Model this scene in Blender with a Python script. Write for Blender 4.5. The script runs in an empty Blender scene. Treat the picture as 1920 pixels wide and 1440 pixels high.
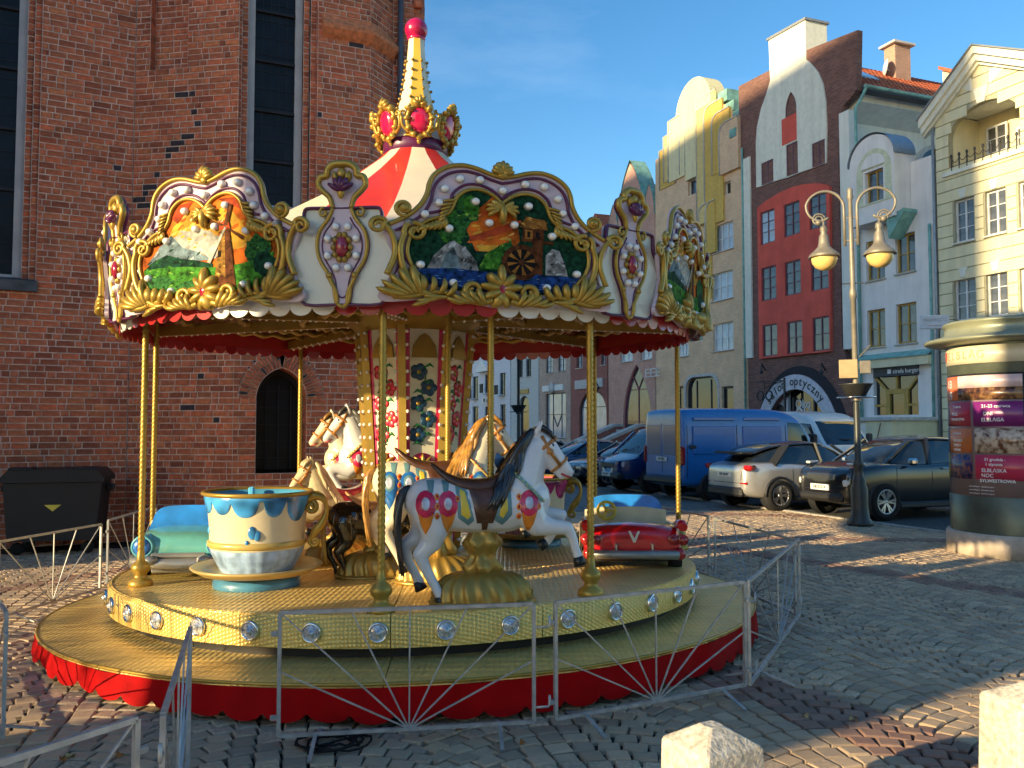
import bpy, bmesh, math, random
from mathutils import Vector, Matrix
from mathutils.geometry import tessellate_polygon
random.seed(7)
R = math.radians
SC = bpy.context.scene
COL = SC.collection

# ---------------------------------------------------------------- camera
FPX, HOR, CH = 1600.0, 800.0, 1.9
PIT = math.atan((HOR - 720.0) / FPX)
cam_d = bpy.data.cameras.new('camera')
cam = bpy.data.objects.new('camera', cam_d)
COL.objects.link(cam)
cam.location = (0, 0, CH)
cam.rotation_euler = (R(90) + PIT, 0, 0)
cam_d.sensor_fit = 'HORIZONTAL'
cam_d.sensor_width = 36
cam_d.lens = 36 * FPX / 1920.0
cam_d.clip_start = 0.05
cam_d.clip_end = 2000
SC.camera = cam

# ---------------------------------------------------------------- sky, sun, exposure
SUN_EL = R(13.0)
SUN_TRAVEL = Vector((0.825, 0.565, 0)).normalized()       # where the shadows fall
world = bpy.data.worlds.new('World')
SC.world = world
world.use_nodes = True
nt = world.node_tree
bg = nt.nodes['Background']
sky = nt.nodes.new('ShaderNodeTexSky')
sky.sky_type = 'NISHITA'
sky.sun_disc = False
sky.sun_elevation = SUN_EL
sky.sun_rotation = math.atan2(-SUN_TRAVEL.x, -SUN_TRAVEL.y)
sky.altitude = 10
sky.air_density = 1.0
sky.dust_density = 0.35
sky.ozone_density = 2.0
bg.inputs['Strength'].default_value = 0.14
hs = nt.nodes.new('ShaderNodeHueSaturation')
hs.inputs['Saturation'].default_value = 1.30
nt.links.new(sky.outputs[0], hs.inputs['Color'])
wtc = nt.nodes.new('ShaderNodeTexCoord'); wmp = nt.nodes.new('ShaderNodeMapping'); wmp.inputs['Scale'].default_value = (1.2, 1.2, 4.5)
wno = nt.nodes.new('ShaderNodeTexNoise'); wno.inputs['Scale'].default_value = 1.6; wno.inputs['Detail'].default_value = 7; wno.inputs['Roughness'].default_value = .6
wrg = nt.nodes.new('ShaderNodeMapRange'); wrg.inputs[1].default_value = .55; wrg.inputs[2].default_value = .85; wrg.inputs[3].default_value = 0.0; wrg.inputs[4].default_value = .10
wmx = nt.nodes.new('ShaderNodeMix'); wmx.data_type = 'RGBA'; wmx.inputs[7].default_value = (7.0, 7.6, 8.4, 1)       # thin high cloud
nt.links.new(wtc.outputs['Generated'], wmp.inputs[0]); nt.links.new(wmp.outputs[0], wno.inputs['Vector']); nt.links.new(wno.outputs['Fac'], wrg.inputs[0])
nt.links.new(wrg.outputs[0], wmx.inputs[0]); nt.links.new(hs.outputs[0], wmx.inputs[6]); nt.links.new(wmx.outputs[2], bg.inputs['Color'])
sun_d = bpy.data.lights.new('sun', 'SUN')
sun = bpy.data.objects.new('sun', sun_d)
COL.objects.link(sun)
sun_d.energy = 5.0
sun_d.angle = R(0.6)
sun_d.color = (1.0, 0.80, 0.46)
tv = Vector((SUN_TRAVEL.x * math.cos(SUN_EL), SUN_TRAVEL.y * math.cos(SUN_EL), -math.sin(SUN_EL)))
sun.rotation_euler = tv.to_track_quat('-Z', 'Y').to_euler()
SC.view_settings.view_transform = 'Standard'
SC.view_settings.look = 'None'
SC.view_settings.gamma = 1.0
SC.view_settings.use_curve_mapping = False
SC.view_settings.exposure = 0.9
SC.cycles.use_denoising = True
SC.cycles.max_bounces = 5
SC.cycles.diffuse_bounces = 3
SC.cycles.glossy_bounces = 3
SC.cycles.transmission_bounces = 3
SC.cycles.use_adaptive_sampling = True
SC.cycles.adaptive_threshold = 0.03
SC.cycles.sample_clamp_indirect = 8.0

# ---------------------------------------------------------------- surveying: sight lines of the photograph to points in the place
def ray(u, v):
    a = (u - 960.0) / FPX
    b = (720.0 - v) / FPX
    return Vector((a, math.cos(PIT) - b * math.sin(PIT), math.sin(PIT) + b * math.cos(PIT)))
def at(u, v, Y):
    d = ray(u, v)
    return Vector((0, 0, CH)) + d * (Y / d.y)
def on_plane(u, v, p0, n):
    d = ray(u, v)
    c = Vector((0, 0, CH))
    return c + d * ((Vector(p0) - c).dot(n) / d.dot(n))
def ground(u, v, z=0.0):
    return on_plane(u, v, (0, 0, z), Vector((0, 0, 1)))

# ---------------------------------------------------------------- mesh builder
class MB:
    def __init__(s):
        s.v = []; s.f = []; s.m = []; s.sm = []
    def add(s, vs, fs, mi=0, T=None, smooth=False):
        b = len(s.v)
        if T is not None:
            vs = [T @ Vector(p) for p in vs]
        s.v.extend([tuple(p) for p in vs])
        for f in fs:
            s.f.append([i + b for i in f]); s.m.append(mi); s.sm.append(smooth)
        return s
    def box(s, c, d, mi=0, rz=0, T=None):
        x, y, z = d[0] / 2, d[1] / 2, d[2] / 2
        vs = [Vector((i * x, j * y, k * z)) for i in (-1, 1) for j in (-1, 1) for k in (-1, 1)]
        M_ = Matrix.Translation(c) @ Matrix.Rotation(rz, 4, 'Z')
        if T is not None: M_ = T @ M_
        return s.add(vs, [(0, 1, 3, 2), (4, 6, 7, 5), (0, 4, 5, 1), (2, 3, 7, 6), (0, 2, 6, 4), (1, 5, 7, 3)], mi, M_)
    def cbox(s, c, d, b, mi=0, rz=0, T=None):
        x, y, z = d[0] / 2, d[1] / 2, d[2] / 2
        vs = []; idx = {}
        for i in (-1, 1):
            for j in (-1, 1):
                for k in (-1, 1):
                    idx[i, j, k] = len(vs)
                    vs += [Vector((i * x, j * (y - b), k * (z - b))), Vector((i * (x - b), j * y, k * (z - b))), Vector((i * (x - b), j * (y - b), k * z))]
        fs = []
        I = lambda i, j, k, a: idx[i, j, k] + a
        for i in (-1, 1):
            q = [I(i, -1, -1, 0), I(i, 1, -1, 0), I(i, 1, 1, 0), I(i, -1, 1, 0)]; fs.append(q if i > 0 else q[::-1])
            q = [I(-1, i, -1, 1), I(-1, i, 1, 1), I(1, i, 1, 1), I(1, i, -1, 1)]; fs.append(q if i > 0 else q[::-1])
            q = [I(-1, -1, i, 2), I(1, -1, i, 2), I(1, 1, i, 2), I(-1, 1, i, 2)]; fs.append(q if i > 0 else q[::-1])
        for i in (-1, 1):
            for j in (-1, 1):
                q = [I(i, j, -1, 0), I(i, j, -1, 1), I(i, j, 1, 1), I(i, j, 1, 0)]; fs.append(q if i * j > 0 else q[::-1])
                q = [I(i, -1, j, 0), I(i, 1, j, 0), I(i, 1, j, 2), I(i, -1, j, 2)]; fs.append(q if i * j > 0 else q[::-1])
                q = [I(-1, i, j, 1), I(-1, i, j, 2), I(1, i, j, 2), I(1, i, j, 1)]; fs.append(q if i * j > 0 else q[::-1])
                for k in (-1, 1):
                    q = [I(i, j, k, 0), I(i, j, k, 1), I(i, j, k, 2)]; fs.append(q if i * j * k > 0 else q[::-1])
        M_ = Matrix.Translation(c) @ Matrix.Rotation(rz, 4, 'Z')
        if T is not None: M_ = T @ M_
        return s.add(vs, fs, mi, M_)
    def tube(s, pts, r, n=8, closed=False, mi=0, T=None, sq=1.0):
        pts = [Vector(p) for p in pts]
        k = len(pts)
        rs = r if isinstance(r, (list, tuple)) else [r] * k
        vs = []; up = None
        for i, p in enumerate(pts):
            if closed: t = pts[(i + 1) % k] - pts[i - 1]
            else: t = pts[min(i + 1, k - 1)] - pts[max(i - 1, 0)]
            if t.length < 1e-9: t = Vector((0, 0, 1))
            t.normalize()
            if up is None:
                a = Vector((0, 0, 1)) if abs(t.z) < .9 else Vector((1, 0, 0))
                up = (a - t * a.dot(t)).normalized()
            else:
                up = up - t * up.dot(t)
                if up.length < 1e-6: up = t.orthogonal()
                up.normalize()
            sd = t.cross(up)
            for j in range(n):
                a = 2 * math.pi * j / n
                vs.append(p + (up * math.sin(a) * sq + sd * math.cos(a)) * rs[i])
        fs = []
        for i in range(k if closed else k - 1):
            o, q = i * n, ((i + 1) % k) * n
            for j in range(n):
                fs.append((o + j, o + (j + 1) % n, q + (j + 1) % n, q + j))
        s.add(vs, fs, mi, T, True)
        if not closed:
            b = len(s.v) - len(vs)
            s.f.append([b + j for j in range(n)][::-1]); s.m.append(mi); s.sm.append(False)
            s.f.append([b + (k - 1) * n + j for j in range(n)]); s.m.append(mi); s.sm.append(False)
        return s
    def bar(s, a, b, w, h=None, mi=0, T=None):
        a, b = Vector(a), Vector(b)
        h = h or w
        t = (b - a).normalized()
        u = Vector((0, 0, 1)) if abs(t.z) < .95 else Vector((0, 1, 0))
        sd = t.cross(u).normalized(); up = sd.cross(t)
        vs = [p + sd * i * w / 2 + up * j * h / 2 for p in (a, b) for i, j in ((-1, -1), (1, -1), (1, 1), (-1, 1))]
        return s.add(vs, [(3, 2, 1, 0), (4, 5, 6, 7), (0, 1, 5, 4), (1, 2, 6, 5), (2, 3, 7, 6), (3, 0, 4, 7)], mi, T)
    def lathe(s, prof, n=24, a0=0, a1=2 * math.pi, mi=0, T=None, smooth=True, fn=None):
        full = abs(a1 - a0 - 2 * math.pi) < 1e-6
        m = n if full else n + 1
        vs = []
        for r, z in prof:
            for j in range(m):
                a = a0 + (a1 - a0) * j / n
                rr = r if fn is None else fn(r, z, a)
                vs.append((rr * math.cos(a), rr * math.sin(a), z))
        fs = []
        for i in range(len(prof) - 1):
            for j in range(n):
                k = (j + 1) % m
                fs.append((i * m + j, i * m + k, (i + 1) * m + k, (i + 1) * m + j))
        return s.add(vs, fs, mi, T, smooth)
    def prism(s, out, y0, y1, holes=(), mi=0, T=None, side=None, back=True, smooth=False):
        """outline in (x, z), from depth y0 (front) to y1"""
        loops = [list(out)] + [list(h) for h in holes]
        tri = tessellate_polygon([[Vector((p[0], p[1], 0)) for p in l] for l in loops])
        flat = [p for l in loops for p in l]
        n = len(flat)
        vs = [(p[0], y0, p[1]) for p in flat] + [(p[0], y1, p[1]) for p in flat]
        fs = []
        for t in tri:
            a, b, c = [flat[i] for i in t]
            ar = (b[0] - a[0]) * (c[1] - a[1]) - (b[1] - a[1]) * (c[0] - a[0])
            t = list(t) if (ar > 0) == (y0 < y1) else list(t)[::-1]
            fs.append(t)
            if back: fs.append([i + n for i in t[::-1]])
        s.add(vs, fs, mi, T, smooth)
        b0 = len(s.v) - 2 * n
        o = 0
        for li, l in enumerate(loops):
            k = len(l)
            ar = sum(l[i][0] * l[(i + 1) % k][1] - l[(i + 1) % k][0] * l[i][1] for i in range(k))
            for i in range(k):
                q = [b0 + o + i, b0 + o + (i + 1) % k, b0 + n + o + (i + 1) % k, b0 + n + o + i]
                flip = (ar > 0) == (li == 0)
                if not flip: pass
                s.f.append(q[::-1] if flip == (y0 < y1) else q)
                s.m.append(mi if side is None else side); s.sm.append(smooth)
            o += k
        return s
    def sphere(s, c, r, nu=16, nv=10, mi=0, T=None):
        if not isinstance(r, (list, tuple)): r = (r, r, r)
        vs = [(c[0], c[1], c[2] - r[2])]
        for i in range(1, nv):
            t = math.pi * i / nv
            for j in range(nu):
                a = 2 * math.pi * j / nu
                vs.append((c[0] + r[0] * math.sin(t) * math.cos(a), c[1] + r[1] * math.sin(t) * math.sin(a), c[2] - r[2] * math.cos(t)))
        vs.append((c[0], c[1], c[2] + r[2]))
        fs = [(0, 1 + (j + 1) % nu, 1 + j) for j in range(nu)]
        for i in range(nv - 2):
            for j in range(nu):
                fs.append((1 + i * nu + j, 1 + i * nu + (j + 1) % nu, 1 + (i + 1) * nu + (j + 1) % nu, 1 + (i + 1) * nu + j))
        l = len(vs) - 1
        fs += [(l, 1 + (nv - 2) * nu + j, 1 + (nv - 2) * nu + (j + 1) % nu) for j in range(nu)]
        return s.add(vs, fs, mi, T, True)
    def mesh(s, name, mats):
        me = bpy.data.meshes.new(name)
        me.from_pydata(s.v, [], s.f)
        for m in (mats if isinstance(mats, (list, tuple)) else [mats]): me.materials.append(m)
        me.polygons.foreach_set('material_index', s.m)
        me.polygons.foreach_set('use_smooth', s.sm)
        me.update()
        return me
    def build(s, name, mats, parent=None, kind=None, label=None):
        return obj(name, s.mesh(name, mats), parent, kind, label)

def obj(name, me, parent=None, kind=None, label=None):
    o = bpy.data.objects.new(name, me)
    COL.objects.link(o)
    if parent is not None: o.parent = parent
    if kind: o['kind'] = kind
    if label: o['label'] = label
    return o
def thing(name, label, cat, loc=(0, 0, 0), rz=0, group=None, rot=None, scale=None):
    o = bpy.data.objects.new(name, None)
    COL.objects.link(o)
    o.empty_display_size = .2
    o.location = loc
    o.rotation_euler = rot or (0, 0, rz)
    if scale: o.scale = (scale,) * 3
    o['label'] = label; o['category'] = cat
    if group: o['group'] = group
    return o
def tag(o, label, cat, group=None):
    o['label'] = label; o['category'] = cat
    if group: o['group'] = group
    return o
def copy_tree(o, parent=None):
    c = o.copy(); COL.objects.link(c); c.parent = parent
    for ch in list(o.children): copy_tree(ch, c)
    return c
def text_mesh(body, size, depth=0.004, align='CENTER', bold=0.0, shear=0.0, space=1.0):
    cu = bpy.data.curves.new('lettering', 'FONT')
    cu.body = body; cu.size = size; cu.extrude = depth; cu.align_x = align; cu.align_y = 'CENTER'
    cu.offset = bold; cu.resolution_u = 3; cu.shear = shear; cu.space_character = space
    o = bpy.data.objects.new('lettering', cu)
    COL.objects.link(o)
    dg = bpy.context.evaluated_depsgraph_get()
    me = bpy.data.meshes.new_from_object(o.evaluated_get(dg))
    bpy.data.objects.remove(o); bpy.data.curves.remove(cu)
    return me
def lettering(body, size, m, parent, T, name='lettering', **k):
    """upright text: local x right, z up, facing -y"""
    me = text_mesh(body, size, **k)
    me.transform(T @ Matrix.Rotation(R(90), 4, 'X'))
    me.materials.clear(); me.materials.append(m)
    return obj(name, me, parent)

# ---------------------------------------------------------------- materials
def lin(c):
    return tuple(((x / 255.0) / 12.92 if x / 255.0 <= .04045 else (((x / 255.0) + .055) / 1.055) ** 2.4) for x in c)
MATS = {}
def M(name, col, rough=.6, metal=0.0, var=.12, scale=5.0, bump=0.0, bscale=60.0, spec=.5, coat=0.0, island=None, detail=4.0, trans=0.0, rvar=0.0, sss=0.0, grime=0.0):
    if name in MATS: return MATS[name]
    if rough >= .6 and spec == .5 and not coat: spec = .18
    m = bpy.data.materials.new(name); m.use_nodes = True
    t = m.node_tree; N = t.nodes; L = t.links
    p = N['Principled BSDF']
    p.inputs['Roughness'].default_value = rough
    p.inputs['Metallic'].default_value = metal
    p.inputs['Specular IOR Level'].default_value = spec
    p.inputs['Coat Weight'].default_value = coat
    p.inputs['Coat Roughness'].default_value = .08
    if trans: p.inputs['Transmission Weight'].default_value = trans
    if sss:
        p.inputs['Subsurface Weight'].default_value = sss
        p.inputs['Subsurface Radius'].default_value = (.1, .07, .04)
    tc = N.new('ShaderNodeTexCoord')
    def noise(sc, det=detail):
        n = N.new('ShaderNodeTexNoise'); n.inputs['Scale'].default_value = sc; n.inputs['Detail'].default_value = det
        L.new(tc.outputs['Object'], n.inputs['Vector']); return n
    def mix(fac, a, b, mode='MIX'):
        x = N.new('ShaderNodeMix'); x.data_type = 'RGBA'; x.blend_type = mode
        for sock, val in ((x.inputs[0], fac), (x.inputs[6], a), (x.inputs[7], b)):
            if hasattr(val, 'links'): L.new(val, sock)
            else: sock.default_value = val if isinstance(val, float) else (*val[:3], 1)
        return x.outputs[2]
    lo = tuple(max(0, c * (1 - var)) for c in col); hi = tuple(min(1, c * (1 + var)) for c in col)
    n1 = noise(scale)
    rp = N.new('ShaderNodeMapRange'); rp.inputs[1].default_value = .32; rp.inputs[2].default_value = .68
    L.new(n1.outputs['Fac'], rp.inputs[0])
    c = mix(rp.outputs[0], lo, hi)
    if island:
        geo = N.new('ShaderNodeNewGeometry'); oi = N.new('ShaderNodeObjectInfo')
        ad = N.new('ShaderNodeMath'); ad.operation = 'ADD'
        L.new(geo.outputs['Random Per Island'], ad.inputs[0]); L.new(oi.outputs['Random'], ad.inputs[1])
        fr = N.new('ShaderNodeMath'); fr.operation = 'FRACT'; L.new(ad.outputs[0], fr.inputs[0])
        cr = N.new('ShaderNodeValToRGB'); cr.color_ramp.interpolation = 'LINEAR'
        e = cr.color_ramp.elements
        e[0].position = 0; e[0].color = (*island[0], 1); e[1].position = 1; e[1].color = (*island[-1], 1)
        for i, cc in enumerate(island[1:-1]):
            x = e.new((i + 1) / (len(island) - 1)); x.color = (*cc, 1)
        L.new(fr.outputs[0], cr.inputs[0])
        c = mix(1.0, cr.outputs[0], c, 'MULTIPLY')
    if grime:
        mp = N.new('ShaderNodeMapping'); mp.inputs['Scale'].default_value = (2.2, 2.2, .22); L.new(tc.outputs['Object'], mp.inputs[0])
        ng = N.new('ShaderNodeTexNoise'); ng.inputs['Scale'].default_value = 1.4; ng.inputs['Detail'].default_value = 7; L.new(mp.outputs[0], ng.inputs['Vector'])
        mg = N.new('ShaderNodeMapRange'); mg.inputs[1].default_value = .42; mg.inputs[2].default_value = .75; mg.inputs[3].default_value = 1.0; mg.inputs[4].default_value = 1 - grime
        L.new(ng.outputs['Fac'], mg.inputs[0]); c = mix(1.0, c, mg.outputs[0], 'MULTIPLY')
    L.new(c, p.inputs['Base Color'])
    if rvar:
        n3 = noise(scale * 2.3)
        rr = N.new('ShaderNodeMapRange'); rr.inputs[3].default_value = max(.02, rough - rvar); rr.inputs[4].default_value = min(1, rough + rvar)
        L.new(n3.outputs['Fac'], rr.inputs[0]); L.new(rr.outputs[0], p.inputs['Roughness'])
    if bump:
        n2 = noise(bscale, 6)
        bp = N.new('ShaderNodeBump'); bp.inputs['Strength'].default_value = min(1, bump); bp.inputs['Distance'].default_value = .01
        L.new(n2.outputs['Fac'], bp.inputs['Height']); L.new(bp.outputs[0], p.inputs['Normal'])
    MATS[name] = m
    return m
def brick_mat(name, c1, c2, mortar, bw=.25, rh=.08, ms=.010, rough=.85, var=.5):
    m = bpy.data.materials.new(name); m.use_nodes = True
    t = m.node_tree; N = t.nodes; L = t.links; p = N['Principled BSDF']
    p.inputs['Roughness'].default_value = rough; p.inputs['Specular IOR Level'].default_value = .18
    tc = N.new('ShaderNodeTexCoord'); sp = N.new('ShaderNodeSeparateXYZ'); L.new(tc.outputs['Object'], sp.inputs[0])
    ad = N.new('ShaderNodeMath'); ad.operation = 'ADD'; L.new(sp.outputs[0], ad.inputs[0]); L.new(sp.outputs[1], ad.inputs[1])
    cb = N.new('ShaderNodeCombineXYZ'); L.new(ad.outputs[0], cb.inputs[0]); L.new(sp.outputs[2], cb.inputs[1])
    b = N.new('ShaderNodeTexBrick'); L.new(cb.outputs[0], b.inputs['Vector'])
    b.inputs['Color1'].default_value = (*c1, 1); b.inputs['Color2'].default_value = (*c2, 1); b.inputs['Mortar'].default_value = (*mortar, 1)
    b.inputs['Scale'].default_value = 1; b.inputs['Brick Width'].default_value = bw; b.inputs['Row Height'].default_value = rh
    b.inputs['Mortar Size'].default_value = ms; b.inputs['Bias'].default_value = -.1
    n = N.new('ShaderNodeTexNoise'); n.inputs['Scale'].default_value = 1.3; n.inputs['Detail'].default_value = 5; L.new(tc.outputs['Object'], n.inputs['Vector'])
    mr = N.new('ShaderNodeMapRange'); mr.inputs[3].default_value = 1 - var / 2; mr.inputs[4].default_value = 1 + var / 2; L.new(n.outputs[0], mr.inputs[0])
    mx = N.new('ShaderNodeMix'); mx.data_type = 'RGBA'; mx.blend_type = 'MULTIPLY'; mx.inputs[0].default_value = 1
    L.new(b.outputs[0], mx.inputs[6]); L.new(mr.outputs[0], mx.inputs[7]); L.new(mx.outputs[2], p.inputs['Base Color'])
    bp = N.new('ShaderNodeBump'); bp.invert = True; bp.inputs['Strength'].default_value = .5; bp.inputs['Distance'].default_value = .008
    L.new(b.outputs['Fac'], bp.inputs['Height']); L.new(bp.outputs[0], p.inputs['Normal'])
    return m
# ---------------------------------------------------------------- ground, paving setts, road
CX, CY = -1.02, 8.89                                       # the carousel's axis on the ground
FD = Vector((0.364, -0.931, 0)).normalized()               # along the house fronts, towards the viewer
m_joint = M('joint_sand', (.045, .038, .032), .95, var=.4, scale=9, bump=.4, bscale=120)
g = MB(); g.add([(-260, -120, -.035), (260, -120, -.035), (260, 420, -.035), (-260, 420, -.035)], [(0, 1, 2, 3)])
go = g.build('ground', m_joint); go['kind'] = 'structure'
ISL = [(.66, .62, .58), (.90, .84, .76), (1.15, 1.05, .92), (.78, .75, .72), (1.02, .92, .78), (.70, .68, .68)]
m_sett = M('granite_sett', (.52, .405, .30), .66, var=.22, scale=38, bump=.55, bscale=70, island=ISL, rvar=.2)
m_sett_red = M('red_sett', (.36, .23, .175), .68, var=.25, scale=30, bump=.5, bscale=70, island=[(.6, .6, .6), (1, .95, .9), (.8, .7, .7)], rvar=.15)
m_far = M('far_setts', (.20, .19, .175), .75, var=.35, scale=7, bump=.6, bscale=14)

edge0 = ground(1780, 1000); edge0.z = 0
def side(x, y):                                            # >0 beyond the paving edge (parking)
    d = Vector((x, y, 0)) - edge0
    return FD.x * d.y - FD.y * d.x
bands = [(ground(1330, 1258), ground(1720, 1392), .30), (ground(1500, 1050), ground(1915, 1113), .24),
         (ground(1290, 962), ground(1560, 968), .30), (ground(1250, 1005), ground(1700, 1012), .22),
         (ground(5, 1105), ground(215, 1070), .16)]
def in_band(x, y):
    for a, b, w in bands:
        d = (b - a); d.z = 0; l = d.length; d /= l
        r = Vector((x, y, 0)) - Vector((a.x, a.y, 0))
        if -3 < r.dot(d) < l + 3 and abs(d.x * r.y - d.y * r.x) < w: return True
    return False
def sett_shape(w, d, top=.016):
    a = [(-w, -d, -.04), (w, -d, -.04), (w, d, -.04), (-w, d, -.04)]
    b = [(-w, -d, -top * .5), (w, -d, -top * .5), (w, d, -top * .5), (-w, d, -top * .5)]
    i = .86
    c = [(-w * i, -d * i, 0), (w * i, -d * i, 0), (w * i, d * i, 0), (-w * i, d * i, 0)]
    f = []
    for k in range(4):
        n = (k + 1) % 4
        f += [(k, n, 4 + n, 4 + k), (4 + k, 4 + n, 8 + n, 8 + k)]
    f.append((8, 9, 10, 11))
    return a + b + c, f
rs = random.Random(3)
setts = []
W_, P_ = 1.52, .150
RA = W_ / math.sqrt(2)
ang = R(14)
ca, sa = math.cos(ang), math.sin(ang)
nst = 11
for ic in range(-16, 17):
    for k in range(-50, 220):
        for j in range(nst):
            th = R(-45) + R(90) * (j + .5) / nst
            lx = ic * W_ + RA * math.sin(th)
            ly = k * P_ + RA * math.cos(th) - RA
            x = ca * lx - sa * ly; y = sa * lx + ca * ly
            if y < 3.0 or y > 19.5: continue
            if abs(x) > y * .60 + 2.2: continue
            if (x - CX) ** 2 + (y - CY) ** 2 < 2.9 ** 2: continue
            if side(x, y) > -.06: continue
            if x < -2 and y > 15.4 + (x + 2) * .45: continue
            w = RA * R(90) / nst / 2 * rs.uniform(.86, .95)
            d = P_ * max(.62, math.cos(th)) / 2 * rs.uniform(.86, .95)
            setts.append((x, y, -th * .9 + ang + rs.uniform(-.10, .10), w, d, rs.uniform(-.006, .003), in_band(x, y), rs.uniform(-.03, .03), rs.uniform(-.03, .03)))
def seen(x, y):
    d = Vector((x, y, 0)) - Vector((0, 0, CH))
    b = d.y * math.sin(PIT) * 0
    u = 960 + FPX * d.x / (d.y * math.cos(PIT) + d.z * math.sin(PIT))
    v = 720 - FPX * (d.z * math.cos(PIT) - d.y * math.sin(PIT)) / (d.y * math.cos(PIT) + d.z * math.sin(PIT))
    return u, v
near = []
for i, q in enumerate(setts):
    u, v = seen(q[0], q[1])
    if 0 < u < 1920 and 700 < v < 1432 and (q[0] - CX) ** 2 + (q[1] - CY) ** 2 > 3.6 ** 2:
        near.append((q[3] * q[4] / q[1] ** 3, i))
near = set(i for _, i in sorted(near, reverse=True)[:300])
gm = [MB(), MB()]
unit = {}
for var in range(5):
    for red in (0, 1):
        b_ = MB(); vs, fs = sett_shape(1, 1)
        vs = [(p[0] * rs.uniform(.9, 1.05), p[1] * rs.uniform(.9, 1.05), p[2]) for p in vs]
        b_.add(vs, fs); unit[var, red] = b_.mesh('sett', m_sett_red if red else m_sett)
for i, (x, y, a, w, d, z, red, t1, t2) in enumerate(setts):
    if i in near:
        o = obj('sett', unit[rs.randrange(5), int(red)], go)
        o.location = (x, y, z); o.rotation_euler = (t1, t2, a); o.scale = (w, d, 1)
    else:
        vs, fs = sett_shape(w, d)
        vs = [(p[0] * rs.uniform(.9, 1.05), p[1] * rs.uniform(.9, 1.05), p[2]) for p in vs]
        gm[int(red)].add(vs, fs, 0, Matrix.Translation((x, y, z)) @ Matrix.Rotation(a, 4, 'Z') @ Matrix.Rotation(t1, 4, 'X') @ Matrix.Rotation(t2, 4, 'Y'))
b_ = MB()
for k in (0, 1):
    base = len(b_.v); b_.v += gm[k].v; b_.f += [[i + base for i in f] for f in gm[k].f]; b_.m += [k] * len(gm[k].f); b_.sm += gm[k].sm
b_.build('setts', [m_sett, m_sett_red], go, kind='stuff')
# the rest of the square, outside the picture
pz = MB(); m_plaza = M('square_paving', (.48, .38, .29), .8, var=.2, scale=3, bump=.4, bscale=20)
pz.add([(-70, -60, -.015), (70, -60, -.015), (70, 2.9, -.015), (-70, 2.9, -.015)], [(0, 1, 2, 3)])
pz.add([(-70, 2.9, -.015), (-5.4, 2.9, -.015), (-12.4, 14.0, -.015), (-70, 14, -.015)], [(0, 1, 2, 3)])
pz.add([(5.4, 2.9, -.015), (70, 2.9, -.015), (70, 4, -.015), (11.5, 14, -.015), (10.8, 14, -.015)], [(0, 1, 2, 3, 4)])
po = pz.build('square', m_plaza); po['kind'] = 'structure'
# road and parking beyond the paving edge, kerb row
m_road = M('parking_cobble', (.085, .082, .08), .8, var=.35, scale=11, bump=.8, bscale=16)
rd = MB()
p0 = edge0 - FD * -30; p1 = edge0 - FD * 120
nrm = Vector((-FD.y, FD.x, 0))
q = [p0, p0 + nrm * 60, p1 + nrm * 60, p1]
rd.add([(p.x, p.y, -.012) for p in q], [(0, 1, 2, 3)])
ro = rd.build('road', m_road); ro['kind'] = 'structure'
m_kerb = M('kerb_stone', (.36, .33, .29), .7, var=.2, scale=8, bump=.4)
kb = MB()
for i in range(46):
    c = edge0 - FD * (i * 1.0 - 8)
    kb.cbox((c.x, c.y, -.02), (.98, .16, .09), .012, rz=math.atan2(FD.y, FD.x))
ko = kb.build('kerb', m_kerb); ko['kind'] = 'structure'
# far paving where single setts can no longer be told apart
fp = MB()
p2 = [(-60, 19.4), (edge0.x - FD.x * 4, 19.4)]
b1 = edge0 - FD * 4.6; b2 = edge0 - FD * 120
fp.add([(-60, 19.4, -.02), (b1.x, 19.4, -.02), (b2.x, b2.y, -.02), (-90, b2.y, -.02)], [(0, 1, 2, 3)])
fo = fp.build('pavement', m_far); fo['kind'] = 'structure'
# ---------------------------------------------------------------- brick church
church = thing('brick_church', 'tall dark red brick church with buttresses and narrow leaded windows', 'church', (-6.4, 14.2, 0))
CHL = Vector((-6.4, 14.2, 0))
MORT = M('lime_mortar', (.64, .46, .37), .95, var=.25, scale=6, bump=.5, bscale=90)
m_brick = M('church_brick', (.55, .175, .088), .85, var=.28, scale=14, bump=.5, bscale=55,
            island=[(.48, .45, .5), (.85, .8, .8), (1.1, 1.05, 1), (.7, .58, .6), (1.1, 1.15, 1.0), (.55, .5, .55), (.95, .95, 1), (1.15, .9, .8), (.62, .7, .7)])
m_brick_dk = M('burnt_brick', (.045, .035, .04), .6, var=.3, scale=14, bump=.4)
m_cframe = M('window_plaster', (.46, .44, .43), .9, var=.12, scale=3, bump=.2)
m_glassk = M('leaded_glass', (.008, .009, .012), .35, var=.5, scale=3, spec=.25)
m_lead = M('saddle_bar', (.03, .03, .035), .6)
m_stone = M('dark_sill_stone', (.10, .095, .095), .85, var=.3, bump=.4)
COURSE = .103
WTOP = 11.6
rb = random.Random(11)
bricks = []        # (centre, ux, uz, n, length, height, proud, dark)
wallmb = MB()
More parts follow.
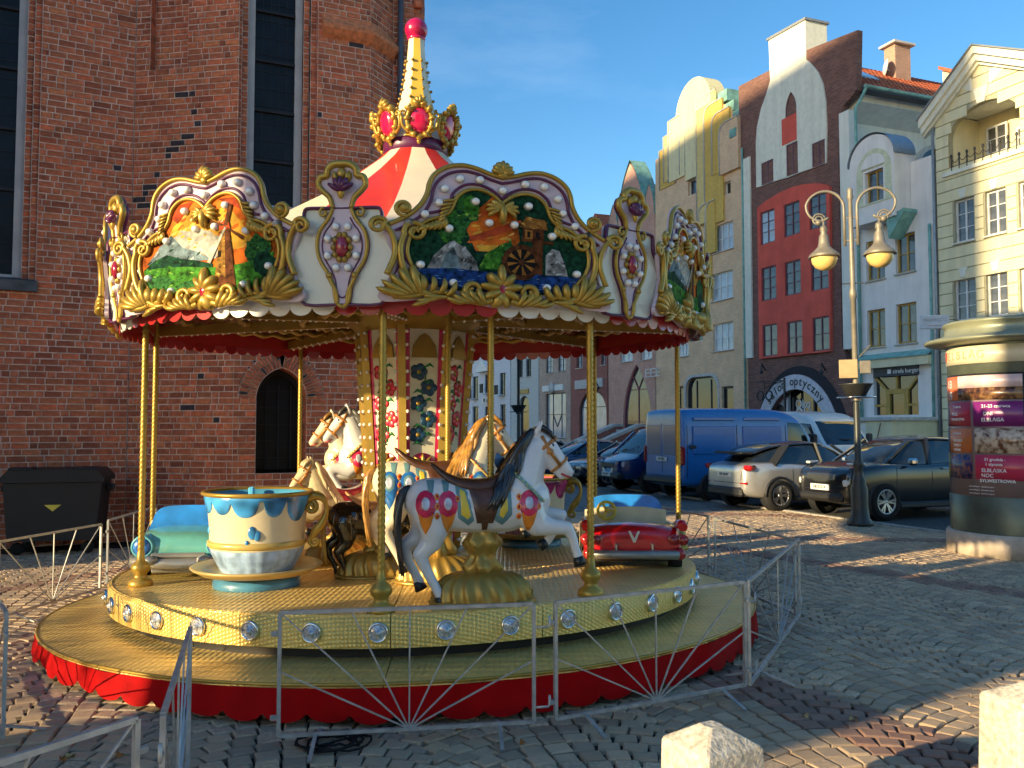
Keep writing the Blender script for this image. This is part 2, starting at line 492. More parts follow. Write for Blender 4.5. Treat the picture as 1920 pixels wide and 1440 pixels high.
class Wall:
    def __init__(s, a, b, inset=0.0):
        s.a = Vector((a[0], a[1], 0)); s.b = Vector((b[0], b[1], 0))
        s.d = (s.b - s.a).normalized(); s.n = Vector((s.d.y, -s.d.x, 0)); s.L = (s.b - s.a).length
        s.a = s.a - s.n * inset; s.holes = []
    def P(s, t, z, out=0): return s.a + s.d * t + s.n * out + Vector((0, 0, z))
    def S(s, u, v):
        p = on_plane(u, v, s.a, s.n); return (p - s.a).dot(s.d), p.z
    def rows(s, z0, z1, s0=0.0, s1=None, dark=None):
        s1 = s.L if s1 is None else s1
        r = 0
        z = z0
        while z < z1 - .03:
            zc = z + COURSE / 2
            iv = [(s0, s1)]
            for h in s.holes:
                q = h(zc)
                if q is None: continue
                nv = []
                for a, b in iv:
                    if q[1] <= a or q[0] >= b: nv.append((a, b)); continue
                    if q[0] > a: nv.append((a, q[0]))
                    if q[1] < b: nv.append((q[1], b))
                iv = nv
                for e, sg in ((q[0], 1), (q[1], -1)):            # reveal
                    if s0 - .01 <= e <= s1 + .01:
                        A, B = s.P(e, z, -.012), s.P(e, z, -.42); C_, D_ = s.P(e, z + COURSE, -.42), s.P(e, z + COURSE, -.012)
                        qd = [p - CHL for p in (A, B, C_, D_)]
                        wallmb.add(qd if sg > 0 else qd[::-1], [(0, 1, 2, 3)], 1)
            for a, b in iv:
                wallmb.add([s.P(a, z, -.012) - CHL, s.P(b, z, -.012) - CHL, s.P(b, z + COURSE, -.012) - CHL, s.P(a, z + COURSE, -.012) - CHL], [(0, 1, 2, 3)], 0)
                t = a; st = rb.random() < .5
                first = True
                while t < b - .02:
                    l = .262 if st else .125
                    l *= rb.uniform(.94, 1.06)
                    if first: l *= rb.uniform(.5, 1.0); first = False
                    e = min(b, t + l)
                    if b - e < .05: e = b
                    if e - t > .03:
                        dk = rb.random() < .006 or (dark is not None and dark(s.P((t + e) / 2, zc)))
                        bricks.append((s.P((t + e) / 2, zc), s.d, Vector((0, 0, 1)), s.n, e - t - .018, COURSE - .019, rb.uniform(-.004, .005), dk))
                    t = e; st = (not st) if rb.random() < .8 else st
            z += COURSE
def proj(p):
    d = p - Vector((0, 0, CH))
    w = d.y * math.cos(PIT) + d.z * math.sin(PIT)
    return 960 + FPX * d.x / w, 720 - FPX * (d.z * math.cos(PIT) - d.y * math.sin(PIT)) / w
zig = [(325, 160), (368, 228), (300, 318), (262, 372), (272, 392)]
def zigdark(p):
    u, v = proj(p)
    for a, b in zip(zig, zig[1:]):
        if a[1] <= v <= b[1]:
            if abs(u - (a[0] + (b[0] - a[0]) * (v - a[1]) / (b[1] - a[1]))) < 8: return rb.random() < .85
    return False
wa = Wall((-10.4, 12.08), (-6.40, 14.21)); wb = Wall((-6.40, 14.21), (-4.537, 13.875)); wc = Wall((-4.537, 13.875), (-2.493, 14.773))
wd = Wall((-2.493, 14.773), (-2.19, 15.386)); we = Wall((-2.19, 15.386), (-1.72, 15.59)); wf = Wall((-1.72, 15.59), (-1.95, 18.6))
# left window
aR = wa.S(74, 250)[0]; aZ = wa.S(30, 520)[1]
wa.holes.append(lambda z: (aR - 2.1, aR) if z > aZ else None)
# tall window and pointed cellar window of the middle bay
cL = wc.S(441, 250)[0]; cR = wc.S(594, 250)[0]; cZ = wc.S(515, 386)[1]
kL = wc.S(480, 800)[0]; kR = wc.S(574, 800)[0]; kZ = wc.S(525, 882)[1]; kS = wc.S(525, 748)[1]; kA = wc.S(528, 690)[1]
kM = (kL + kR) / 2; kW = (kR - kL) / 2
def parch(z, grow=0.0):
    """pointed arch half width at height z above the spring line"""
    h = kA - kS; rr = (kW * kW + h * h) / (2 * kW)
    x = (rr + grow) ** 2 - (z - kS) ** 2
    if x <= 0: return -1
    return math.sqrt(x) - (rr - kW)
RINGW = .27
def hole_c2(z):
    if z < kZ: return None
    if z < kS: return (kL, kR)
    w = parch(z, RINGW + .02)
    return (kM - w, kM + w) if w > 0 else None
wc.holes.append(lambda z: (cL, cR) if z > cZ else None)
wc.holes.append(hole_c2)
nz = wb.S(310, 128)[1]; nL = wb.S(282, 60)[0]; nR = wb.S(352, 60)[0]
wb.holes.append(lambda z: (nL, nR) if z > nz else None)
for w in (wa, wb, wc, wd, we, wf): w.rows(0.0, WTOP, dark=zigdark)
def sub(w, s0, s1, z0, inset, z1=WTOP):
    o = Wall((w.a.x, w.a.y), (w.b.x, w.b.y), inset); o.rows(z0, z1, s0, s1); return o
sub(wb, nL, nR, nz + .02, .14)
for w, e, zz, sg in ((wa, aR, aZ, -1), (wc, cL, cZ, 1), (wc, cR, cZ, -1)):      # stepped window jambs
    for i in range(2):
        a = e + sg * .105 * i; b = e + sg * .105 * (i + 1)
        sub(w, min(a, b), max(a, b), zz + .0, .10 + .10 * i)
# voussoir ring
h_ = kA - kS; rr_ = (kW * kW + h_ * h_) / (2 * kW)
for sg in (-1, 1):
    cx_ = kM - sg * (rr_ - kW)
    amax = math.acos((rr_ - kW) / rr_)
    nv = 17
    for i in range(nv):
        a = amax * (i + .5) / nv
        for j in range(2):
            r_ = rr_ + .012 + RINGW * (j + .5) / 2
            t = cx_ + sg * r_ * math.cos(a); z = kS + r_ * math.sin(a)
            if (t - kM) * sg < .02: continue
            rad = (wc.d * sg * math.cos(a) + Vector((0, 0, 1)) * math.sin(a))
            tan = rad.cross(wc.n)
            bricks.append((wc.P(t, z), rad, tan, wc.n, RINGW / 2 - .012, rr_ * amax / nv * (r_ / rr_) - .020, rb.uniform(.018, .028), rb.random() < .05))
    pts = [(cx_ + sg * (rr_ + RINGW + .02) * math.cos(amax * i / 20), kS + (rr_ + RINGW + .02) * math.sin(amax * i / 20)) for i in range(21)]
    pin = [(cx_ + sg * rr_ * math.cos(amax * i / 20), kS + rr_ * math.sin(amax * i / 20)) for i in range(21)]
    for i in range(20):
        A, B, C_, D_ = [wc.P(p[0], p[1], -.014) - CHL for p in (pin[i], pts[i], pts[i + 1], pin[i + 1])]
        wallmb.add([A, B, C_, D_] if sg > 0 else [D_, C_, B, A], [(0, 1, 2, 3)], 0)
        E, F_ = wc.P(pin[i][0], pin[i][1], -.45) - CHL, wc.P(pin[i + 1][0], pin[i + 1][1], -.45) - CHL
        wallmb.add([A, D_, F_, E] if sg < 0 else [E, F_, D_, A], [(0, 1, 2, 3)], 1)
# rest of the church mass behind the brick skin, and the nave running on out of the picture to the left
wallmb.build('wall', [MORT, m_brick], church)
body = MB()
poly = [(-10.4, 12.7), (-6.5, 14.75), (-4.6, 14.5), (-2.6, 15.4), (-2.4, 15.8), (-1.95, 16.1), (-2.2, 18.6), (-6.5, 24), (-14, 21)]
n_ = len(poly)
body.add([(x - CHL.x, y - CHL.y, 0) for x, y in poly] + [(x - CHL.x, y - CHL.y, WTOP + .6) for x, y in poly],
         [tuple(range(n_, 2 * n_))] + [(i, (i + 1) % n_, n_ + (i + 1) % n_, n_ + i) for i in range(n_)])
body.build('masonry_core', m_brick_dk, church)
ndr = (wa.a - wa.b).normalized()
# bricks: the 300 largest in view singly, the rest as one mass
cand = []
for i, (c, ux, uz, n, l, h, pr, dk) in enumerate(bricks):
    u, v = proj(c)
    if dk or l < .2 or not (2 < u < 780 and 2 < v < 1010): continue
    if u > 175 and 270 < v: continue
    if v > 850 or (u > 700 and v > 20): continue
    view = (Vector((0, 0, CH)) - c); 
    cand.append((l * abs(n.dot(view.normalized())) * h / view.length_squared, i))
keep = set(i for _, i in sorted(cand, reverse=True)[:300])
def brick_shape(l, h, d=.05, ch=.007):
    x, z = l / 2, h / 2
    vs = [(-x, d, -z), (x, d, -z), (x, d, z), (-x, d, z), (-x, ch, -z), (x, ch, -z), (x, ch, z), (-x, ch, z),
          (-x + ch, 0, -z + ch), (x - ch, 0, -z + ch), (x - ch, 0, z - ch), (-x + ch, 0, z - ch)]
    fs = []
    for k in range(4):
        q = (k + 1) % 4
        fs += [(k, q, 4 + q, 4 + k), (4 + k, 4 + q, 8 + q, 8 + k)]
    fs.append((8, 9, 10, 11))
    return vs, fs
bm_ = MB()
ub = []
for k in range(4):
    q = MB(); vs, fs = brick_shape(.262, .09)
    vs = [(p[0] * rb.uniform(.985, 1.01), p[1], p[2] * rb.uniform(.95, 1.03)) for p in vs]
    q.add(vs, fs); ub.append(q.mesh('brick', m_brick))
for i, (c, ux, uz, n, l, h, pr, dk) in enumerate(bricks):
    T = Matrix((( ux.x, -n.x, uz.x, c.x - CHL.x + n.x * pr), (ux.y, -n.y, uz.y, c.y - CHL.y + n.y * pr), (ux.z, -n.z, uz.z, c.z + n.z * pr), (0, 0, 0, 1)))
    if i in keep:
        o = obj('brick', ub[rb.randrange(4)], church)
        o.matrix_local = T @ Matrix.Diagonal((l / .262, 1, h / .09, 1))
    else:
        vs, fs = brick_shape(l, h)
        vs = [(p[0] + rb.uniform(-.003, .003), p[1], p[2] + rb.uniform(-.003, .003)) for p in vs]
        bm_.add(vs, fs, 1 if dk else 0, T)
bm_.build('bricks', [m_brick, m_brick_dk], church, kind='stuff')
# windows
def tall_window(w, s0, s1, z0, z1, bars, fr=.12):
    f = MB(); g_ = MB()
    def slab(mb, a, b, za, zb, o0, o1, mi=0):
        ps = [w.P(t, z, o) - CHL for o in (o0, o1) for t, z in ((a, za), (b, za), (b, zb), (a, zb))]
        mb.add(ps, [(3, 2, 1, 0), (4, 5, 6, 7), (0, 1, 5, 4), (1, 2, 6, 5), (2, 3, 7, 6), (3, 0, 4, 7)], mi)
    slab(f, s0, s0 + fr, z0, z1, -.40, -.30); slab(f, s1 - fr, s1, z0, z1, -.40, -.30); slab(f, s0 + fr, s1 - fr, z0, z0 + fr * .6, -.40, -.26)
    fo_ = f.build('window', m_cframe, church)
    slab(g_, s0 + fr, s1 - fr, z0 + fr * .6, z1, -.39, -.375)
    g_.build('pane', m_glassk, fo_)
    for zb in bars:
        q = MB(); slab(q, s0 + fr * .4, s1 - fr * .4, zb, zb + .045, -.372, -.32); q.build('saddle_bar', m_lead, fo_)
    q = MB()
    for k in range(1, 5):
        t = s0 + fr + (s1 - s0 - 2 * fr) * k / 5; slab(q, t - .006, t + .006, z0 + fr, z1, -.374, -.366)
    z = z0 + .3
    while z < z1: slab(q, s0 + fr, s1 - fr, z, z + .012, -.374, -.364); z += .30
    q.build('lead_lattice', m_lead, fo_)
    return slab
zb0 = wc.S(520, 105)[1]
slab = tall_window(wc, cL + .21, cR - .21, cZ, WTOP, [zb0 - 1.74, zb0 - .87, zb0, zb0 + .87, zb0 + 1.74])
za0 = wa.S(30, 118)[1]
tall_window(wa, aR - 1.9, aR - .21, aZ, WTOP, [za0 - 2.0, za0 - 1.0, za0, za0 + 1.0], .13)
q = MB(); 
ps = [wa.P(t, z, o) - CHL for t in (aR - 2.15, aR + .03) for z, o in ((aZ - .22, .1), (aZ - .22, -.05), (aZ + .06, -.36), (aZ - .05, .06))]
q.add(ps, [(0, 1, 2, 3), (7, 6, 5, 4), (0, 3, 7, 4), (3, 2, 6, 7), (1, 0, 4, 5)]); q.build('window_sill', m_stone, church)
# cellar window: leaf with bars in the pointed opening
kw = MB()
outl = [(kL, kZ), (kR, kZ), (kR, kS)]
for i in range(1, 13):
    z = kS + (kA - kS) * i / 13; outl.append((kM + parch(z), z))
outl.append((kM, kA))
for i in range(12, 0, -1):
    z = kS + (kA - kS) * i / 13; outl.append((kM - parch(z), z))
outl.append((kL, kS))
Tw = Matrix(((wc.d.x, -wc.n.x, 0, wc.a.x - CHL.x), (wc.d.y, -wc.n.y, 0, wc.a.y - CHL.y), (0, 0, 1, 0), (0, 0, 0, 1)))
inn = [(kM + (x - kM) * .88, kZ + .05 + (z - kZ - .05) * .95) for x, z in outl]
kw.prism(outl, .36, .42, holes=[inn], T=Tw)
kwo = kw.build('pointed_window', m_lead, church)
q = MB(); q.prism(inn, .40, .415, T=Tw); q.build('pane', m_glassk, kwo)
q = MB()
for f_ in (.25, .5, .75):
    t = kL + (kR - kL) * f_; q.bar(Tw @ Vector((t, .34, kZ)), Tw @ Vector((t, .34, kS + .25)), .014)
z = kZ + .2
while z < kS + .3: q.bar(Tw @ Vector((kL, .33, z)), Tw @ Vector((kR, .33, z)), .012); z += .28
q.build('window_grille', m_lead, kwo)
# weathered buttress cap, downpipe
cap = MB()
cz = wc.S(640, 60)[1]; cs0 = wc.S(604, 40)[0]
prof = [(-.02, cz - .16), (.05, cz - .10), (.13, cz), (.13, cz + .07), (.02, cz + .2), (-.06, cz + .42)]
path = [(wc, cs0), (wc, wc.L), (wd, wd.L)]
nn = [wc.n, (wc.n + wd.n).normalized() / max(.6, (wc.n + wd.n).normalized().dot(wc.n)), wd.n]
bp_ = [wc.P(cs0, 0), wc.b, wd.b]
vs = []
for b_0, n0 in zip(bp_, nn):
    for o, z in prof: vs.append(b_0 + n0 * o + Vector((0, 0, z)) - CHL)
k = len(prof)
cap.add(vs, [(i * k + j, (i + 1) * k + j, (i + 1) * k + j + 1, i * k + j + 1) for i in range(2) for j in range(k - 1)] + [tuple(range(k))[::-1]])
cap.build('buttress_cap', m_brick, church)
pp = we.P(.12, 0, .07)
q = MB(); q.tube([(pp.x - CHL.x, pp.y - CHL.y, 0), (pp.x - CHL.x, pp.y - CHL.y, WTOP)], .055, 12); q.build('downpipe', M('zinc_pipe', (.16, .16, .17), .45, .6), church)
for z in [i * .25 for i in range(46)]:
    p = wf.P(0, z, .0) - CHL; q = MB(); q.cbox((p.x - .03, p.y - .05, z), (.16, .14, .13), .02, rz=.4); q.build('quoin', m_brick, church)
# ---------------------------------------------------------------- row of town houses
HP = Vector((14.3, 44.0, 0)); HN = Vector((0.931, 0.364, 0)).normalized()
HRZ = math.atan2(FD.y, FD.x)
def F(u, v, dy=0.0):
    p = on_plane(u, v, HP + HN * dy, HN); d = p - HP
    return d.dot(FD), p.z
m_gl = M('window_glass', (.018, .022, .028), .04, spec=.9, var=.6, scale=1.5)
m_gls = M('sky_curtain_glass', (.42, .47, .53), .08, spec=.9, var=.14, scale=1.2, detail=2)  # pale panes: mirrored sky and curtains put into the colour
m_gld = M('dim_curtain_glass', (.09, .09, .09), .06, spec=.9, var=.35, scale=1.2, detail=2)
m_wwhite = M('white_window_paint', (.72, .72, .70), .5)
m_wpurple = M('plum_window_paint', (.16, .06, .085), .5)
m_wyel = M('ochre_window_paint', (.46, .27, .05), .5)
m_wdark = M('dark_window_frame', (.03, .03, .035), .5)
m_copper = M('copper_green', (.22, .42, .37), .6, var=.25, scale=3)
m_white = M('white_render', (.86, .80, .75), .9, var=.06, scale=1.2, bump=.15, bscale=30, grime=.13)
m_cream = M('cream_render', (.78, .70, .45), .9, var=.06, scale=1.5, bump=.15, bscale=30, grime=.13)
m_creamlt = M('cream_trim', (.80, .78, .66), .85, var=.06, grime=.13)
m_mint = M('mint_render', (.82, .81, .72), .9, var=.06, scale=1.0, grime=.13)
m_red = M('red_render', (.74, .125, .09), .9, var=.10, scale=1.2, bump=.12, bscale=30, grime=.13)
m_pipew = M('pale_yellow_render', (.78, .70, .42), .9, var=.06, grime=.13)
m_pipeo = M('ochre_render', (.66, .44, .12), .9, var=.08, grime=.13)
m_pipey = M('yellow_render', (.72, .56, .24), .9, var=.08, grime=.13)
m_trimgrey = M('grey_trim', (.55, .53, .50), .8, grime=.13)
m_dkbrick = brick_mat('dark_house_brick', (.17, .07, .055), (.27, .12, .09), (.22, .17, .15), .25, .085)
m_bgbrick = brick_mat('beige_house_brick', (.76, .49, .29), (.84, .58, .36), (.60, .46, .34), .25, .085)
m_pkbrick = brick_mat('pink_house_brick', (.54, .26, .19), (.64, .34, .25), (.52, .43, .37), .25, .085)
m_drbrick = brick_mat('deep_red_house_brick', (.30, .09, .07), (.38, .12, .09), (.34, .23, .2), .25, .085)
m_brbrick = brick_mat('brown_house_brick', (.44, .28, .21), (.56, .40, .31), (.48, .42, .37), .25, .085)
m_tile = M('roof_tile', (.56, .15, .07), .75, var=.2, scale=4, island=[(.8, .75, .7), (1, 1, 1), (.9, .85, .85)])
m_shopdk = M('shop_sign_dark', (.02, .025, .04), .5)
m_letter = M('white_lettering', (.8, .8, .8), .6)
PANE = {}
def pane_mesh(m):
    if m.name not in PANE:
        q = MB(); q.box((0, 0, 0), (1, .012, 1)); PANE[m.name] = q.mesh('pane', m)
    return PANE[m.name]
class House:
    def __init__(s, name, label, upx, cat='house'):
        s.u0 = F(upx, 800)[0]
        p = HP + FD * s.u0
        s.o = thing(name, label, cat, (p.x, p.y, 0), HRZ, group='houses along the street')
    def pt(s, u, v, dy=0.0):
        x, z = F(u, v, dy); return (x - s.u0, z)
    def poly(s, pts, dy=0.0): return [s.pt(*p, dy) for p in pts]
    def rc(s, uL, uR, vt, vb, dy=0.0):
        um = (uL + uR) / 2; vm = (vt + vb) / 2
        return (s.pt(uL, vm, dy)[0], s.pt(uR, vm, dy)[0], s.pt(um, vb, dy)[1], s.pt(um, vt, dy)[1])
    def loop(s, r): return [(r[0], r[2]), (r[1], r[2]), (r[1], r[3]), (r[0], r[3])]
    def slab(s, name, out, y0, y1, m, holes=(), parent=None, side=None):
        q = MB(); q.prism(out, y0, y1, holes); return q.build(name, m, parent or s.o)
    def box(s, name, r, y0, y1, m, parent=None):
        q = MB(); q.cbox(((r[0] + r[1]) / 2, (y0 + y1) / 2, (r[2] + r[3]) / 2), (r[1] - r[0], y1 - y0, r[3] - r[2]), min(.01, (r[3] - r[2]) / 5)); return q.build(name, m, parent or s.o)
    def win(s, r, fm, gm, cols=2, rows=(.5,), y=.17, fw=.07, sill=None, mw=.035, name='window'):
        x0, x1, z0, z1 = r
        q = MB()
        q.prism(s.loop(r), y, y + .07, [[(x0 + fw, z0 + fw), (x1 - fw, z0 + fw), (x1 - fw, z1 - fw), (x0 + fw, z1 - fw)]])
        xs = [x0 + fw + (x1 - x0 - 2 * fw) * i / cols for i in range(cols + 1)]
        zs = [z0 + fw] + [z0 + fw + (z1 - z0 - 2 * fw) * f for f in rows] + [z1 - fw]
        for x in xs[1:-1]: q.box((x, y + .03, (z0 + z1) / 2), (fw * .9, .055, z1 - z0 - 2 * fw))
        for z in zs[1:-1]: q.box(((x0 + x1) / 2, y + .034, z), (x1 - x0 - 2 * fw, .05, mw))
        w = q.build(name, fm, s.o)
        for i in range(cols):
            for j in range(len(zs) - 1):
                p = obj('pane', pane_mesh(gm), w)
                p.location = ((xs[i] + xs[i + 1]) / 2, y + .05 + .002 * ((i + j) % 2), (zs[j] + zs[j + 1]) / 2)
                p.rotation_euler = (random.uniform(-.012, .012), 0, random.uniform(-.012, .012))
                p.scale = (xs[i + 1] - xs[i], 1, zs[j + 1] - zs[j])
        if sill is not None:
            b = MB(); b.cbox(((x0 + x1) / 2, y / 2 - .03, z0 - .03), (x1 - x0 + .12, y + .14, .06), .008); b.build('window_sill', sill, w)
        return w
    def shape_win(s, out, fm, gm, y=.17, k=.88, bars=(), name='window'):
        cx = sum(p[0] for p in out) / len(out); zb = min(p[1] for p in out); zt = max(p[1] for p in out); zc = (zb + zt) / 2
        inn = [(cx + (p[0] - cx) * k, zc + (p[1] - zc) * (1 - (1 - k) * .6)) for p in out]
        q = MB(); q.prism(out, y, y + .08, [inn])
        for a, b in bars: q.bar((a[0], y + .03, a[1]), (b[0], y + .03, b[1]), .07, .05)
        w = q.build(name, fm, s.o)
        p = MB(); p.prism(inn, y + .05, y + .06); p.build('pane', gm, w)
        return w
    def core(s, r, m, y0=.26, y1=9.0):
        q = MB(); q.box(((r[0] + r[1]) / 2, (y0 + y1) / 2, (r[2] + r[3]) / 2), (r[1] - r[0], y1 - y0, r[3] - r[2])); return q.build('house_body', m, s.o)
    def pipe(s, x, y, z0, z1, m=None):
        q = MB(); q.tube([(x, y, z0), (x, y, z1)], .06, 10)
        z = z0 + .5
        while z < z1: q.lathe([(.06, 0), (.075, .01), (.075, .05), (.06, .06)], 10, T=Matrix.Translation((x, y, z))); z += 2.6
        return q.build('downpipe', m or m_copper, s.o)
def arc_pts(x0, x1, zs, za, n=14):
    """round arch from (x0,zs) over apex za to (x1,zs)"""
    c = (x0 + x1) / 2; w = (x1 - x0) / 2
    return [(c + w * math.cos(math.pi * i / n), zs + (za - zs) * math.sin(math.pi * i / n)) for i in range(n + 1)]
def goth_pts(x0, x1, zs, za, n=8):
    c = (x0 + x1) / 2; w = (x1 - x0) / 2; h = za - zs; r = (w * w + h * h) / (2 * w)
    rt = [(x1 - r + r * math.cos(a), zs + r * math.sin(a)) for a in [math.acos((r - w) / r) * i / n for i in range(n + 1)]]
    return rt + [(2 * c - x, z) for x, z in rt[-2::-1]]

# ---- cream house with pediment and loggia
h = House('cream_house', 'cream house with pediment, arched balcony and white windows behind the advertising column', 1840)
xl = h.pt(1758, 400)[0]; xa, za = h.pt(1838, 88); xr = 2 * xa - xl
ze = h.pt(1745, 205)[1]
lg0 = h.pt(1779, 300)[0]; lg1 = 2 * xa - lg0; lgz = h.pt(1785, 322)[1]; lgs = h.pt(1779, 262)[1]; lgt = h.pt(1858, 184)[1]
log = [(lg0, lgz), (lg1, lgz)] + arc_pts(lg0, lg1, lgs, lgt, 20)
wr = []
for (a, b, t, bt) in ((1789, 1826, 372, 453), (1847, 1886, 357, 440), (1789, 1829, 521, 601), (1849, 1889, 508, 590)):
    r = h.rc(a, b, t, bt); wr.append(r)
hw_ = (wr[1][1] - wr[1][0]) / 2
for i in (1, 3): wr[i] = (wr[i][0], wr[i][1], wr[i - 1][2], wr[i - 1][3])
dcol = wr[1][0] - wr[0][0]; xr = max(xr, wr[1][1] + dcol + 1.2)
wr += [(r[0] + dcol, r[1] + dcol, r[2], r[3]) for r in (wr[1], wr[3])]
wr += [(r[0], r[1], r[2] - 3.05, r[3] - 3.05) for r in (wr[2], wr[3], wr[5])]
out = [(xl, 0), (xr, 0), (xr, ze), (xa, za - .2), (xl, ze)]
h.slab('wall', out, .012, .26, M('cream_groove', (.42, .39, .27), .9), [h.loop(r) for r in wr] + [log])
# rusticated boards with open joints between them
BH = .47
z = .3; bi = 0
def in_arch(zz):
    if lgz < zz < lgs: return (lg0, lg1)
    if lgs <= zz < lgt:
        k = math.sqrt(max(0, 1 - ((zz - lgs) / (lgt - lgs)) ** 2)); return (xa - (xa - lg0) * k, xa + (xa - lg0) * k)
while z < za - .9:
    z1 = z + BH - .035
    zz = (z + z1) / 2
    k = 1 if z1 < ze else max(0, (za - .5 - z1) / (za - .5 - ze))
    iv = [(xa - (xa - xl) * k, xa + (xr - xa) * k)]
    cuts = [(r[0] - .06, r[1] + .06) for r in wr if r[2] - .08 < zz < r[3] + .08]
    q = in_arch(zz)
    if q: cuts.append(q)
    for c in cuts:
        nv = []
        for a, b in iv:
            if c[1] <= a or c[0] >= b: nv.append((a, b)); continue
            if c[0] > a: nv.append((a, c[0]))
            if c[1] < b: nv.append((c[1], b))
        iv = nv
    for a, b in iv:
        if b - a > .05 and z < ze + .8:
            q = MB(); q.cbox(((a + b) / 2, -.008, zz), (b - a, .045, z1 - z), .012); q.build('rustication_board', m_cream, h.o)
    z += BH
for r in wr:
    q = MB(); c = (r[0] + r[1]) / 2
    h.win(r, m_wwhite, m_gld, 2, (.33, .68), y=.13, fw=.08, sill=m_creamlt)
    if r[3] < lgz:
        q.prism([(c - .10, r[3] + .03), (c + .10, r[3] + .03), (c + .20, r[3] + .42), (c - .20, r[3] + .42)], -.07, .0); q.build('keystone', m_creamlt, h.o)
q = MB(); q.prism([(xa - .16, lgt - .02), (xa + .16, lgt - .02), (xa + .34, lgt + .6), (xa - .34, lgt + .6)], -.08, .0); q.build('keystone', m_creamlt, h.o)
# tympanum panel, raking cornice
tz = lgt + .62
q = MB(); k = (za - .55 - tz) / (za - ze)
q.prism([(xa - (xa - xl) * .74, ze + .75), (xa - .4, tz - .05), (xa - .4, za - 1.1), ], -.05, .0); q.build('tympanum_panel', m_creamlt, h.o)
q = MB(); q.prism([(xa + (xa - xl) * .74, ze + .75), (xa + .4, za - 1.1), (xa + .4, tz - .05)], -.05, .0); q.build('tympanum_panel', m_creamlt, h.o)
for off, th, yy in ((0.0, .30, -.42), (-.30, .28, -.30), (-.58, .14, -.16)):
    q = MB()
    ex = 1.0 + .42 * (1 if off == 0 else .6)
    q.prism([(xl - .5, ze - .42 + off), (xa, za + off), (xr + .5, ze - .42 + off), (xr + .5, ze - .42 + off - th * 1.25), (xa, za + off - th), (xl - .5, ze - .42 + off - th * 1.25)], yy, .02 if off else 9); q.build('raking_cornice', m_creamlt, h.o)
q = MB(); q.prism([(xl - .55, ze - .40), (xa, za + .06), (xr + .55, ze - .40), (xr + .55, ze - .47), (xa, za), (xl - .55, ze - .47)], -.5, 9.2); q.build('roof', M('roof_flashing', (.25, .26, .27), .5), h.o)
h.core((xl + .02, xr - .02, 0, lgz - .1), m_cream); h.core((xl + .02, xr - .02, lgz - .1, ze - .3), m_cream, 1.75)
q = MB(); q.prism([(xl + .02, ze - .3), (xr - .02, ze - .3), (xa, za - .35)], 1.75, 9); q.build('gable_body', m_cream, h.o)
h.box('loggia_side', (lg0 - .3, lg0 - .01, lgz, lgt), .26, 1.75, m_cream); h.box('loggia_side', (lg1 + .01, lg1 + .3, lgz, lgt), .26, 1.75, m_cream)
h.box('balcony_floor', (lg0 - .25, lg1 + .25, lgz - .16, lgz), -.12, 1.74, m_creamlt)
q = MB(); q.box((xa, .9, lgt + .1), (lg1 - lg0, 1.7, .15)); q.build('loggia_ceiling', m_creamlt, h.o)
for a, b in ((1841, 1880), (1897, 1930)):
    r = h.rc(a, b, 232, 288, 1.3); h.win((r[0], r[1], lgz + .15, r[3]), m_wwhite, m_gld, 2, (.35, .7), y=1.55, fw=.08)
q = MB(); n = 9
for i in range(n):
    x = lg0 + .15 + (lg1 - lg0 - .3) * i / (n - 1)
    q.lathe([(.03, 0), (.03, .55), (.055, .6), (.04, .68), (0, .72)], 8, T=Matrix.Translation((x, -.02, lgz)))
    if i < n - 1:
        x2 = lg0 + .15 + (lg1 - lg0 - .3) * (i + 1) / (n - 1)
        q.tube([(x + (x2 - x) * t, -.02, lgz + .5 - .16 * math.sin(math.pi * t)) for t in [k / 8 for k in range(9)]], .014, 6)
        q.tube([(x, -.02, lgz + .18), (x2, -.02, lgz + .18)], .014, 6)
q.build('balcony_railing', m_wdark, h.o)
h.pipe(xl - .12, -.05, 0, ze - .5, M('zinc_grey', (.33, .36, .38), .5, .4))

# ---- white house with ochre windows and a round topped bay
h = House('white_house', 'white house with ochre framed windows and round topped bay behind the street lamp', 1680)
x0 = h.pt(1598, 500)[0]; x1 = h.pt(1757, 500)[0] - .12; zt = h.pt(1700, 300)[1]
rows = [h.rc(1624, 1659, 450, 525), h.rc(1679, 1716, 438, 511), h.rc(1626, 1660, 580, 651), h.rc(1680, 1719, 568, 644)]
shop = h.rc(1638, 1722, 704, 778)
top = h.rc(1651, 1686, 323, 383)
bL = h.pt(1622, 350)[0]; bR = h.pt(1707, 350)[0]; bs = h.pt(1665, 305)[1]; bt = h.pt(1668, 256)[1]
base = [(x0, 0), (x1, 0), (x1, zt), (bR, zt)] + [p for p in arc_pts(bL, bR, bs, bt, 18)] + [(bL, zt - 1.2), (x0, zt - 1.2)]
h.slab('wall', [(x0, 0), (x1, 0), (x1, h.pt(1720, 300)[1]), (bR + .02, h.pt(1720, 300)[1]), (bR + .02, h.pt(1690, 410)[1]), (bL - .02, h.pt(1690, 410)[1]), (bL - .02, h.pt(1620, 420)[1]), (x0, h.pt(1620, 420)[1])], 0, .26, m_white, [h.loop(r) for r in rows + [shop]])
bz0 = h.pt(1690, 412)[1]
h.slab('bay', [(bL, bz0), (bR, bz0)] + arc_pts(bL, bR, bs, bt, 18), -.9, .26, m_white, [h.loop(top)])
c_ = (top[0] + top[1]) / 2
ring = [(c_ - 1.0, top[2] - .05), (c_ + 1.0, top[2] - .05)] + arc_pts(c_ - 1.0, c_ + 1.0, top[3] - .1, top[3] + .95, 16)
inner = [(top[0] - .12, top[2] + .02), (top[1] + .12, top[2] + .02), (top[1] + .12, top[3] + .12), (top[0] - .12, top[3] + .12)]
q = MB(); q.prism(ring, -.94, -.9, [inner]); q.build('bay_surround', M('pale_lemon_render', (.66, .66, .46), .9), h.o)
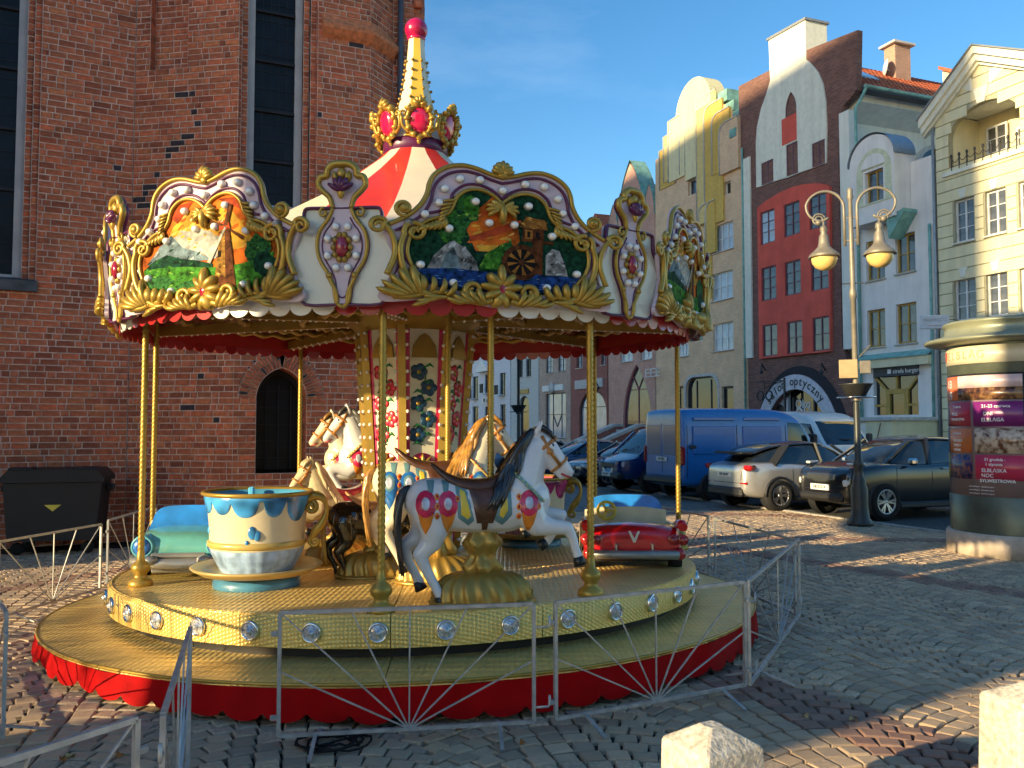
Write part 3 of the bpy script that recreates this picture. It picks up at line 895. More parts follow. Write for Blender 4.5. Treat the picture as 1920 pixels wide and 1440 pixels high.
q = MB(); q.prism([(c_ - .7, top[3] + .16), (c_ + .7, top[3] + .16)] + arc_pts(c_ - .7, c_ + .7, top[3] + .17, top[3] + .72, 12), -.97, -.94); q.build('bay_lunette', m_white, h.o)
h.win(top, m_wyel, m_gld, 2, (.5,), y=-.72, sill=m_trimgrey)
q = MB(); b_ = arc_pts(bL - .06, bR + .06, bs, bt + .08, 18)
for a, b in zip(b_, b_[1:]): q.add([(a[0], -.98, a[1]), (b[0], -.98, b[1]), (b[0], .3, b[1]), (a[0], .3, a[1])], [(3, 2, 1, 0)], 0)
q.build('bay_roof', M('zinc_sheet', (.36, .40, .44), .45, .5), h.o)
h.slab('bay_bracket', [(bR - .5, bz0 - .9), (bR + .35, bz0 + .1), (bR + .35, bz0 + .25), (bR - .6, bz0 + .0)], -.8, -.02, m_copper)
for r in rows: h.win(r, m_wyel, m_gld, 2, (.5,), y=.14, fw=.09, sill=m_trimgrey)
h.core((x0, x1, 0, h.pt(1720, 300)[1]), m_white)
# shop front
sx0, sx1, sz0, sz1 = shop; sc = (sx0 + sx1) / 2; sh = sz1 - sz0; sw = sx1 - sx0
q = MB(); y = .14
for a, b in (((sx0, sz1), (sc - sw * .23, sz0 + sh * .62)), ((sx1, sz1), (sc + sw * .23, sz0 + sh * .62)), ((sc, sz1), (sc, sz0 + sh * .62)), ((sx0, sz0 + sh * .25), (sc - sw * .22, sz0 + sh * .25)), ((sx1, sz0 + sh * .25), (sc + sw * .22, sz0 + sh * .25))):
    q.bar((a[0], y, a[1]), (b[0], y, b[1]), .10)
q.prism([(sc - sw * .25, sz0), (sc + sw * .25, sz0), (sc + sw * .25, sz0 + sh * .66), (sc - sw * .25, sz0 + sh * .66)], y - .06, y + .06, [[(sc - sw * .16, sz0 + .05), (sc + sw * .16, sz0 + .05), (sc + sw * .16, sz0 + sh * .54), (sc - sw * .16, sz0 + sh * .54)]])
so = q.build('shop_window', m_wyel, h.o)
q = MB(); q.box((sc, .2, (sz0 + sz1) / 2), (sw, .02, sh)); q.build('pane', m_gl, so)
sg = h.rc(1640, 1724, 688, 705); b = h.box('shop_sign', sg, -.10, .0, m_shopdk)
lettering('■ strefa burgera', .27, m_letter, b, Matrix.Translation(((sg[0] + sg[1]) / 2 + .5, -.108, (sg[2] + sg[3]) / 2)))
cn = h.rc(1612, 1748, 672, 688)
q = MB(); q.prism([(cn[0] - .1, cn[2]), (cn[1] + .1, cn[2]), (cn[1] + .1, cn[3]), (cn[0] - .1, cn[3])], -.35, 0); q.build('shop_cornice', m_cream, h.o)
q = MB(); q.add([(cn[0] - .2, -.42, cn[3]), (cn[1] + .15, -.42, cn[3]), (cn[1] + .15, 0, cn[3] + .28), (cn[0] - .2, 0, cn[3] + .28)], [(0, 1, 2, 3)]); q.build('cornice_roof', m_copper, h.o)
h.pipe(h.pt(1750, 600)[0], -.10, .8, h.pt(1745, 420)[1])
# raised terrace with stair wall
tz_ = h.pt(1690, 783)[1]; t0 = h.pt(1622, 810)[0]; t1 = h.pt(1760, 810)[0]
h.box('terrace_wall', (t0, (t0 + t1) / 2 + .6, 0, tz_ - .15), -2.4, -.02, m_mint); h.box('stair_wall', ((t0 + t1) / 2 + .61, t1, 0, tz_ - .15), -2.5, -.02, m_cream)
h.box('terrace_coping', (t0 - .1, t1 + .1, tz_ - .15, tz_), -2.6, .0, m_trimgrey)
cz_ = (t0 + (t0 + t1) / 2 + .6) / 2
q = MB(); q.prism(arc_pts(cz_ - 1.1, cz_ + 1.1, .15, 1.1, 14), -2.46, -2.4); q.prism([(t0 + .1, tz_ - .55), (cz_ - .6, tz_ - .55), (cz_ - .7, tz_ - .3), (t0 + .1, tz_ - .3)], -2.45, -2.4); q.prism([(cz_ + .5, tz_ - .55), (cz_ + 2, tz_ - .55), (cz_ + 2, tz_ - .3), (cz_ + .4, tz_ - .3)], -2.45, -2.4)
q.build('terrace_relief', m_white, h.o)
q = MB(); q.tube([((t0 + t1) / 2 + 1.0, -2.6, .35), (t1 - .5, -2.6, tz_ - .25)], .025, 8); q.build('handrail', M('wood_rail', (.25, .11, .05), .5), h.o)
# projecting sign board
h2 = thing('projecting_sign', 'white projecting shop sign board beside the drainpipe above the column roof', 'sign', at(1752, 604, 31.0))
q = MB(); q.cbox((0, 0, 0), (1.0, .1, .50), .02); q.build('board', M('sign_board', (.62, .62, .64), .6), h2)
h2.rotation_euler = (0, 0, R(-8))
lettering('PROMESCO', .16, M('sign_grey', (.36, .36, .38), .6), h2, Matrix.Translation((0, -.055, .07)))
lettering('kancelaria notarialna', .055, M('sign_rust', (.5, .3, .25), .6), h2, Matrix.Translation((0, -.055, -.13)))
q = MB(); q.bar((.5, 0, .1), (.95, .35, .1), .03); q.bar((.5, 0, -.1), (.95, .35, -.1), .03); q.build('bracket', m_wdark, h2)

# ---- dark brick house with red panel
h = House('dark_brick_house', 'dark brick house with red window panel, white arched crown and red tiled roof', 1490)
o1 = h.poly([(1405, 880), (1403, 680), (1399, 500), (1396, 305), (1392, 284), (1386, 270), (1385, 162), (1446, 130), (1512, 94), (1608, 56), (1606, 168), (1594, 184), (1580, 198), (1574, 222), (1572, 300), (1579, 650), (1597, 700), (1603, 880)])
o1[0] = (o1[1][0], 0); o1[-1] = (o1[-2][0], 0)
arch = h.rc(1437, 1566, 716, 880)
pw = h.poly([(1420, 352), (1419, 270), (1421, 238), (1429, 203), (1438, 178), (1446, 152), (1443, 76), (1512, 38), (1513, 112), (1524, 121), (1536, 136), (1545, 158), (1550, 190), (1552, 240), (1551, 306)])
pr_ = h.poly([(1428, 673), (1424, 391), (1440, 377), (1467, 361), (1490, 351), (1510, 346), (1535, 344), (1553, 346), (1560, 351), (1562, 659)])
# arch ring of the shop at street level
aL = h.pt(1415, 790)[0]; aR_ = h.pt(1580, 800)[0]; aT = h.pt(1492, 702)[1]; aS = .6
o_ring = [(aL, 0), (aR_, 0)] + arc_pts(aL, aR_, aS, aT, 28)
iL = aL + .75; iR = aR_ - .75; iT = aT - .75
i_ring = [(iL, 0.05), (iR, 0.05)] + arc_pts(iL, iR, aS, iT, 28)
h.slab('wall', o1, 0.0, .3, m_dkbrick, [[(p[0], max(p[1], .02)) for p in i_ring]])
q = MB(); q.prism(o_ring, -.06, -.001, [i_ring]); q.build('arch_ring', M('pale_lilac_render', (.62, .61, .66), .9), h.o)
q = MB(); a2 = [(aL - .02, 0), (aR_ + .6, 0)] + arc_pts(aL - .02, aR_ + .6, aS, aT + .42, 28)
a3 = [(aL + .0, .01), (aR_ + .02, .01)] + arc_pts(aL + .0, aR_ + .02, aS, aT + .02, 28)
q.prism(a2, -.03, -.001, [a3]); q.build('arch_border', M('black_band', (.03, .03, .04), .7), h.o)
cxr = (aL + aR_) / 2; wr_ = (aR_ - aL) / 2
txt = 'salon optyczny'
for i, ch in enumerate(txt):
    if ch == ' ': continue
    th = R(132 - i * 84 / (len(txt) - 1))
    x = cxr + (wr_ - .36) * math.cos(th); z = aS + (aT - aS - .36) * math.sin(th)
    lettering(ch, .62, m_shopdk, h.o, Matrix.Translation((x, -.07, z)) @ Matrix.Rotation(th - R(90), 4, 'Y').inverted(), 'sign_letter', bold=.01)
dx = iL + (iR - iL) * .32
q = MB(); q.prism([(iL, .02), (dx, .02), (dx, iT * .9), (iL + .4, iT * .78), (iL, aS + .3)], .30, .42); q.build('door_surround', M('pale_lilac_render', (.6, .6, .6)), h.o)
q = MB(); dm = (iL + dx) / 2 + .1; q.prism([(dm - .55, .02), (dm + .55, .02)] + arc_pts(dm - .55, dm + .55, 2.5, 3.1, 12), .28, .32); q.build('door', m_wdark, h.o)
q = MB(); q.box(((dx + iR) / 2, .5, iT / 2), (iR - dx, .03, iT)); so = q.build('shop_window', m_gl, h.o)
q = MB()
for f_ in (.05, .5): q.box((dx + (iR - dx) * f_ + .1, .44, iT * .45), (.1, .08, iT * .9))
q.box(((dx + iR) / 2, .44, iT * .62), (iR - dx, .08, .09)); q.build('mullion', m_wdark, so)
lettering('Oko', .62, m_letter, so, Matrix.Translation((dx + .95, .47, iT * .80)), bold=.012); lettering('w', .3, m_letter, so, Matrix.Translation((dx + 1.45, .47, iT * .735))); lettering('Oko', .74, m_letter, so, Matrix.Translation((dx + 1.05, .47, iT * .675)), bold=.015)
for sx, szz, rr in ((dx + .85, iT * .42, .62), (dx + 2.75, iT * .40, .66)):
    q = MB(); q.prism([(sx + (rr if k % 2 == 0 else rr * .33) * math.sin(math.pi * k / 6), szz + (rr if k % 2 == 0 else rr * .33) * math.cos(math.pi * k / 6)) for k in range(12)], .44, .47); q.build('paper_star', m_letter, so)
for k in range(5): lettering('PEŁNA OFERTA OPRAW', .14, m_letter, so, Matrix.Translation((dx + 2.7, .47, iT * (.60 - .05 * k))))
wp = [h.rc(1429, 1452, 302, 345), h.rc(1476, 1498, 268, 330), h.rc(1524, 1549, 265, 311)]
gw = h.rc(1474, 1495, 172, 222); gp = [(gw[0], gw[2]), (gw[1], gw[2])] + goth_pts(gw[0], gw[1], gw[2] + .45, gw[3])
h.slab('crown_panel', pw, -.07, -.002, m_creamlt, [h.loop(r) for r in wp] + [gp])
for r in wp: h.win(r, m_wpurple, m_gld, 2, (.5,), y=-.03)
h.shape_win(gp, m_wpurple, m_gl, y=-.03)
rp = h.rc(1468, 1496, 218, 268); h.box('red_infill', rp, -.09, -.071, m_red)
tw = h.poly([(1443, 76), (1512, 38), (1513, 112), (1446, 152)]); tw = [tw[3], tw[2], tw[1], tw[0]]
h.slab('crown_tower', tw, -.001, 1.3, m_creamlt)
q = MB(); q.prism([(tw[3][0] - .08, tw[3][1]), (tw[2][0] + .08, tw[2][1]), (tw[2][0] + .08, tw[2][1] + .12), (tw[3][0] - .08, tw[3][1] + .12)], -.15, 1.4); q.build('tower_coping', M('roof_flashing', (.25, .26, .27)), h.o)
wrd = []
for (a, b, t, bt) in ((1430, 1457, 395, 457), (1474, 1504, 380, 442), (1522, 1554, 364, 428), (1432, 1460, 500, 563), (1476, 1506, 489, 553), (1525, 1558, 476, 544), (1434, 1462, 608, 668), (1480, 1509, 602, 663), (1528, 1560, 594, 658)):
    wrd.append(h.rc(a, b, t, bt))
h.slab('red_panel', pr_, -.16, -.002, m_red, [h.loop(r) for r in wrd])
for i, r in enumerate(wrd): h.win(r, m_wpurple, m_gls if i == 0 else (m_gld if i < 6 else m_gld), 2, (.36, .68) if i < 6 else (.5,), y=-.10, fw=.07, sill=m_trimgrey)
q = MB(); q.prism([(-3.4, 0), (4.2, 0), (4.2, 15.0), (-3.4, 15.0)], .31, 1.2)
zE = h.pt(1604, 168)[1]; xE = o1[10][0]; xW = o1[6][0]; zR = zE + 3.5; xM = (xE + xW) / 2
q = MB(); q.prism([(xW + .9, 0), (xE - 1.6, 0), (xE - 1.6, zE - .9), (xE - .3, zE - .4), (xE - .3, zE), (xM, zR), (xW + .2, zE), (xW + .9, zE - 1)], .55, 10.5); q.build('house_body', m_mint, h.o)
for sg_ in (1, -1):                                    # tiled roof slopes, one row of tiles at a time
    ex = xE + .35 if sg_ > 0 else xW - .2; nrow = 13
    for k in range(nrow):
        f0, f1 = k / nrow, (k + 1) / nrow
        xa_, xb_ = ex + (xM - ex) * f0, ex + (xM - ex) * f1; z0_, z1_ = zE + (zR - zE) * f0, zE + (zR - zE) * f1
        q = MB(); n = 34
        for j in range(n):
            ya, yb = .3 + 10.2 * j / n, .3 + 10.2 * (j + 1) / n; ym = (ya + yb) / 2; dz = .05
            vs = [(xa_, ya, z0_ + .06), (xa_, ym, z0_ + .06 + dz), (xa_, yb - .01, z0_ + .06), (xb_, ya, z1_ + .02), (xb_, ym, z1_ + .02 + dz), (xb_, yb - .01, z1_ + .02)]
            f = [(0, 1, 4, 3), (1, 2, 5, 4)]
            q.add(vs, f if sg_ > 0 else [t[::-1] for t in f], 0)
        q.build('tile_row', m_tile, h.o, kind='stuff')
q = MB(); q.box((xE + .2, 5.4, zE - .12), (.5, 10.3, .08)); q.build('soffit', m_wdark, h.o)
q = MB(); q.tube([(xE + .42, .1, zE + .02), (xE + .42, 10.4, zE + .02)], .09, 8); q.build('gutter', m_copper, h.o)
px_ = h.pt(1611, 400)[0]
q = MB(); q.tube([(xE + .42, .2, zE), (xE + .1, .15, zE - .5), (px_, -.1, zE - .9), (px_, -.1, 1)], .07, 8); q.build('downpipe', m_copper, h.o)
# arched window high in the side wall
sx_ = xE - 1.6; T_s = Matrix.Translation((sx_ + .02, 6.6, 0)) @ Matrix.Rotation(R(90), 4, 'Z')
za_ = zE - 2.9
ao = [(-1.5, za_), (1.5, za_)] + arc_pts(-1.5, 1.5, za_ + .1, za_ + 1.5, 14); ai = [(-1.2, za_ + .08), (1.2, za_ + .08)] + arc_pts(-1.2, 1.2, za_ + .18, za_ + 1.28, 14)
q = MB(); q.prism(ao, -.12, .0, [ai], T=T_s); aw = q.build('arched_window', m_trimgrey, h.o)
q = MB(); q.prism(ai, -.05, -.02, T=T_s); q.build('pane', m_gl, aw)
q = MB(); q.bar(T_s @ Vector((0, -.07, za_)), T_s @ Vector((0, -.07, za_ + 1.28)), .08); q.build('mullion', m_wyel, aw)
# skylight, chimney and dish
def onroof(f, y, lift=.1): return (xE + .35 + (xM - xE - .35) * f, y, zE + (zR - zE) * f + lift)
q = MB(); a = [onroof(f, y, .16) for f, y in ((.42, 1.5), (.42, 3.0), (.72, 3.0), (.72, 1.5))]; b = [onroof(f, y, .02) for f, y in ((.40, 1.4), (.40, 3.1), (.74, 3.1), (.74, 1.4))]
q.add(a + b, [(0, 1, 2, 3), (4, 5, 1, 0), (5, 6, 2, 1), (6, 7, 3, 2), (7, 4, 0, 3)]); q.build('skylight', m_gls, h.o)
ch = onroof(.80, 6.2); ch = (ch[0], ch[1], ch[2])
q = MB(); q.cbox((ch[0], ch[1], ch[2] + .35), (.75, 1.1, 2.4), .02); co = q.build('chimney', brick_mat('chimney_brick', (.45, .22, .14), (.5, .27, .18), (.4, .35, .3)), h.o)
q = MB(); q.cbox((ch[0], ch[1], ch[2] + 1.65), (1.1, 1.5, .14), .02); q.build('chimney_cap', m_trimgrey, co)
q = MB(); q.lathe([(0.001, .12), (.25, .085), (.42, .02), (.5, -.05), (.42, 0), (.25, .065), (0.001, .1)], 20, T=Matrix.Translation((ch[0] + .1, ch[1] - .95, ch[2] + .3)) @ Matrix.Rotation(R(80), 4, 'X') @ Matrix.Rotation(R(-35), 4, 'Y')); q.bar((ch[0] + .1, ch[1] - .9, ch[2] + .3), (ch[0], ch[1] - .5, ch[2] + .2), .05); q.build('satellite_dish', m_wwhite, h.o)
q = MB(); q.prism([(xE - 3.4, zE - 1), (xE + 1.2, zE - 1), (xE + 1.2, zE + .9), (xE - 3.4, zR + .25)], 9.3, 9.9); q.build('fire_wall', m_cream, h.o)
q = MB(); q.prism([(xE - 3.5, zR + .25), (xE + 1.3, zE + .9), (xE + 1.3, zE + 1.08), (xE - 3.5, zR + .43)], 9.1, 10.1); q.build('fire_wall_tiles', m_tile, h.o)
sr = h.rc(1399, 1411, 305, 672); h.box('pilaster', (sr[0], sr[1], sr[2], sr[3] + .3), -.12, -.002, m_creamlt)
sr2 = h.rc(1577, 1597, 200, 655); h.box('pilaster', (sr2[0] + .05, sr2[1], sr2[2], sr2[3] - .2), -.06, .29, m_mint)
for u_ in (1436, 1548):
    x_, z_ = h.pt(u_, 694); q = MB(); q.tube([(x_, -.02, z_), (x_ + .3, -.5, z_ + .3), (x_ + .5, -.7, z_ - .1)], .035, 6); q.sphere((x_ + .5, -.7, z_ - .15), .1, 8, 6); q.build('sign_light', m_wdark, h.o)
gx, gz = h.pt(1448, 742)
gs = thing('glasses_sign', 'hanging spectacles shaped sign on iron bracket under the white arch', 'sign', h.o.matrix_basis @ Vector((gx, -.5, gz)), HRZ)
q = MB()
for sx in (-.36, .36): q.tube([(sx + .26 * math.cos(a), 0, .24 * math.sin(a)) for a in [k * math.pi / 8 for k in range(16)]], .045, 6, True)
q.bar((-.1, 0, .08), (.1, 0, .08), .05); q.build('spectacles', m_wdark, gs)
q = MB(); q.bar((-.7, 0, .75), (1.1, .4, .75), .06); q.bar((1.1, .42, .9), (1.1, .42, -1.4), .09); q.bar((0, 0, .75), (0, 0, .2), .03); q.bar((-.2, 0, .35), (1.0, .4, .75), .04); q.build('bracket', m_wdark, gs)

# ---- beige brick house with organ pipe gable
h = House('beige_brick_house', 'beige brick house with stepped yellow organ pipe gable next to dark brick house', 1320)
zt0 = h.pt(1300, 320)[1]
bw_ = [h.rc(1338, 1375, 419, 470), h.rc(1334, 1374, 510, 562), h.rc(1337, 1375, 605, 657), h.rc(1268, 1291, 622, 668), h.rc(1358, 1370, 340, 364)]
sw_ = [h.rc(1302, 1318, 616, 640), h.rc(1290, 1309, 335, 364)]
dr = h.rc(1287, 1347, 706, 880); dr = (dr[0], dr[1], 0.02, dr[3])
o1 = h.poly([(1229, 880), (1229, 300), (1246, 291), (1256, 292), (1257, 268), (1268, 262), (1268, 225), (1345, 190), (1345, 200), (1360, 195), (1361, 210), (1372, 207), (1374, 224), (1386, 222), (1388, 275), (1396, 310), (1405, 880)])
o1[0] = (o1[0][0], 0); o1[-1] = (o1[-1][0], 0)
dout = [(dr[0], .02), (dr[1], .02), (dr[1], dr[3] - .8)] + [(dr[1] - .8 + .8 * math.cos(a), dr[3] - .8 + .8 * math.sin(a)) for a in [math.pi / 2 * k / 6 for k in range(1, 7)]] + [(dr[0] + .8 - .8 * math.sin(a), dr[3] - .8 + .8 * math.cos(a)) for a in [math.pi / 2 * k / 6 for k in range(0, 7)]]
sd = [h.rc(1354, 1376, 724, 880), h.rc(1268, 1282, 724, 880)]
sd = [(r[0], r[1], .02, r[3]) for r in sd]
h.slab('wall', o1, 0, .3, m_bgbrick, [h.loop(r) for r in bw_ + sw_ + sd] + [dout])
q = MB(); xs0, xs1 = o1[0][0], o1[-1][0]
h.core((xs0 + .05, xs1 - .05, 0, zt0), m_bgbrick, .32); 
q.prism([(xs0 + .3, zt0), (xs1 - .3, zt0), ((xs0 + xs1) / 2, zt0 + 5.2)], .9, 9); q.build('roof', m_tile, h.o)
for r in bw_[:4]: h.win(r, m_wwhite, m_gls, 3 if r[1] - r[0] > 1.2 else 2, (.48,), y=.12, fw=.07, sill=m_trimgrey)
for r in bw_[4:] + sw_: h.win(r, m_wwhite, m_gl, 1, (), y=.16, fw=.06)
q = MB(); c = [(p[0] + (.14 if p[0] > (dr[0] + dr[1]) / 2 else -.14), p[1] + (.16 if p[1] > .1 else 0)) for p in dout]; q.prism(c, -.05, -.001, [dout]); q.build('door_surround', m_trimgrey, h.o)
cc = (dr[0] + dr[1]) / 2
h.shape_win(dout, m_wdark, m_gl, y=.15, k=.93, bars=[((cc - .75, .1), (cc - .75, dr[3] - .2)), ((cc + .75, .1), (cc + .75, dr[3] - .2)), ((dr[0] + .1, dr[3] * .45), (dr[1] - .1, dr[3] * .45))], name='shop_door')
for r in sd: h.shape_win(h.loop(r), m_wdark, m_gl, y=.15, k=.9)
def pipe(uL, uR, vt, vb, m, proud, rnd=True, white=True, thick=None):
    r = h.rc(uL, uR, (vt + vb) / 2, (vt + vb) / 2 + 1); x0_, x1_ = r[0], r[1]; um = (uL + uR) / 2
    zt_ = h.pt(um, vt)[1]; zb_ = h.pt(um, vb)[1]; rad = (x1_ - x0_) / 2 if rnd is True else .6
    if rnd is True: loop = [(x0_, zb_), (x1_, zb_)] + arc_pts(x0_, x1_, zt_ - rad, zt_, 14)
    elif rnd == 'L': loop = [(x0_, zb_), (x1_, zb_), (x1_, zt_)] + [(x0_ + rad - rad * math.sin(a), zt_ - rad + rad * math.cos(a)) for a in [math.pi / 2 * k / 6 for k in range(7)]]
    else: loop = [(x0_, zb_), (x1_, zb_)] + [(x1_ - rad + rad * math.cos(a), zt_ - rad + rad * math.sin(a)) for a in [math.pi / 2 * k / 6 for k in range(7)]] + [(x0_, zt_)]
    o = h.slab('gable_pipe', loop, -proud, (thick or .0) - .001, m)
    if white:
        e = .09
        if rnd == 'L': l2 = [(x0_ - e, zb_), (x0_, zb_)] + loop[:2:-1][::-1][::-1]
        q = MB()
        edge = loop[1:] if rnd is True else (loop[2:] if rnd == 'L' else loop[1:])
        q.tube([(p[0], -proud - .01, p[1]) for p in (edge + [loop[0]])], .055, 5); q.build('pipe_trim', m_trimgrey, o)
    return o
pipe(1269, 1335, 147, 212, m_pipew, .10, True, False, 1.0)
pipe(1288, 1308, 205, 336, m_pipew, .16, False and True or 'R', False)
pipe(1308, 1345, 178, 420, m_pipey, .08, 'L'); pipe(1324, 1358, 193, 420 , m_pipeo, .12, 'L'); pipe(1339, 1372, 209, 322, m_pipeo, .16, 'L')
pipe(1354, 1389, 226, 322, m_bgbrick, .20, 'L')
pipe(1256, 1288, 219, 336, m_pipew, .12, 'R'); pipe(1247, 1277, 249, 336, m_pipey, .10, 'R'); pipe(1238, 1268, 276, 350, m_pipeo, .06, 'R')
pipe(1315, 1330, 385, 420, m_pipey, .20, 'L'); pipe(1328, 1345, 378, 475, m_pipeo, .18, 'L', True)
pipe(1318, 1336, 480, 560, m_pipeo, .10, 'L'); pipe(1302, 1320, 556, 616, m_pipeo, .14, 'L')
for (uL, uR, vt, vb) in ((1345, 1362, 170, 192), (1360, 1375, 190, 210), (1373, 1387, 205, 226)):
    r = h.rc(uL, uR, vt, vb); h.box('copper_step', r, .02, 1.2, m_copper)
h.pipe(h.pt(1397, 500)[0], -.1, .3, h.pt(1390, 280)[1]); r = h.rc(1374, 1386, 242, 258); h.box('rain_head', r, -.25, -.02, m_copper)
# ---------------------------------------------------------------- far end of the row
def far_house(name, label, uL, uR, vtop, m, wins, wm, gm, shop=None, top=None, ground_m=None):
    h = House(name, label, (uL + uR) / 2)
    x0, x1 = h.pt(uL, 760)[0] + .02, h.pt(uR, 760)[0] - .02; zt = h.pt((uL + uR) / 2, vtop)[1]
    ws = [h.rc(*w) for w in wins]
    holes = [h.loop(r) for r in ws]
    if shop: holes.append([(p[0], max(p[1], .05)) for p in shop(h)])
    out = [(x0, 0), (x1, 0), (x1, zt)] + (top(h, x0, x1, zt) if top else []) + [(x0, zt)]
    h.slab('wall', out, 0, .3, m, holes)
    h.core((x0 + .02, x1 - .02, 0, zt - .1), m, .55)
    q = MB(); q.prism([(x0 - .1, zt - .1), (x1 + .1, zt - .1), ((x0 + x1) / 2, zt + 2.4)], .6, 9); q.build('roof', m_tile, h.o)
    for r in ws: h.win(r, wm, gm, 2, (.33, .67), y=.14, fw=.08, sill=m_trimgrey)
    return h, x0, x1, zt
# pink brick with pointed gables
def gab(h, x0, x1, zt):
    ps = []
    spec = [(1232, 1207, 345), (1232, 1158, 300), (1160, 1140, 372)]
    for a, b, v in spec:
        xa_, xb_ = h.pt(b, 400)[0], min(x1, h.pt(a, 400)[0]); ztop = h.pt((a + b) / 2, v)[1]
    a = h.pt(1207, 400)[0]; b = h.pt(1158, 400)[0]
    z2 = h.pt(1220, 344)[1]; z1 = h.pt(1193, 300)[1]; z0 = h.pt(1150, 385)[1]
    g1 = goth_pts(a, x1, zt, z2, 6); g2 = goth_pts(b, a, zt, z1, 8); g3 = goth_pts(x0, b, zt, z0, 6)
    return g1[1:-1] + g2[1:-1] + g3[1:-1]
def gothdoor(h):
    r = h.rc(1168, 1221, 683, 860); return [(r[0], .9), (r[1], .9)] + goth_pts(r[0], r[1], .9 + (r[3] - .9) * .25, r[3], 10)
h, x0, x1, zt = far_house('pink_brick_house', 'pink brick house with pointed gables and tall pointed plum doorway', 1141, 1231, 420, m_pkbrick, [(1163, 1186, 634, 678), (1201, 1222, 630, 674), (1163, 1186, 560, 600), (1201, 1222, 556, 596)], m_wwhite, m_gls, gothdoor, gab)
gd = gothdoor(h); gx0, gx1 = gd[0][0], gd[1][0]; gm_ = (gx0 + gx1) / 2; gt = max(p[1] for p in gd)
h.shape_win(gd, M('plum_paint', (.22, .03, .07), .5), m_gld, y=.15, k=.93, bars=[((gm_, 1.0), (gm_, gt * .72)), ((gx0 + .1, gt * .36), (gx1 - .1, gt * .36)), ((gm_, gt * .72), (gm_ - 1.0, gt * .93)), ((gm_, gt * .72), (gm_ + 1.0, gt * .93)), ((gx0 + .2, gt * .72), (gx1 - .2, gt * .72))], name='shop_door')
for a, b in ((1158, 1207), (1207, 1231), (1141, 1158)):
    xa_, xb_ = h.pt(a, 400)[0], min(x1, h.pt(b, 400)[0]); ztp = h.pt((a + b) / 2, {1158: 300, 1207: 344, 1141: 385}[a])[1]
    pts = goth_pts(xa_, xb_, zt, ztp, 8); q = MB()
    for p, r in zip(pts, pts[1:]): q.add([(p[0], -.04, p[1] + .03), (r[0], -.04, r[1] + .03), (r[0], 1.2, r[1] + .03), (p[0], 1.2, p[1] + .03)], [(3, 2, 1, 0)])
    q.build('gable_flashing', m_copper, h.o)
r = h.rc(1218, 1238, 692, 706); q = MB()
for k in range(3): q.bar((r[0], -.3 - .0, r[2] + (r[3] - r[2]) * k / 2), (r[1] + .4, -.3, r[2] + (r[3] - r[2]) * k / 2), .05)
for k in range(3): q.bar((r[0] + (r[1] - r[0]) * k / 2, -.3, r[2]), (r[0] + (r[1] - r[0]) * k / 2, -.3, r[3]), .06)
q.build('sign_frame', m_wwhite, h.o)
for sx in (gx0 - .3, gx1 - .6):                     # entrance stairs with sloping cheek walls
    q = MB(); T = Matrix.Translation((sx, 0, 0)) @ Matrix.Rotation(R(90), 4, 'Z')
    q.prism([(-4.2, 0), (0, 0), (0, 1.9), (-.6, 1.9), (-4.2, .5)], -.25, .25, T=T); q.build('stair_cheek', m_drbrick, h.o)
    q = MB(); q.prism([(-4.3, .5), (-.6, 1.9), (0, 1.9), (0, 2.1), (-.65, 2.1), (-4.3, .7)], -.33, .33, T=T); q.build('stair_coping', m_trimgrey, h.o)
for k in range(6):
    q = MB(); q.box(((gx0 + gx1) / 2 - 1.0, -.4 - k * .3, .45 - k * .075 + .4), (1.9, .32, 1.7 - k * .3)); q.build('step', m_trimgrey, h.o)
# deep red narrow house
def archs(h):
    r = h.rc(1086, 1137, 733, 850); return [(r[0], 1.0), (r[1], 1.0)] + arc_pts(r[0], r[1], r[3] - 1.6, r[3], 12)
h, x0, x1, zt = far_house('deep_red_house', 'narrow deep red house with large arched shop window and pale sign', 1071, 1139, 455, m_drbrick, [(1081, 1092, 655, 690), (1102, 1115, 653, 687), (1127, 1135, 648, 684)], m_wdark, m_gls, archs)
a_ = archs(h); m_ = (a_[0][0] + a_[1][0]) / 2
h.shape_win(a_, m_wdark, m_gls, y=.15, k=.92, bars=[((m_, 1), (m_, 5)), ((a_[0][0], 3.4), (a_[1][0], 3.4))])
r = h.rc(1080, 1131, 711, 728); h.box('shop_sign', r, -.12, 0, m_trimgrey)
r = h.rc(1117, 1134, 721, 738); q = MB(); cx_, cz_2 = (r[0] + r[1]) / 2, (r[2] + r[3]) / 2
q.tube([(cx_ + x * .75, -.5, cz_2 + z * .45) for x, z in ((-1, .1), (-.6, .8), (.6, .8), (1, .1), (0, -1))], .06, 5, True); q.build('diamond_sign', m_wdark, h.o)
# brown brick
def sqs(h):
    r = h.rc(1023, 1061, 737, 850); return [(r[0], .9), (r[1], .9), (r[1], r[3]), (r[0], r[3])]
h, x0, x1, zt = far_house('brown_brick_house', 'brown brick house with paired windows and tall gridded shop window', 1011, 1070, 470, m_brbrick, [(1023, 1036, 665, 699), (1046, 1060, 661, 696)], m_wdark, m_gls, sqs)
a_ = sqs(h); m_ = (a_[0][0] + a_[1][0]) / 2; zt2 = a_[2][1]; wq = (a_[1][0] - a_[0][0])
h.shape_win(a_, m_wdark, m_gls, y=.15, k=.94, bars=[((m_ - wq * .2, .9), (m_ - wq * .2, zt2)), ((m_ + wq * .22, .9), (m_ + wq * .22, zt2)), ((a_[0][0], zt2 * .62), (a_[1][0], zt2 * .62)), ((m_ - wq * .2, zt2 * .62), (m_, zt2 * .4)), ((m_ + wq * .22, zt2 * .62), (m_, zt2 * .4))])
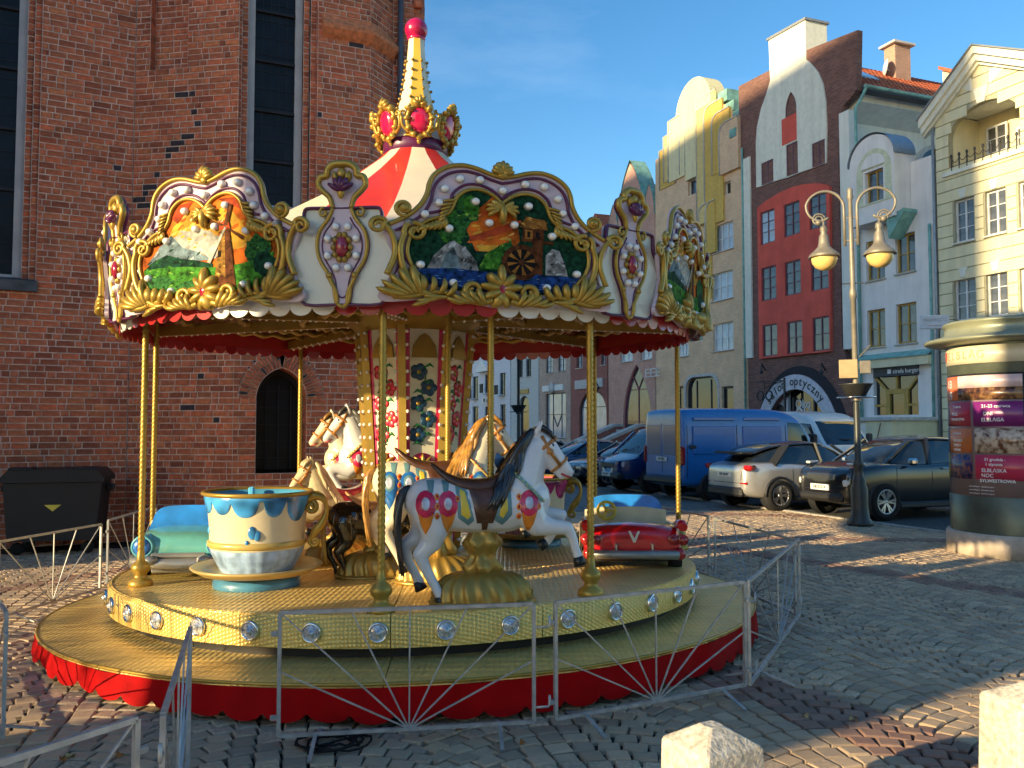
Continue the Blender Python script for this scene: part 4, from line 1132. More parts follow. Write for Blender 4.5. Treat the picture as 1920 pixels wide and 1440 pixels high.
r = h.rc(1019, 1058, 722, 733); b = h.box('shop_sign', r, -.14, 0, m_wwhite); q = MB(); q.lathe([(.001, .0), (.45, 0), (.45, .1), (.001, .1)], 20, T=Matrix.Translation(((r[0] + r[1]) / 2, -.14, (r[2] + r[3]) / 2)) @ Matrix.Rotation(R(90), 4, 'X')); q.build('sign_roundel', m_trimgrey, b)
# pale house
def arc8(h):
    r = h.rc(974, 992, 742, 850); return [(r[0], .2), (r[1], .2)] + arc_pts(r[0], r[1], r[3] - .9, r[3], 10)
h, x0, x1, zt = far_house('pale_grey_house', 'pale grey rendered house with small arched shop door', 958, 1010, 490, M('pale_grey_render', (.56, .56, .53), .9), [(972, 980, 674, 707), (986, 996, 672, 706)], m_wdark, m_gl, arc8)
h.shape_win(arc8(h), m_wdark, m_gl, y=.15, k=.88)
r = h.rc(973, 992, 730, 738); h.box('shop_sign', r, -.12, 0, m_wyel)
# white house with balconies
h, x0, x1, zt = far_house('white_balcony_house', 'white house with small balconies at the far end of the street', 876, 957, 500, M('chalk_render', (.66, .66, .70), .9), [(886, 897, 706, 750), (909, 919, 702, 738), (937, 948, 699, 742), (886, 897, 762, 800), (909, 920, 762, 800), (938, 948, 758, 795), (888, 898, 650, 675), (936, 948, 652, 668)], m_wdark, m_gl)
for u_, v_ in ((892, 748), (914, 738), (942, 741)):
    x_, z_ = h.pt(u_, v_); q = MB(); q.box((x_, -.35, z_), (1.1, .7, .1)); b = q.build('balcony', m_wwhite, h.o)
    q = MB()
    for k in range(9): q.bar((x_ - .5 + k * .125, -.66, z_), (x_ - .5 + k * .125, -.66, z_ + .95), .04)
    q.bar((x_ - .52, -.66, z_ + .95), (x_ + .52, -.66, z_ + .95), .05); q.build('balcony_railing', m_wdark, b)
r = h.rc(904, 922, 678, 697); q = MB(); q.prism([(r[0] - .6, r[2]), (r[1] + .4, r[2]), ((r[0] + r[1]) / 2, r[3] + .2)], -.6, .0); q.build('porch_gable', m_wwhite, h.o)
r = h.rc(905, 922, 746, 757); b = h.box('shop_sign', r, -.12, 0, m_wwhite)
lettering('♥ Bella', .5, m_shopdk, b, Matrix.Translation(((r[0] + r[1]) / 2, -.13, (r[2] + r[3]) / 2)))
# ---------------------------------------------------------------- parked vehicles
HD = HN.copy()                                             # nose-in parking direction, towards the houses
m_tyre = M('tyre_rubber', (.018, .018, .018), .8)
m_rim = M('alloy_rim', (.45, .45, .46), .3, .9)
m_trimk = M('black_plastic', (.02, .02, .022), .55)
m_cglass = M('car_glass', (.012, .016, .02), .03, spec=1.0, var=.3)
m_chrome = M('chrome', (.75, .75, .75), .12, 1.0)
m_tail = M('tail_lamp', (.35, .01, .012), .15, coat=.6)
m_head = M('head_lamp', (.62, .62, .6), .12, coat=.8)
m_plate = M('number_plate', (.72, .72, .70), .5)
m_plk = M('plate_lettering', (.02, .02, .02), .6)
m_amber = M('amber_lamp', (.6, .2, .02), .2, coat=.5)
def half_loft(secs, mi=0, cap=True):
    """sections: (x, [(y,z) ...]) for y>=0 from bottom centre to top centre; mirrored"""
    vs = []; fs = []
    k = len(secs[0][1]); n = 2 * k - 2
    for x, ps in secs:
        full = ps + [(-y, z) for y, z in ps[-2:0:-1]]
        vs += [(x, y, z) for y, z in full]
    for i in range(len(secs) - 1):
        for j in range(n):
            a, b = i * n + j, i * n + (j + 1) % n
            fs.append((a, a + n, b + n, b) if secs[0][0] < secs[-1][0] else (a, b, b + n, a + n))
    if cap:
        lo = list(range(n)); hi = [(len(secs) - 1) * n + j for j in range(n)]
        fs.append(lo if secs[0][0] < secs[-1][0] else lo[::-1]); fs.append(hi[::-1] if secs[0][0] < secs[-1][0] else hi)
    return vs, [f[::-1] for f in fs]
def subsurf(o, lv=2):
    md = o.modifiers.new('smooth', 'SUBSURF'); md.levels = lv; md.render_levels = lv
    return o
def body_sec(x, hw, z0, zs, zt, cr=.03):
    return (x, [(0, z0), (hw * .80, z0), (hw * .96, z0 + .05), (hw, z0 + .22), (hw, (z0 + .22 + zs) / 2), (hw * .985, zs), (hw * .93, zt - .01), (hw * .8, zt + cr * .4), (hw * .4, zt + cr), (0, zt + cr * 1.1)])
def cab_sec(x, hb, ht, zb, zt):
    return (x, [(0, zb - .05), (hb, zb - .05), (hb, zb), ((hb + ht) / 2, (zb + zt) / 2), (ht, zt - .03), (ht * .85, zt), (0, zt + .02)])
def wheel(parent, x, y, r, sg, w=.21, spokes=5, alloy=True):
    q = MB(); T = Matrix.Translation((x, y, r)) @ Matrix.Rotation(R(-90) * sg, 4, 'X')
    q.lathe([(r * .66, -w / 2), (r * .9, -w / 2), (r, -w * .35), (r, w * .35), (r * .93, w / 2), (r * .70, w / 2), (r * .66, w * .38), (r * .66, -w / 2)], 32, T=T)
    o = q.build('wheel', m_tyre, parent)
    q = MB(); q.lathe([(r * .67, -w * .3), (r * .67, w * .42), (r * .62, w * .40), (r * .60, w * .1), (.05, w * .05)], 28, T=T); q.build('rim_barrel', m_trimk, o)
    q = MB()
    q.lathe([(r * .69, w * .36), (r * .69, w * .47), (r * .60, w * .44), (r * .60, w * .36)], 28, T=T)
    for k in range(spokes):
        for d in (-.16, .16):
            a = 2 * math.pi * k / spokes
            p0 = Vector((.03 * math.cos(a), .03 * math.sin(a), w * .32)); p1 = Vector((r * .63 * math.cos(a + d), r * .63 * math.sin(a + d), w * .40))
            q.bar(p0, p1, .035, .03, T=T)
    q.lathe([(.001, w * .40), (.055, w * .38), (.06, w * .2)], 14, T=T); q.build('rim', m_rim if alloy else m_trimk, o)
def car(name, label, loc, head, paint, S, group=None):
    rz = math.atan2(head.y, head.x)
    t = thing(name, label, S.get('cat', 'car'), loc, rz, group or 'vehicles parked in front of the houses')
    q = MB(); q.add(*half_loft([body_sec(*b) for b in S['body']]), 0, None, True); body = subsurf(q.build('body', paint, t))
    q = MB(); q.add(*half_loft([cab_sec(*b) for b in S['cab']]), 0, None, True); subsurf(q.build('windows', m_cglass, t), 2)
    if S.get('roof'):
        rs_ = []
        for x, ht, zt in S['roof']: rs_.append((x, [(0, zt - .03), (ht * .9, zt - .05), (ht + .012, zt - .055), (ht + .008, zt - .02), (ht * .86, zt + .012), (0, zt + .036)]))
        q = MB(); q.add(*half_loft(rs_), 0, None, True); subsurf(q.build('roof', S.get('roofm', paint), t))
    for a, b, w in S.get('pillars', ()):
        for sg in (1, -1):
            q = MB(); q.bar((a[0], a[1] * sg, a[2]), (b[0], b[1] * sg, b[2]), w, .05); q.build('pillar', S.get('pillarm', paint), t)
    r = S['r']
    for x in S['axles']:
        for sg in (1, -1):
            y = sg * (S['W'] / 2 - .10)
            q = MB(); T = Matrix.Translation((x, sg * (S['W'] / 2 - .03), r + .01)) @ Matrix.Rotation(R(-90) * sg, 4, 'X')
            q.lathe([(.001, .02), (r * 1.10, .02), (r * 1.12, .0), (r * 1.12, -.2)], 32, T=T); q.build('wheel_arch', m_trimk, t)
            if S.get('arch'):
                q = MB(); q.tube([(x + r * 1.14 * math.cos(a), sg * (S['W'] / 2 + .0), r + .01 + r * 1.14 * math.sin(a)) for a in [math.pi * k / 14 - .15 for k in range(16)]], .035, 6); q.build('arch_trim', S['arch'], t)
            wheel(t, x, sg * (S['W'] / 2 - .06), r, sg, spokes=S.get('spokes', 5), alloy=S.get('alloy', True))
    for nm, m, boxes in S.get('bits', ()):
        for c, d, rot in boxes:
            for sg in ((1, -1) if abs(c[1]) > .01 else (1,)):
                q = MB(); T = Matrix.Translation((c[0], c[1] * sg, c[2])) @ Matrix.Rotation(rot * sg, 4, 'Z')
                q.cbox((0, 0, 0), d, min(d) * .3, T=T); q.build(nm, m, t)
    if 'plate' in S:
        x, z, txt, back = S['plate']
        q = MB(); q.cbox((x, 0, z), (.02, .52, .115), .004); p = q.build('number_plate', m_plate, t)
        T = Matrix.Translation((x + (-.012 if back else .012), 0, z)) @ Matrix.Rotation(R(-90) if back else R(90), 4, 'Z')
        lettering(txt, .085, m_plk, p, T, depth=.001, bold=.002)
    return t
def seams(t, lines, r=.007):
    from mathutils.bvhtree import BVHTree
    dg = bpy.context.evaluated_depsgraph_get(); dg.update()
    bd = [c for c in t.children if c.name.startswith('body')][0]
    me = bd.evaluated_get(dg).to_mesh(); bv = BVHTree.FromPolygons([v.co.copy() for v in me.vertices], [tuple(p.vertices) for p in me.polygons])
    for ax, pts in lines:
        for sg in ((1, -1) if ax == 'y' else (1,)):
            P = []
            for (a, z), (a2, z2) in zip(pts, pts[1:]):
                for k in range(6):
                    f = k / 6; u, w = a + (a2 - a) * f, z + (z2 - z) * f
                    if ax == 'y': h_ = bv.ray_cast(Vector((u, 3 * sg, w)), Vector((0, -sg, 0)))
                    else: h_ = bv.ray_cast(Vector((3 * (1 if ax == 'f' else -1), u, w)), Vector((-1 if ax == 'f' else 1, 0, 0)))
                    if h_[0] is not None: P.append(h_[0])
            if len(P) > 2:
                q = MB(); q.tube(P, r, 5); q.build('panel_gap', m_trimk, t)
def patches(t, items):
    from mathutils.bvhtree import BVHTree
    dg = bpy.context.evaluated_depsgraph_get(); dg.update()
    bd = [c for c in t.children if c.name.startswith('body')][0]
    me = bd.evaluated_get(dg).to_mesh(); bv = BVHTree.FromPolygons([v.co.copy() for v in me.vertices], [tuple(p.vertices) for p in me.polygons])
    for nm, m, ax, poly in items:
        pts = []
        for a, b in zip(poly, poly[1:] + poly[:1]): pts += [(a[0] + (b[0] - a[0]) * i / 6, a[1] + (b[1] - a[1]) * i / 6) for i in range(6)]
        n = len(pts); cx = sum(p[0] for p in pts) / n; cz = sum(p[1] for p in pts) / n
        for sg in ((1, -1) if ax == 'y' else (1,)):
            vs = []
            def hp(u, w, off):
                if ax == 'y': h_ = bv.ray_cast(Vector((u, 3 * sg, w)), Vector((0, -sg, 0)))
                else: h_ = bv.ray_cast(Vector((4 if ax == 'f' else -4, u, w)), Vector((-1 if ax == 'f' else 1, 0, 0)))
                if h_[0] is None: return Vector((0, 0, w))
                nn = h_[1]
                if (nn.y * sg if ax == 'y' else nn.x * (1 if ax == 'f' else -1)) < 0: nn = -nn
                return h_[0] + nn * off
            vs.append(hp(cx, cz, .012))
            for k in range(1, 6):
                for x, z in pts: vs.append(hp(cx + (x - cx) * k / 5, cz + (z - cz) * k / 5, .012 if k < 5 else .003))
            fs = [(0, 1 + j, 1 + (j + 1) % n) for j in range(n)] + [(1 + k * n + j, 1 + (k + 1) * n + j, 1 + (k + 1) * n + (j + 1) % n, 1 + k * n + (j + 1) % n) for k in range(4) for j in range(n)]
            q = MB(); q.add(vs, fs, 0, None, True); q.build(nm, m, t)
hatch = dict(W=1.80, r=.345, axles=(-1.30, 1.34), arch=m_trimk, spokes=5,
    body=[(-2.17, .60, .50, .78, .90), (-2.13, .74, .34, .88, 1.0), (-1.85, .88, .27, .98, 1.07), (-1.3, .92, .24, 1.0, 1.08), (-.6, .88, .22, .95, 1.02), (.4, .87, .21, .91, .97), (1.0, .89, .22, .92, .98), (1.4, .90, .22, .90, .96), (1.85, .84, .25, .80, .87), (2.10, .70, .33, .66, .73), (2.18, .52, .42, .56, .62)],
    cab=[(-1.95, .60, .52, 1.0, 1.06), (-1.5, .72, .57, 1.02, 1.33), (-.95, .75, .59, 1.0, 1.49), (-.1, .77, .59, .96, 1.54), (.45, .77, .57, .95, 1.46), (1.25, .70, .58, .95, 1.0)],
    roof=[(-1.85, .50, 1.25), (-1.45, .57, 1.44), (-.9, .60, 1.515), (-.1, .60, 1.555), (.42, .57, 1.475)],
    pillars=[((1.2, .71, .98), (.45, .58, 1.47), .07), ((.05, .785, .95), (-.05, .61, 1.52), .06), ((-1.45, .77, 1.02), (-.95, .60, 1.47), .30)],
    bits=[('tail_lamp', m_tail, [((-1.98, .74, .97), (.34, .22, .12), -.45)]), ('bumper', m_trimk, [((-2.12, 0, .42), (.16, 1.3, .22), 0)]), ('reflector', m_tail, [((-2.09, .66, .62), (.1, .2, .06), -.3)]),
          ('spoiler', m_trimk, [((-1.92, 0, 1.30), (.3, 1.05, .05), 0)]), ('mirror', m_trimk, [((.72, .93, 1.02), (.1, .2, .13), 0)]), ('door_handle', m_chrome, [((-.25, .885, .88), (.16, .03, .03), 0)]), ('sill', m_trimk, [((0, .86, .26), (2.0, .10, .12), 0)])],
    plate=(-2.165, .80, 'NE 6695P', True), pillarm=m_trimk, roofm=M('black_roof_paint', (.012, .012, .014), .2, coat=.8))
p = ground(1458, 957); rv = FD
c1 = car('compact_car', 'silver compact crossover with black roof parked between blue van and dark car', p + HD * 1.30 - FD * .80, HD, M('silver_paint', (.52, .51, .50), .3, .6, var=.05, coat=.8), hatch)
suv = dict(W=1.77, r=.35, axles=(-1.27, 1.27), spokes=6, arch=None,
    body=[(-2.05, .62, .45, .85, 1.0), (-2.0, .76, .32, .95, 1.06), (-1.6, .86, .26, 1.02, 1.10), (-1.2, .90, .24, 1.03, 1.11), (-.4, .87, .23, 1.0, 1.06), (.5, .87, .23, .98, 1.04), (1.0, .89, .23, .99, 1.07), (1.35, .90, .24, .98, 1.06), (1.75, .84, .26, .92, 1.01), (2.0, .74, .32, .82, .92), (2.07, .58, .40, .70, .80)],
    cab=[(-2.0, .58, .50, 1.05, 1.1), (-1.7, .68, .55, 1.05, 1.38), (-1.0, .74, .58, 1.05, 1.53), (-.1, .76, .58, 1.03, 1.57), (.35, .76, .56, 1.02, 1.50), (1.15, .70, .57, 1.02, 1.08)],
    roof=[(-1.8, .52, 1.40), (-1.0, .585, 1.55), (-.1, .585, 1.585), (.33, .56, 1.51)],
    pillars=[((1.12, .70, 1.05), (.35, .57, 1.50), .07), ((.0, .775, 1.02), (-.1, .60, 1.55), .07), ((-1.3, .77, 1.05), (-1.0, .59, 1.52), .22)],
    bits=[('grille', M('chrome_mesh', (.25, .25, .25), .3, .9), [((2.03, 0, .80), (.08, .8, .14), 0)]), ('bumper', m_trimk, [((2.0, 0, .42), (.2, 1.2, .16), 0)]), ('mirror', m_chrome, [((.62, .95, 1.10), (.14, .2, .14), 0)]), ('door_handle', m_chrome, [((-.3, .88, .96), (.16, .03, .03), 0)]), ('sill', m_trimk, [((0, .85, .27), (1.8, .10, .12), 0)]), ('side_lamp', m_head, [((1.72, .62, 1.06), (.36, .10, .05), -.35)])],
    plate=(2.08, .60, 'NE 01214', False))
m_blk = M('black_paint', (.012, .011, .011), .22, coat=1.0, var=.1)
p = ground(1655, 975)
jk = car('crossover_car', 'black crossover car with round headlamps parked behind the street lamp', p + HD * 1.33 - FD * .84, -HD, m_blk, suv); jk.scale = (1.05, 1.05, 1.07)
for sg in (1, -1):
    q = MB(); q.lathe([(.001, .07), (.07, .06), (.115, .02), (.13, -.02), (.14, -.10)], 20, T=Matrix.Translation((1.97, sg * .58, .70)) @ Matrix.Rotation(R(90), 4, 'Y') @ Matrix.Rotation(R(18) * sg, 4, 'X')); q.build('headlamp', m_head, jk)
    q = MB(); q.lathe([(.001, .05), (.05, .04), (.075, .0), (.08, -.06)], 14, T=Matrix.Translation((2.02, sg * .45, .42)) @ Matrix.Rotation(R(90), 4, 'Y')); q.build('fog_lamp', m_head, jk)
van = dict(W=2.0, r=.34, axles=(-1.62, 1.60), cat='van', spokes=6, alloy=False,
    body=[(-2.52, .86, .42, 1.9, 2.22), (-2.48, .94, .36, 2.0, 2.32), (-2.2, .98, .34, 2.02, 2.36), (-1, .99, .33, 2.02, 2.37), (.4, .99, .33, 2.02, 2.36), (1.0, .98, .33, 1.95, 2.28), (1.35, .97, .33, 1.62, 2.02), (1.65, .96, .34, 1.25, 1.58), (1.95, .94, .35, 1.12, 1.26), (2.3, .88, .36, 1.0, 1.1), (2.5, .74, .40, .8, .9), (2.56, .6, .45, .6, .66)],
    cab=[(.95, .965, .84, 1.36, 2.14), (1.2, .985, .83, 1.34, 2.04), (1.55, .975, .86, 1.30, 1.70), (1.95, .90, .86, 1.24, 1.30)],
    bits=[('side_panel', None, [])],)
blue = M('van_blue', (.012, .15, .44), .3, var=.06, coat=.8)
van['bits'] = [('pressing', blue, [((-1.55, .978, 1.55), (1.3, .05, .72), 0), ((-.05, .985, 1.55), (1.25, .05, .72), 0)]), ('gutter_pressing', blue, [((-1.55, .972, 2.10), (1.25, .05, .09), 0), ((-.05, .972, 2.10), (1.15, .05, .09), 0)]),
    ('rubbing_strip', m_trimk, [((-.9, .99, .86), (1.2, .05, .1), 0), ((.75, .99, .86), (.9, .05, .1), 0)]), ('tail_lamp', m_tail, [((-2.46, .88, 1.15), (.16, .16, .5), 0)]), ('bumper', m_trimk, [((-2.5, 0, .5), (.2, 1.75, .2), 0)]), ('door_handle', m_trimk, [((-2.2, .985, 1.38), (.2, .05, .1), 0)]), ('rear_window_panel', M('van_blue_deep', (.008, .06, .2), .3, coat=.8), [((-2.5, .42, 1.55), (.05, .7, .8), 0)]), ('mirror', m_trimk, [((1.55, 1.1, 1.55), (.12, .22, .3), 0)])]
van['plate'] = (-2.535, 1.05, 'NE 2907J', True)
p = ground(1333, 938)
vb = p + HD * 1.62 - FD * .9
c3 = car('cargo_van', 'bright blue panel van seen from behind, parked beside the silver car', vb, HD, blue, van)
v2 = dict(van); v2['bits'] = [('bonnet_vent', m_trimk, [((2.12, .0, 1.23), (.1, .16, .03), 0)]), ('mirror', m_trimk, [((1.55, 1.1, 1.55), (.12, .22, .3), 0)]), ('wiper', m_trimk, [((1.75, .25, 1.52), (.04, .5, .03), .2)])]; v2.pop('plate')
c4 = car('cargo_van', 'white panel van half hidden behind the blue van', at(1510, 800, 27.2) - Vector((0, 0, CH)), FD, M('van_white', (.72, .72, .70), .35, var=.04, coat=.6), v2)
mpv = dict(van); mpv['body'] = [(x, hw * .93, z0, min(zs, 1.6), zt * .83) for x, hw, z0, zs, zt in van['body']]; mpv['cab'] = [(-2.2, .86, .74, 1.2, 1.84), (.9, .90, .76, 1.2, 1.86), (1.2, .90, .76, 1.16, 1.74), (1.55, .90, .80, 1.12, 1.42), (1.95, .84, .80, 1.06, 1.1)]
mpv['body'] = [(x, hw, z0, 1.0, min(zt, 1.22)) for x, hw, z0, zs, zt in mpv['body']]; mpv['roof'] = [(-2.2, .74, 1.85), (0, .77, 1.89), (.95, .77, 1.86), (1.2, .76, 1.76)]
mpv['pillars'] = [((1.95, .84, 1.08), (1.2, .77, 1.74), .08), ((.4, .9, 1.15), (.4, .78, 1.84), .1), ((-1.0, .9, 1.15), (-1.0, .78, 1.84), .1)]
mpv['bits'] = [('headlamp', m_head, [((2.42, .62, .82), (.12, .26, .18), .25)]), ('grille', m_trimk, [((2.53, 0, .78), (.06, .8, .14), 0)]), ('bumper', m_trimk, [((2.5, 0, .48), (.2, 1.5, .2), 0)])]
mpv['plate'] = (2.60, .52, 'GD 54311', False); mpv['roofm'] = None; mpv.pop('roofm')
navy = M('navy_paint', (.01, .028, .12), .25, var=.05, coat=.9)
car('people_carrier', 'dark blue people carrier next to the blue van, nose towards the carousel', vb - FD * 2.75 - HD * .15, -HD, navy, mpv)
sedan = dict(W=1.76, r=.32, axles=(-1.35, 1.38), spokes=5,
    body=[(-2.2, .6, .45, .75, .88), (-2.1, .78, .32, .82, .95), (-1.5, .87, .25, .86, .97), (-.5, .87, .22, .84, .94), (.5, .87, .22, .82, .92), (1.0, .87, .22, .80, .90), (1.5, .86, .23, .77, .85), (1.95, .80, .26, .68, .77), (2.2, .62, .34, .56, .64)],
    cab=[(-1.75, .64, .58, .92, .97), (-1.1, .71, .55, .92, 1.33), (-.2, .73, .56, .90, 1.40), (.25, .73, .54, .89, 1.35), (1.1, .68, .56, .88, .92)],
    roof=[(-1.2, .53, 1.32), (-.2, .565, 1.42), (.22, .54, 1.365)],
    pillars=[((1.08, .68, .91), (.24, .55, 1.35), .07), ((-.15, .74, .90), (-.2, .58, 1.4), .07), ((-1.6, .68, .94), (-1.1, .56, 1.32), .16)],
    bits=[('headlamp', m_head, [((2.06, .58, .63), (.12, .32, .13), .25)]), ('grille', m_chrome, [((2.19, .12, .60), (.05, .16, .12), 0)]), ('bumper', m_trimk, [((2.12, 0, .36), (.2, 1.2, .12), 0)]), ('mirror', m_trimk, [((.75, .9, .98), (.1, .18, .12), 0)])],
    plate=(2.235, .45, 'NE 52718', False))
car('sedan_car', 'black sedan parked beside the dark blue people carrier', vb - FD * 5.6 - HD * .3, -HD, M('dark_navy_paint', (.008, .012, .03), .22, coat=1.0), sedan)
car('sedan_car', 'dark blue saloon car farther along, seen between carousel poles', vb - FD * 8.4 - HD * .6, -HD, M('blue_paint', (.012, .04, .13), .25, coat=.9), sedan)
car('sedan_car', 'sandy beige car behind the black sedan, farther down the row', vb - FD * 11.3 + HD * .8, -HD, M('beige_paint', (.42, .34, .24), .3, .3, coat=.7), sedan)
car('sedan_car', 'pale blue car at the far end of the parked row', vb - FD * 14.2 - HD * .4, -HD, M('light_blue_paint', (.18, .25, .34), .3, .3, coat=.7), sedan)

seams(c1, [('y', [(.95, .95), (.98, .5), (.85, .32), (.05, .30), (.02, .95)]), ('y', [(.02, .30), (-.75, .32), (-.95, .6), (-.92, .98)]), ('b', [(-.6, .62), (.6, .62)]), ('b', [(-.66, 1.0), (-.6, .62)]), ('b', [(.66, 1.0), (.6, .62)])])
seams(jk, [('y', [(.95, 1.0), (.98, .5), (.85, .33), (.05, .32), (.02, 1.02)]), ('y', [(.02, .32), (-.75, .34), (-.92, .65), (-.9, 1.02)]), ('f', [(-.6, .88), (.6, .88)]), ('f', [(-.7, .56), (.7, .56)])])
seams(c3, [('y', [(.72, .45), (.72, 2.25)]), ('y', [(-.85, .62), (-.85, 2.2)]), ('y', [(.72, .5), (1.3, .5), (1.38, 1.2), (1.3, 1.9)]), ('b', [(0, .7), (0, 2.25)]), ('y', [(-2.35, .6), (-2.35, 2.2)]), ('b', [(-.85, .62), (.85, .62)])], .010)

for cv in (c3, c4): patches(cv, [('side_window', m_cglass, 'y', [(.80, 1.36), (1.62, 1.30), (1.50, 1.62), (1.28, 1.98), (.80, 2.02)]), ('windscreen', m_cglass, 'f', [(-.80, 1.36), (.80, 1.36), (.74, 2.06), (-.74, 2.06)]), ('headlamp', m_head, 'f', [(-.84, .82), (-.55, .80), (-.58, 1.0), (-.84, 1.02)]), ('headlamp', m_head, 'f', [(.55, .80), (.84, .82), (.84, 1.02), (.58, 1.0)])])
patches(c4, [('side_window', m_cglass, 'y', [(-.8, 1.36), (.55, 1.36), (.55, 2.0), (-.8, 2.0)])])
# ---------------------------------------------------------------- street furniture
m_iron = M('lamp_iron', (.05, .052, .05), .45, .4, var=.2)
m_lamppaint = M('lamp_grey_paint', (.24, .21, .165), .5, .3, var=.15, scale=8)
m_globe = M('opal_globe', (.86, .58, .20), .25, var=.05, sss=.3)
def street_lamp(name, label, loc, full=True, sc=1.0, tall=6.6):
    t = thing(name, label, 'street lamp', loc, group='twin arm street lamps')
    q = MB(); q.lathe([(.001, 0), (.24, 0), (.24, .06), (.18, .14), (.155, .4), (.16, .70), (.125, .80), (.13, .86), (.10, .92), (.075, 1.1), (.10, 1.14), (.095, 1.2), (.066, 1.26), (.058, 2.4)], 20, fn=lambda r, z, a: r * (1 + (.04 * math.cos(8 * a) if .14 < z < .75 else 0))); q.build('base', m_iron, t)
    q = MB(); q.lathe([(.056, 2.4), (.052, tall - 2.2), (.07, tall - 2.18), (.07, tall - 2.05), (.05, tall - 2.0), (.04, tall - .25), (.07, tall - .2), (.05, tall - .12), (.06, tall - .06), (.02, tall), (.001, tall + .02)], 16); q.build('pole', m_lamppaint if full else m_iron, t)
    for sg in (-1, 1):
        pts = [(sg * .12, 0, tall - 1.15), (sg * .12, 0, tall - .44)]
        cx, cz, rr = sg * .48, tall - .40, .36
        for k in range(26):
            a = math.pi - k * (math.pi * 1.62) / 25
            r_ = rr * (1 - .0 * k)
            if k > 14: r_ = rr * (1 - (k - 14) * .045)
            pts.append((cx + sg * r_ * math.cos(a), 0, cz + r_ * math.sin(a)))
        q = MB(); q.tube(pts, [.03] * 12 + [.026] * (len(pts) - 12), 8); q.sphere((cx + sg * .12, 0, cz - .26), .06, 10, 8)
        q.tube([(cx + sg * .12 + .13 * math.cos(a) * (1 - a * .06), 0, cz - .20 + .13 * math.sin(a) * (1 - a * .06)) for a in [k * .5 for k in range(20)]], .018, 6)
        q.bar((0, 0, tall - .6), (sg * .12, 0, tall - .6), .025); q.bar((0, 0, tall - 1.05), (sg * .12, 0, tall - 1.05), .025)
        q.build('arm', m_lamppaint if full else m_iron, t)
        lx = cx + sg * .03; lz = tall - .84
        q = MB(); q.lathe([(.02, lz + .12), (.06, lz + .10), (.075, lz + .02), (.05, lz - .02), (.09, lz - .10), (.10, lz - .22), (.115, lz - .30), (.17, lz - .36), (.27, lz - .45), (.31, lz - .52), (.29, lz - .525), (.20, lz - .47)], 24, T=Matrix.Translation((lx, 0, 0))); q.bar((lx, 0, lz + .1), (lx, 0, lz + .2), .03); ho = q.build('lantern_hood', m_lamppaint if full else m_iron, t)
        q = MB(); q.lathe([(.245, lz - .48), (.25, lz - .53), (.235, lz - .62), (.18, lz - .71), (.10, lz - .765), (.001, lz - .785)], 24, T=Matrix.Translation((lx, 0, 0))); q.build('globe', m_globe, ho)
    q = MB(); bz = 2.45
    q.lathe([(.08, bz), (.16, bz + .02), (.30, bz + .26), (.33, bz + .28), (.30, bz + .28), (.26, bz + .22)], 20); q.build('planter_bowl', m_iron, t)
    q = MB(); q.tube([(.36 * math.cos(a), .36 * math.sin(a), bz + .02) for a in [k * math.pi / 10 for k in range(20)]], .012, 6, True)
    q.bar((-.1, 0, bz - .03), (.1, 0, bz - .03), .05); q.build('planter_bracket', m_chrome if full else m_iron, t)
    return t
lp = ground(1613, 985)
sl = street_lamp('street_lamp', 'grey twin arm street lamp with yellow globes beside the black car', lp)
q = MB(); q.cbox((-.14, -.1, 3.02), (.34, .05, .36), .01); q.build('notice_plate', M('notice_wood', (.46, .32, .18), .7), sl)
q = MB(); q.cbox((.17, -.08, 3.05), (.2, .05, .25), .01); q.build('notice_plate', m_lamppaint, sl)
q = MB(); q.bar((.07, 0, 3.25), (.28, -.05, 3.48), .03); q.bar((-.2, 0, 4.7), (.2, 0, 4.7), .02); q.build('bracket', m_iron, sl)
sl.rotation_euler = (0, R(-.6), R(-14))
p = at(972, 800, 33.0); p.z = 0
s2 = street_lamp('street_lamp', 'distant black street lamp seen between carousel horse heads', p, False)
# advertising column
kc = at(1905, 800, 13.05); kx, ky = kc.x, kc.y
kio = thing('advertising_column', 'round green advertising column with colourful event posters at right edge', 'kiosk', (kx, ky, 0))
m_kg = M('column_green', (.10, .115, .085), .35, .3, var=.2, scale=4)
m_kroof = M('column_roof_olive', (.28, .29, .20), .4, .3, var=.1)
q = MB(); q.lathe([(.001, .33), (.97, .33), (.99, .30), (1.0, .0), (.001, 0)][::-1], 48); q.build('plinth', M('column_plinth', (.55, .45, .36), .8, var=.2, bump=.3, grime=.3), kio)
q = MB(); q.lathe([(.93, .33), (.93, .86), (.90, .90), (.90, 2.66), (.92, 2.70), (.92, 3.16)], 64); q.build('drum', m_kg, kio)
q = MB(); q.lathe([(.92, 3.13), (1.22, 3.17), (1.25, 3.20), (1.22, 3.23), (.96, 3.30), (.94, 3.44), (.98, 3.46), (.96, 3.50), (.001, 3.62)], 64); q.build('roof', m_kroof, kio)
A0 = R(180) + math.atan2(ky, kx) + 0                        # direction towards the viewer
def kio_patch(name, a0, a1, z0, z1, r, m, parent=kio):
    q = MB(); q.lathe([(r - .01, z0), (r, z0), (r, z1), (r - .01, z1)], 14, A0 + a0, A0 + a1, smooth=True); return q.build(name, m, parent)
pl0, pl1 = R(-88), R(6)                                     # poster window, from the left rim to the middle
kio_patch('header_band', R(-98), R(12), 2.84, 3.10, .935, M('header_cream', (.70, .62, .44), .35, var=.04))
kio_patch('poster_frame', pl0 - R(4), pl1 + R(4), .80, 2.70, .915, m_trimk)
def arcx(f): return pl0 + (pl1 - pl0) * f
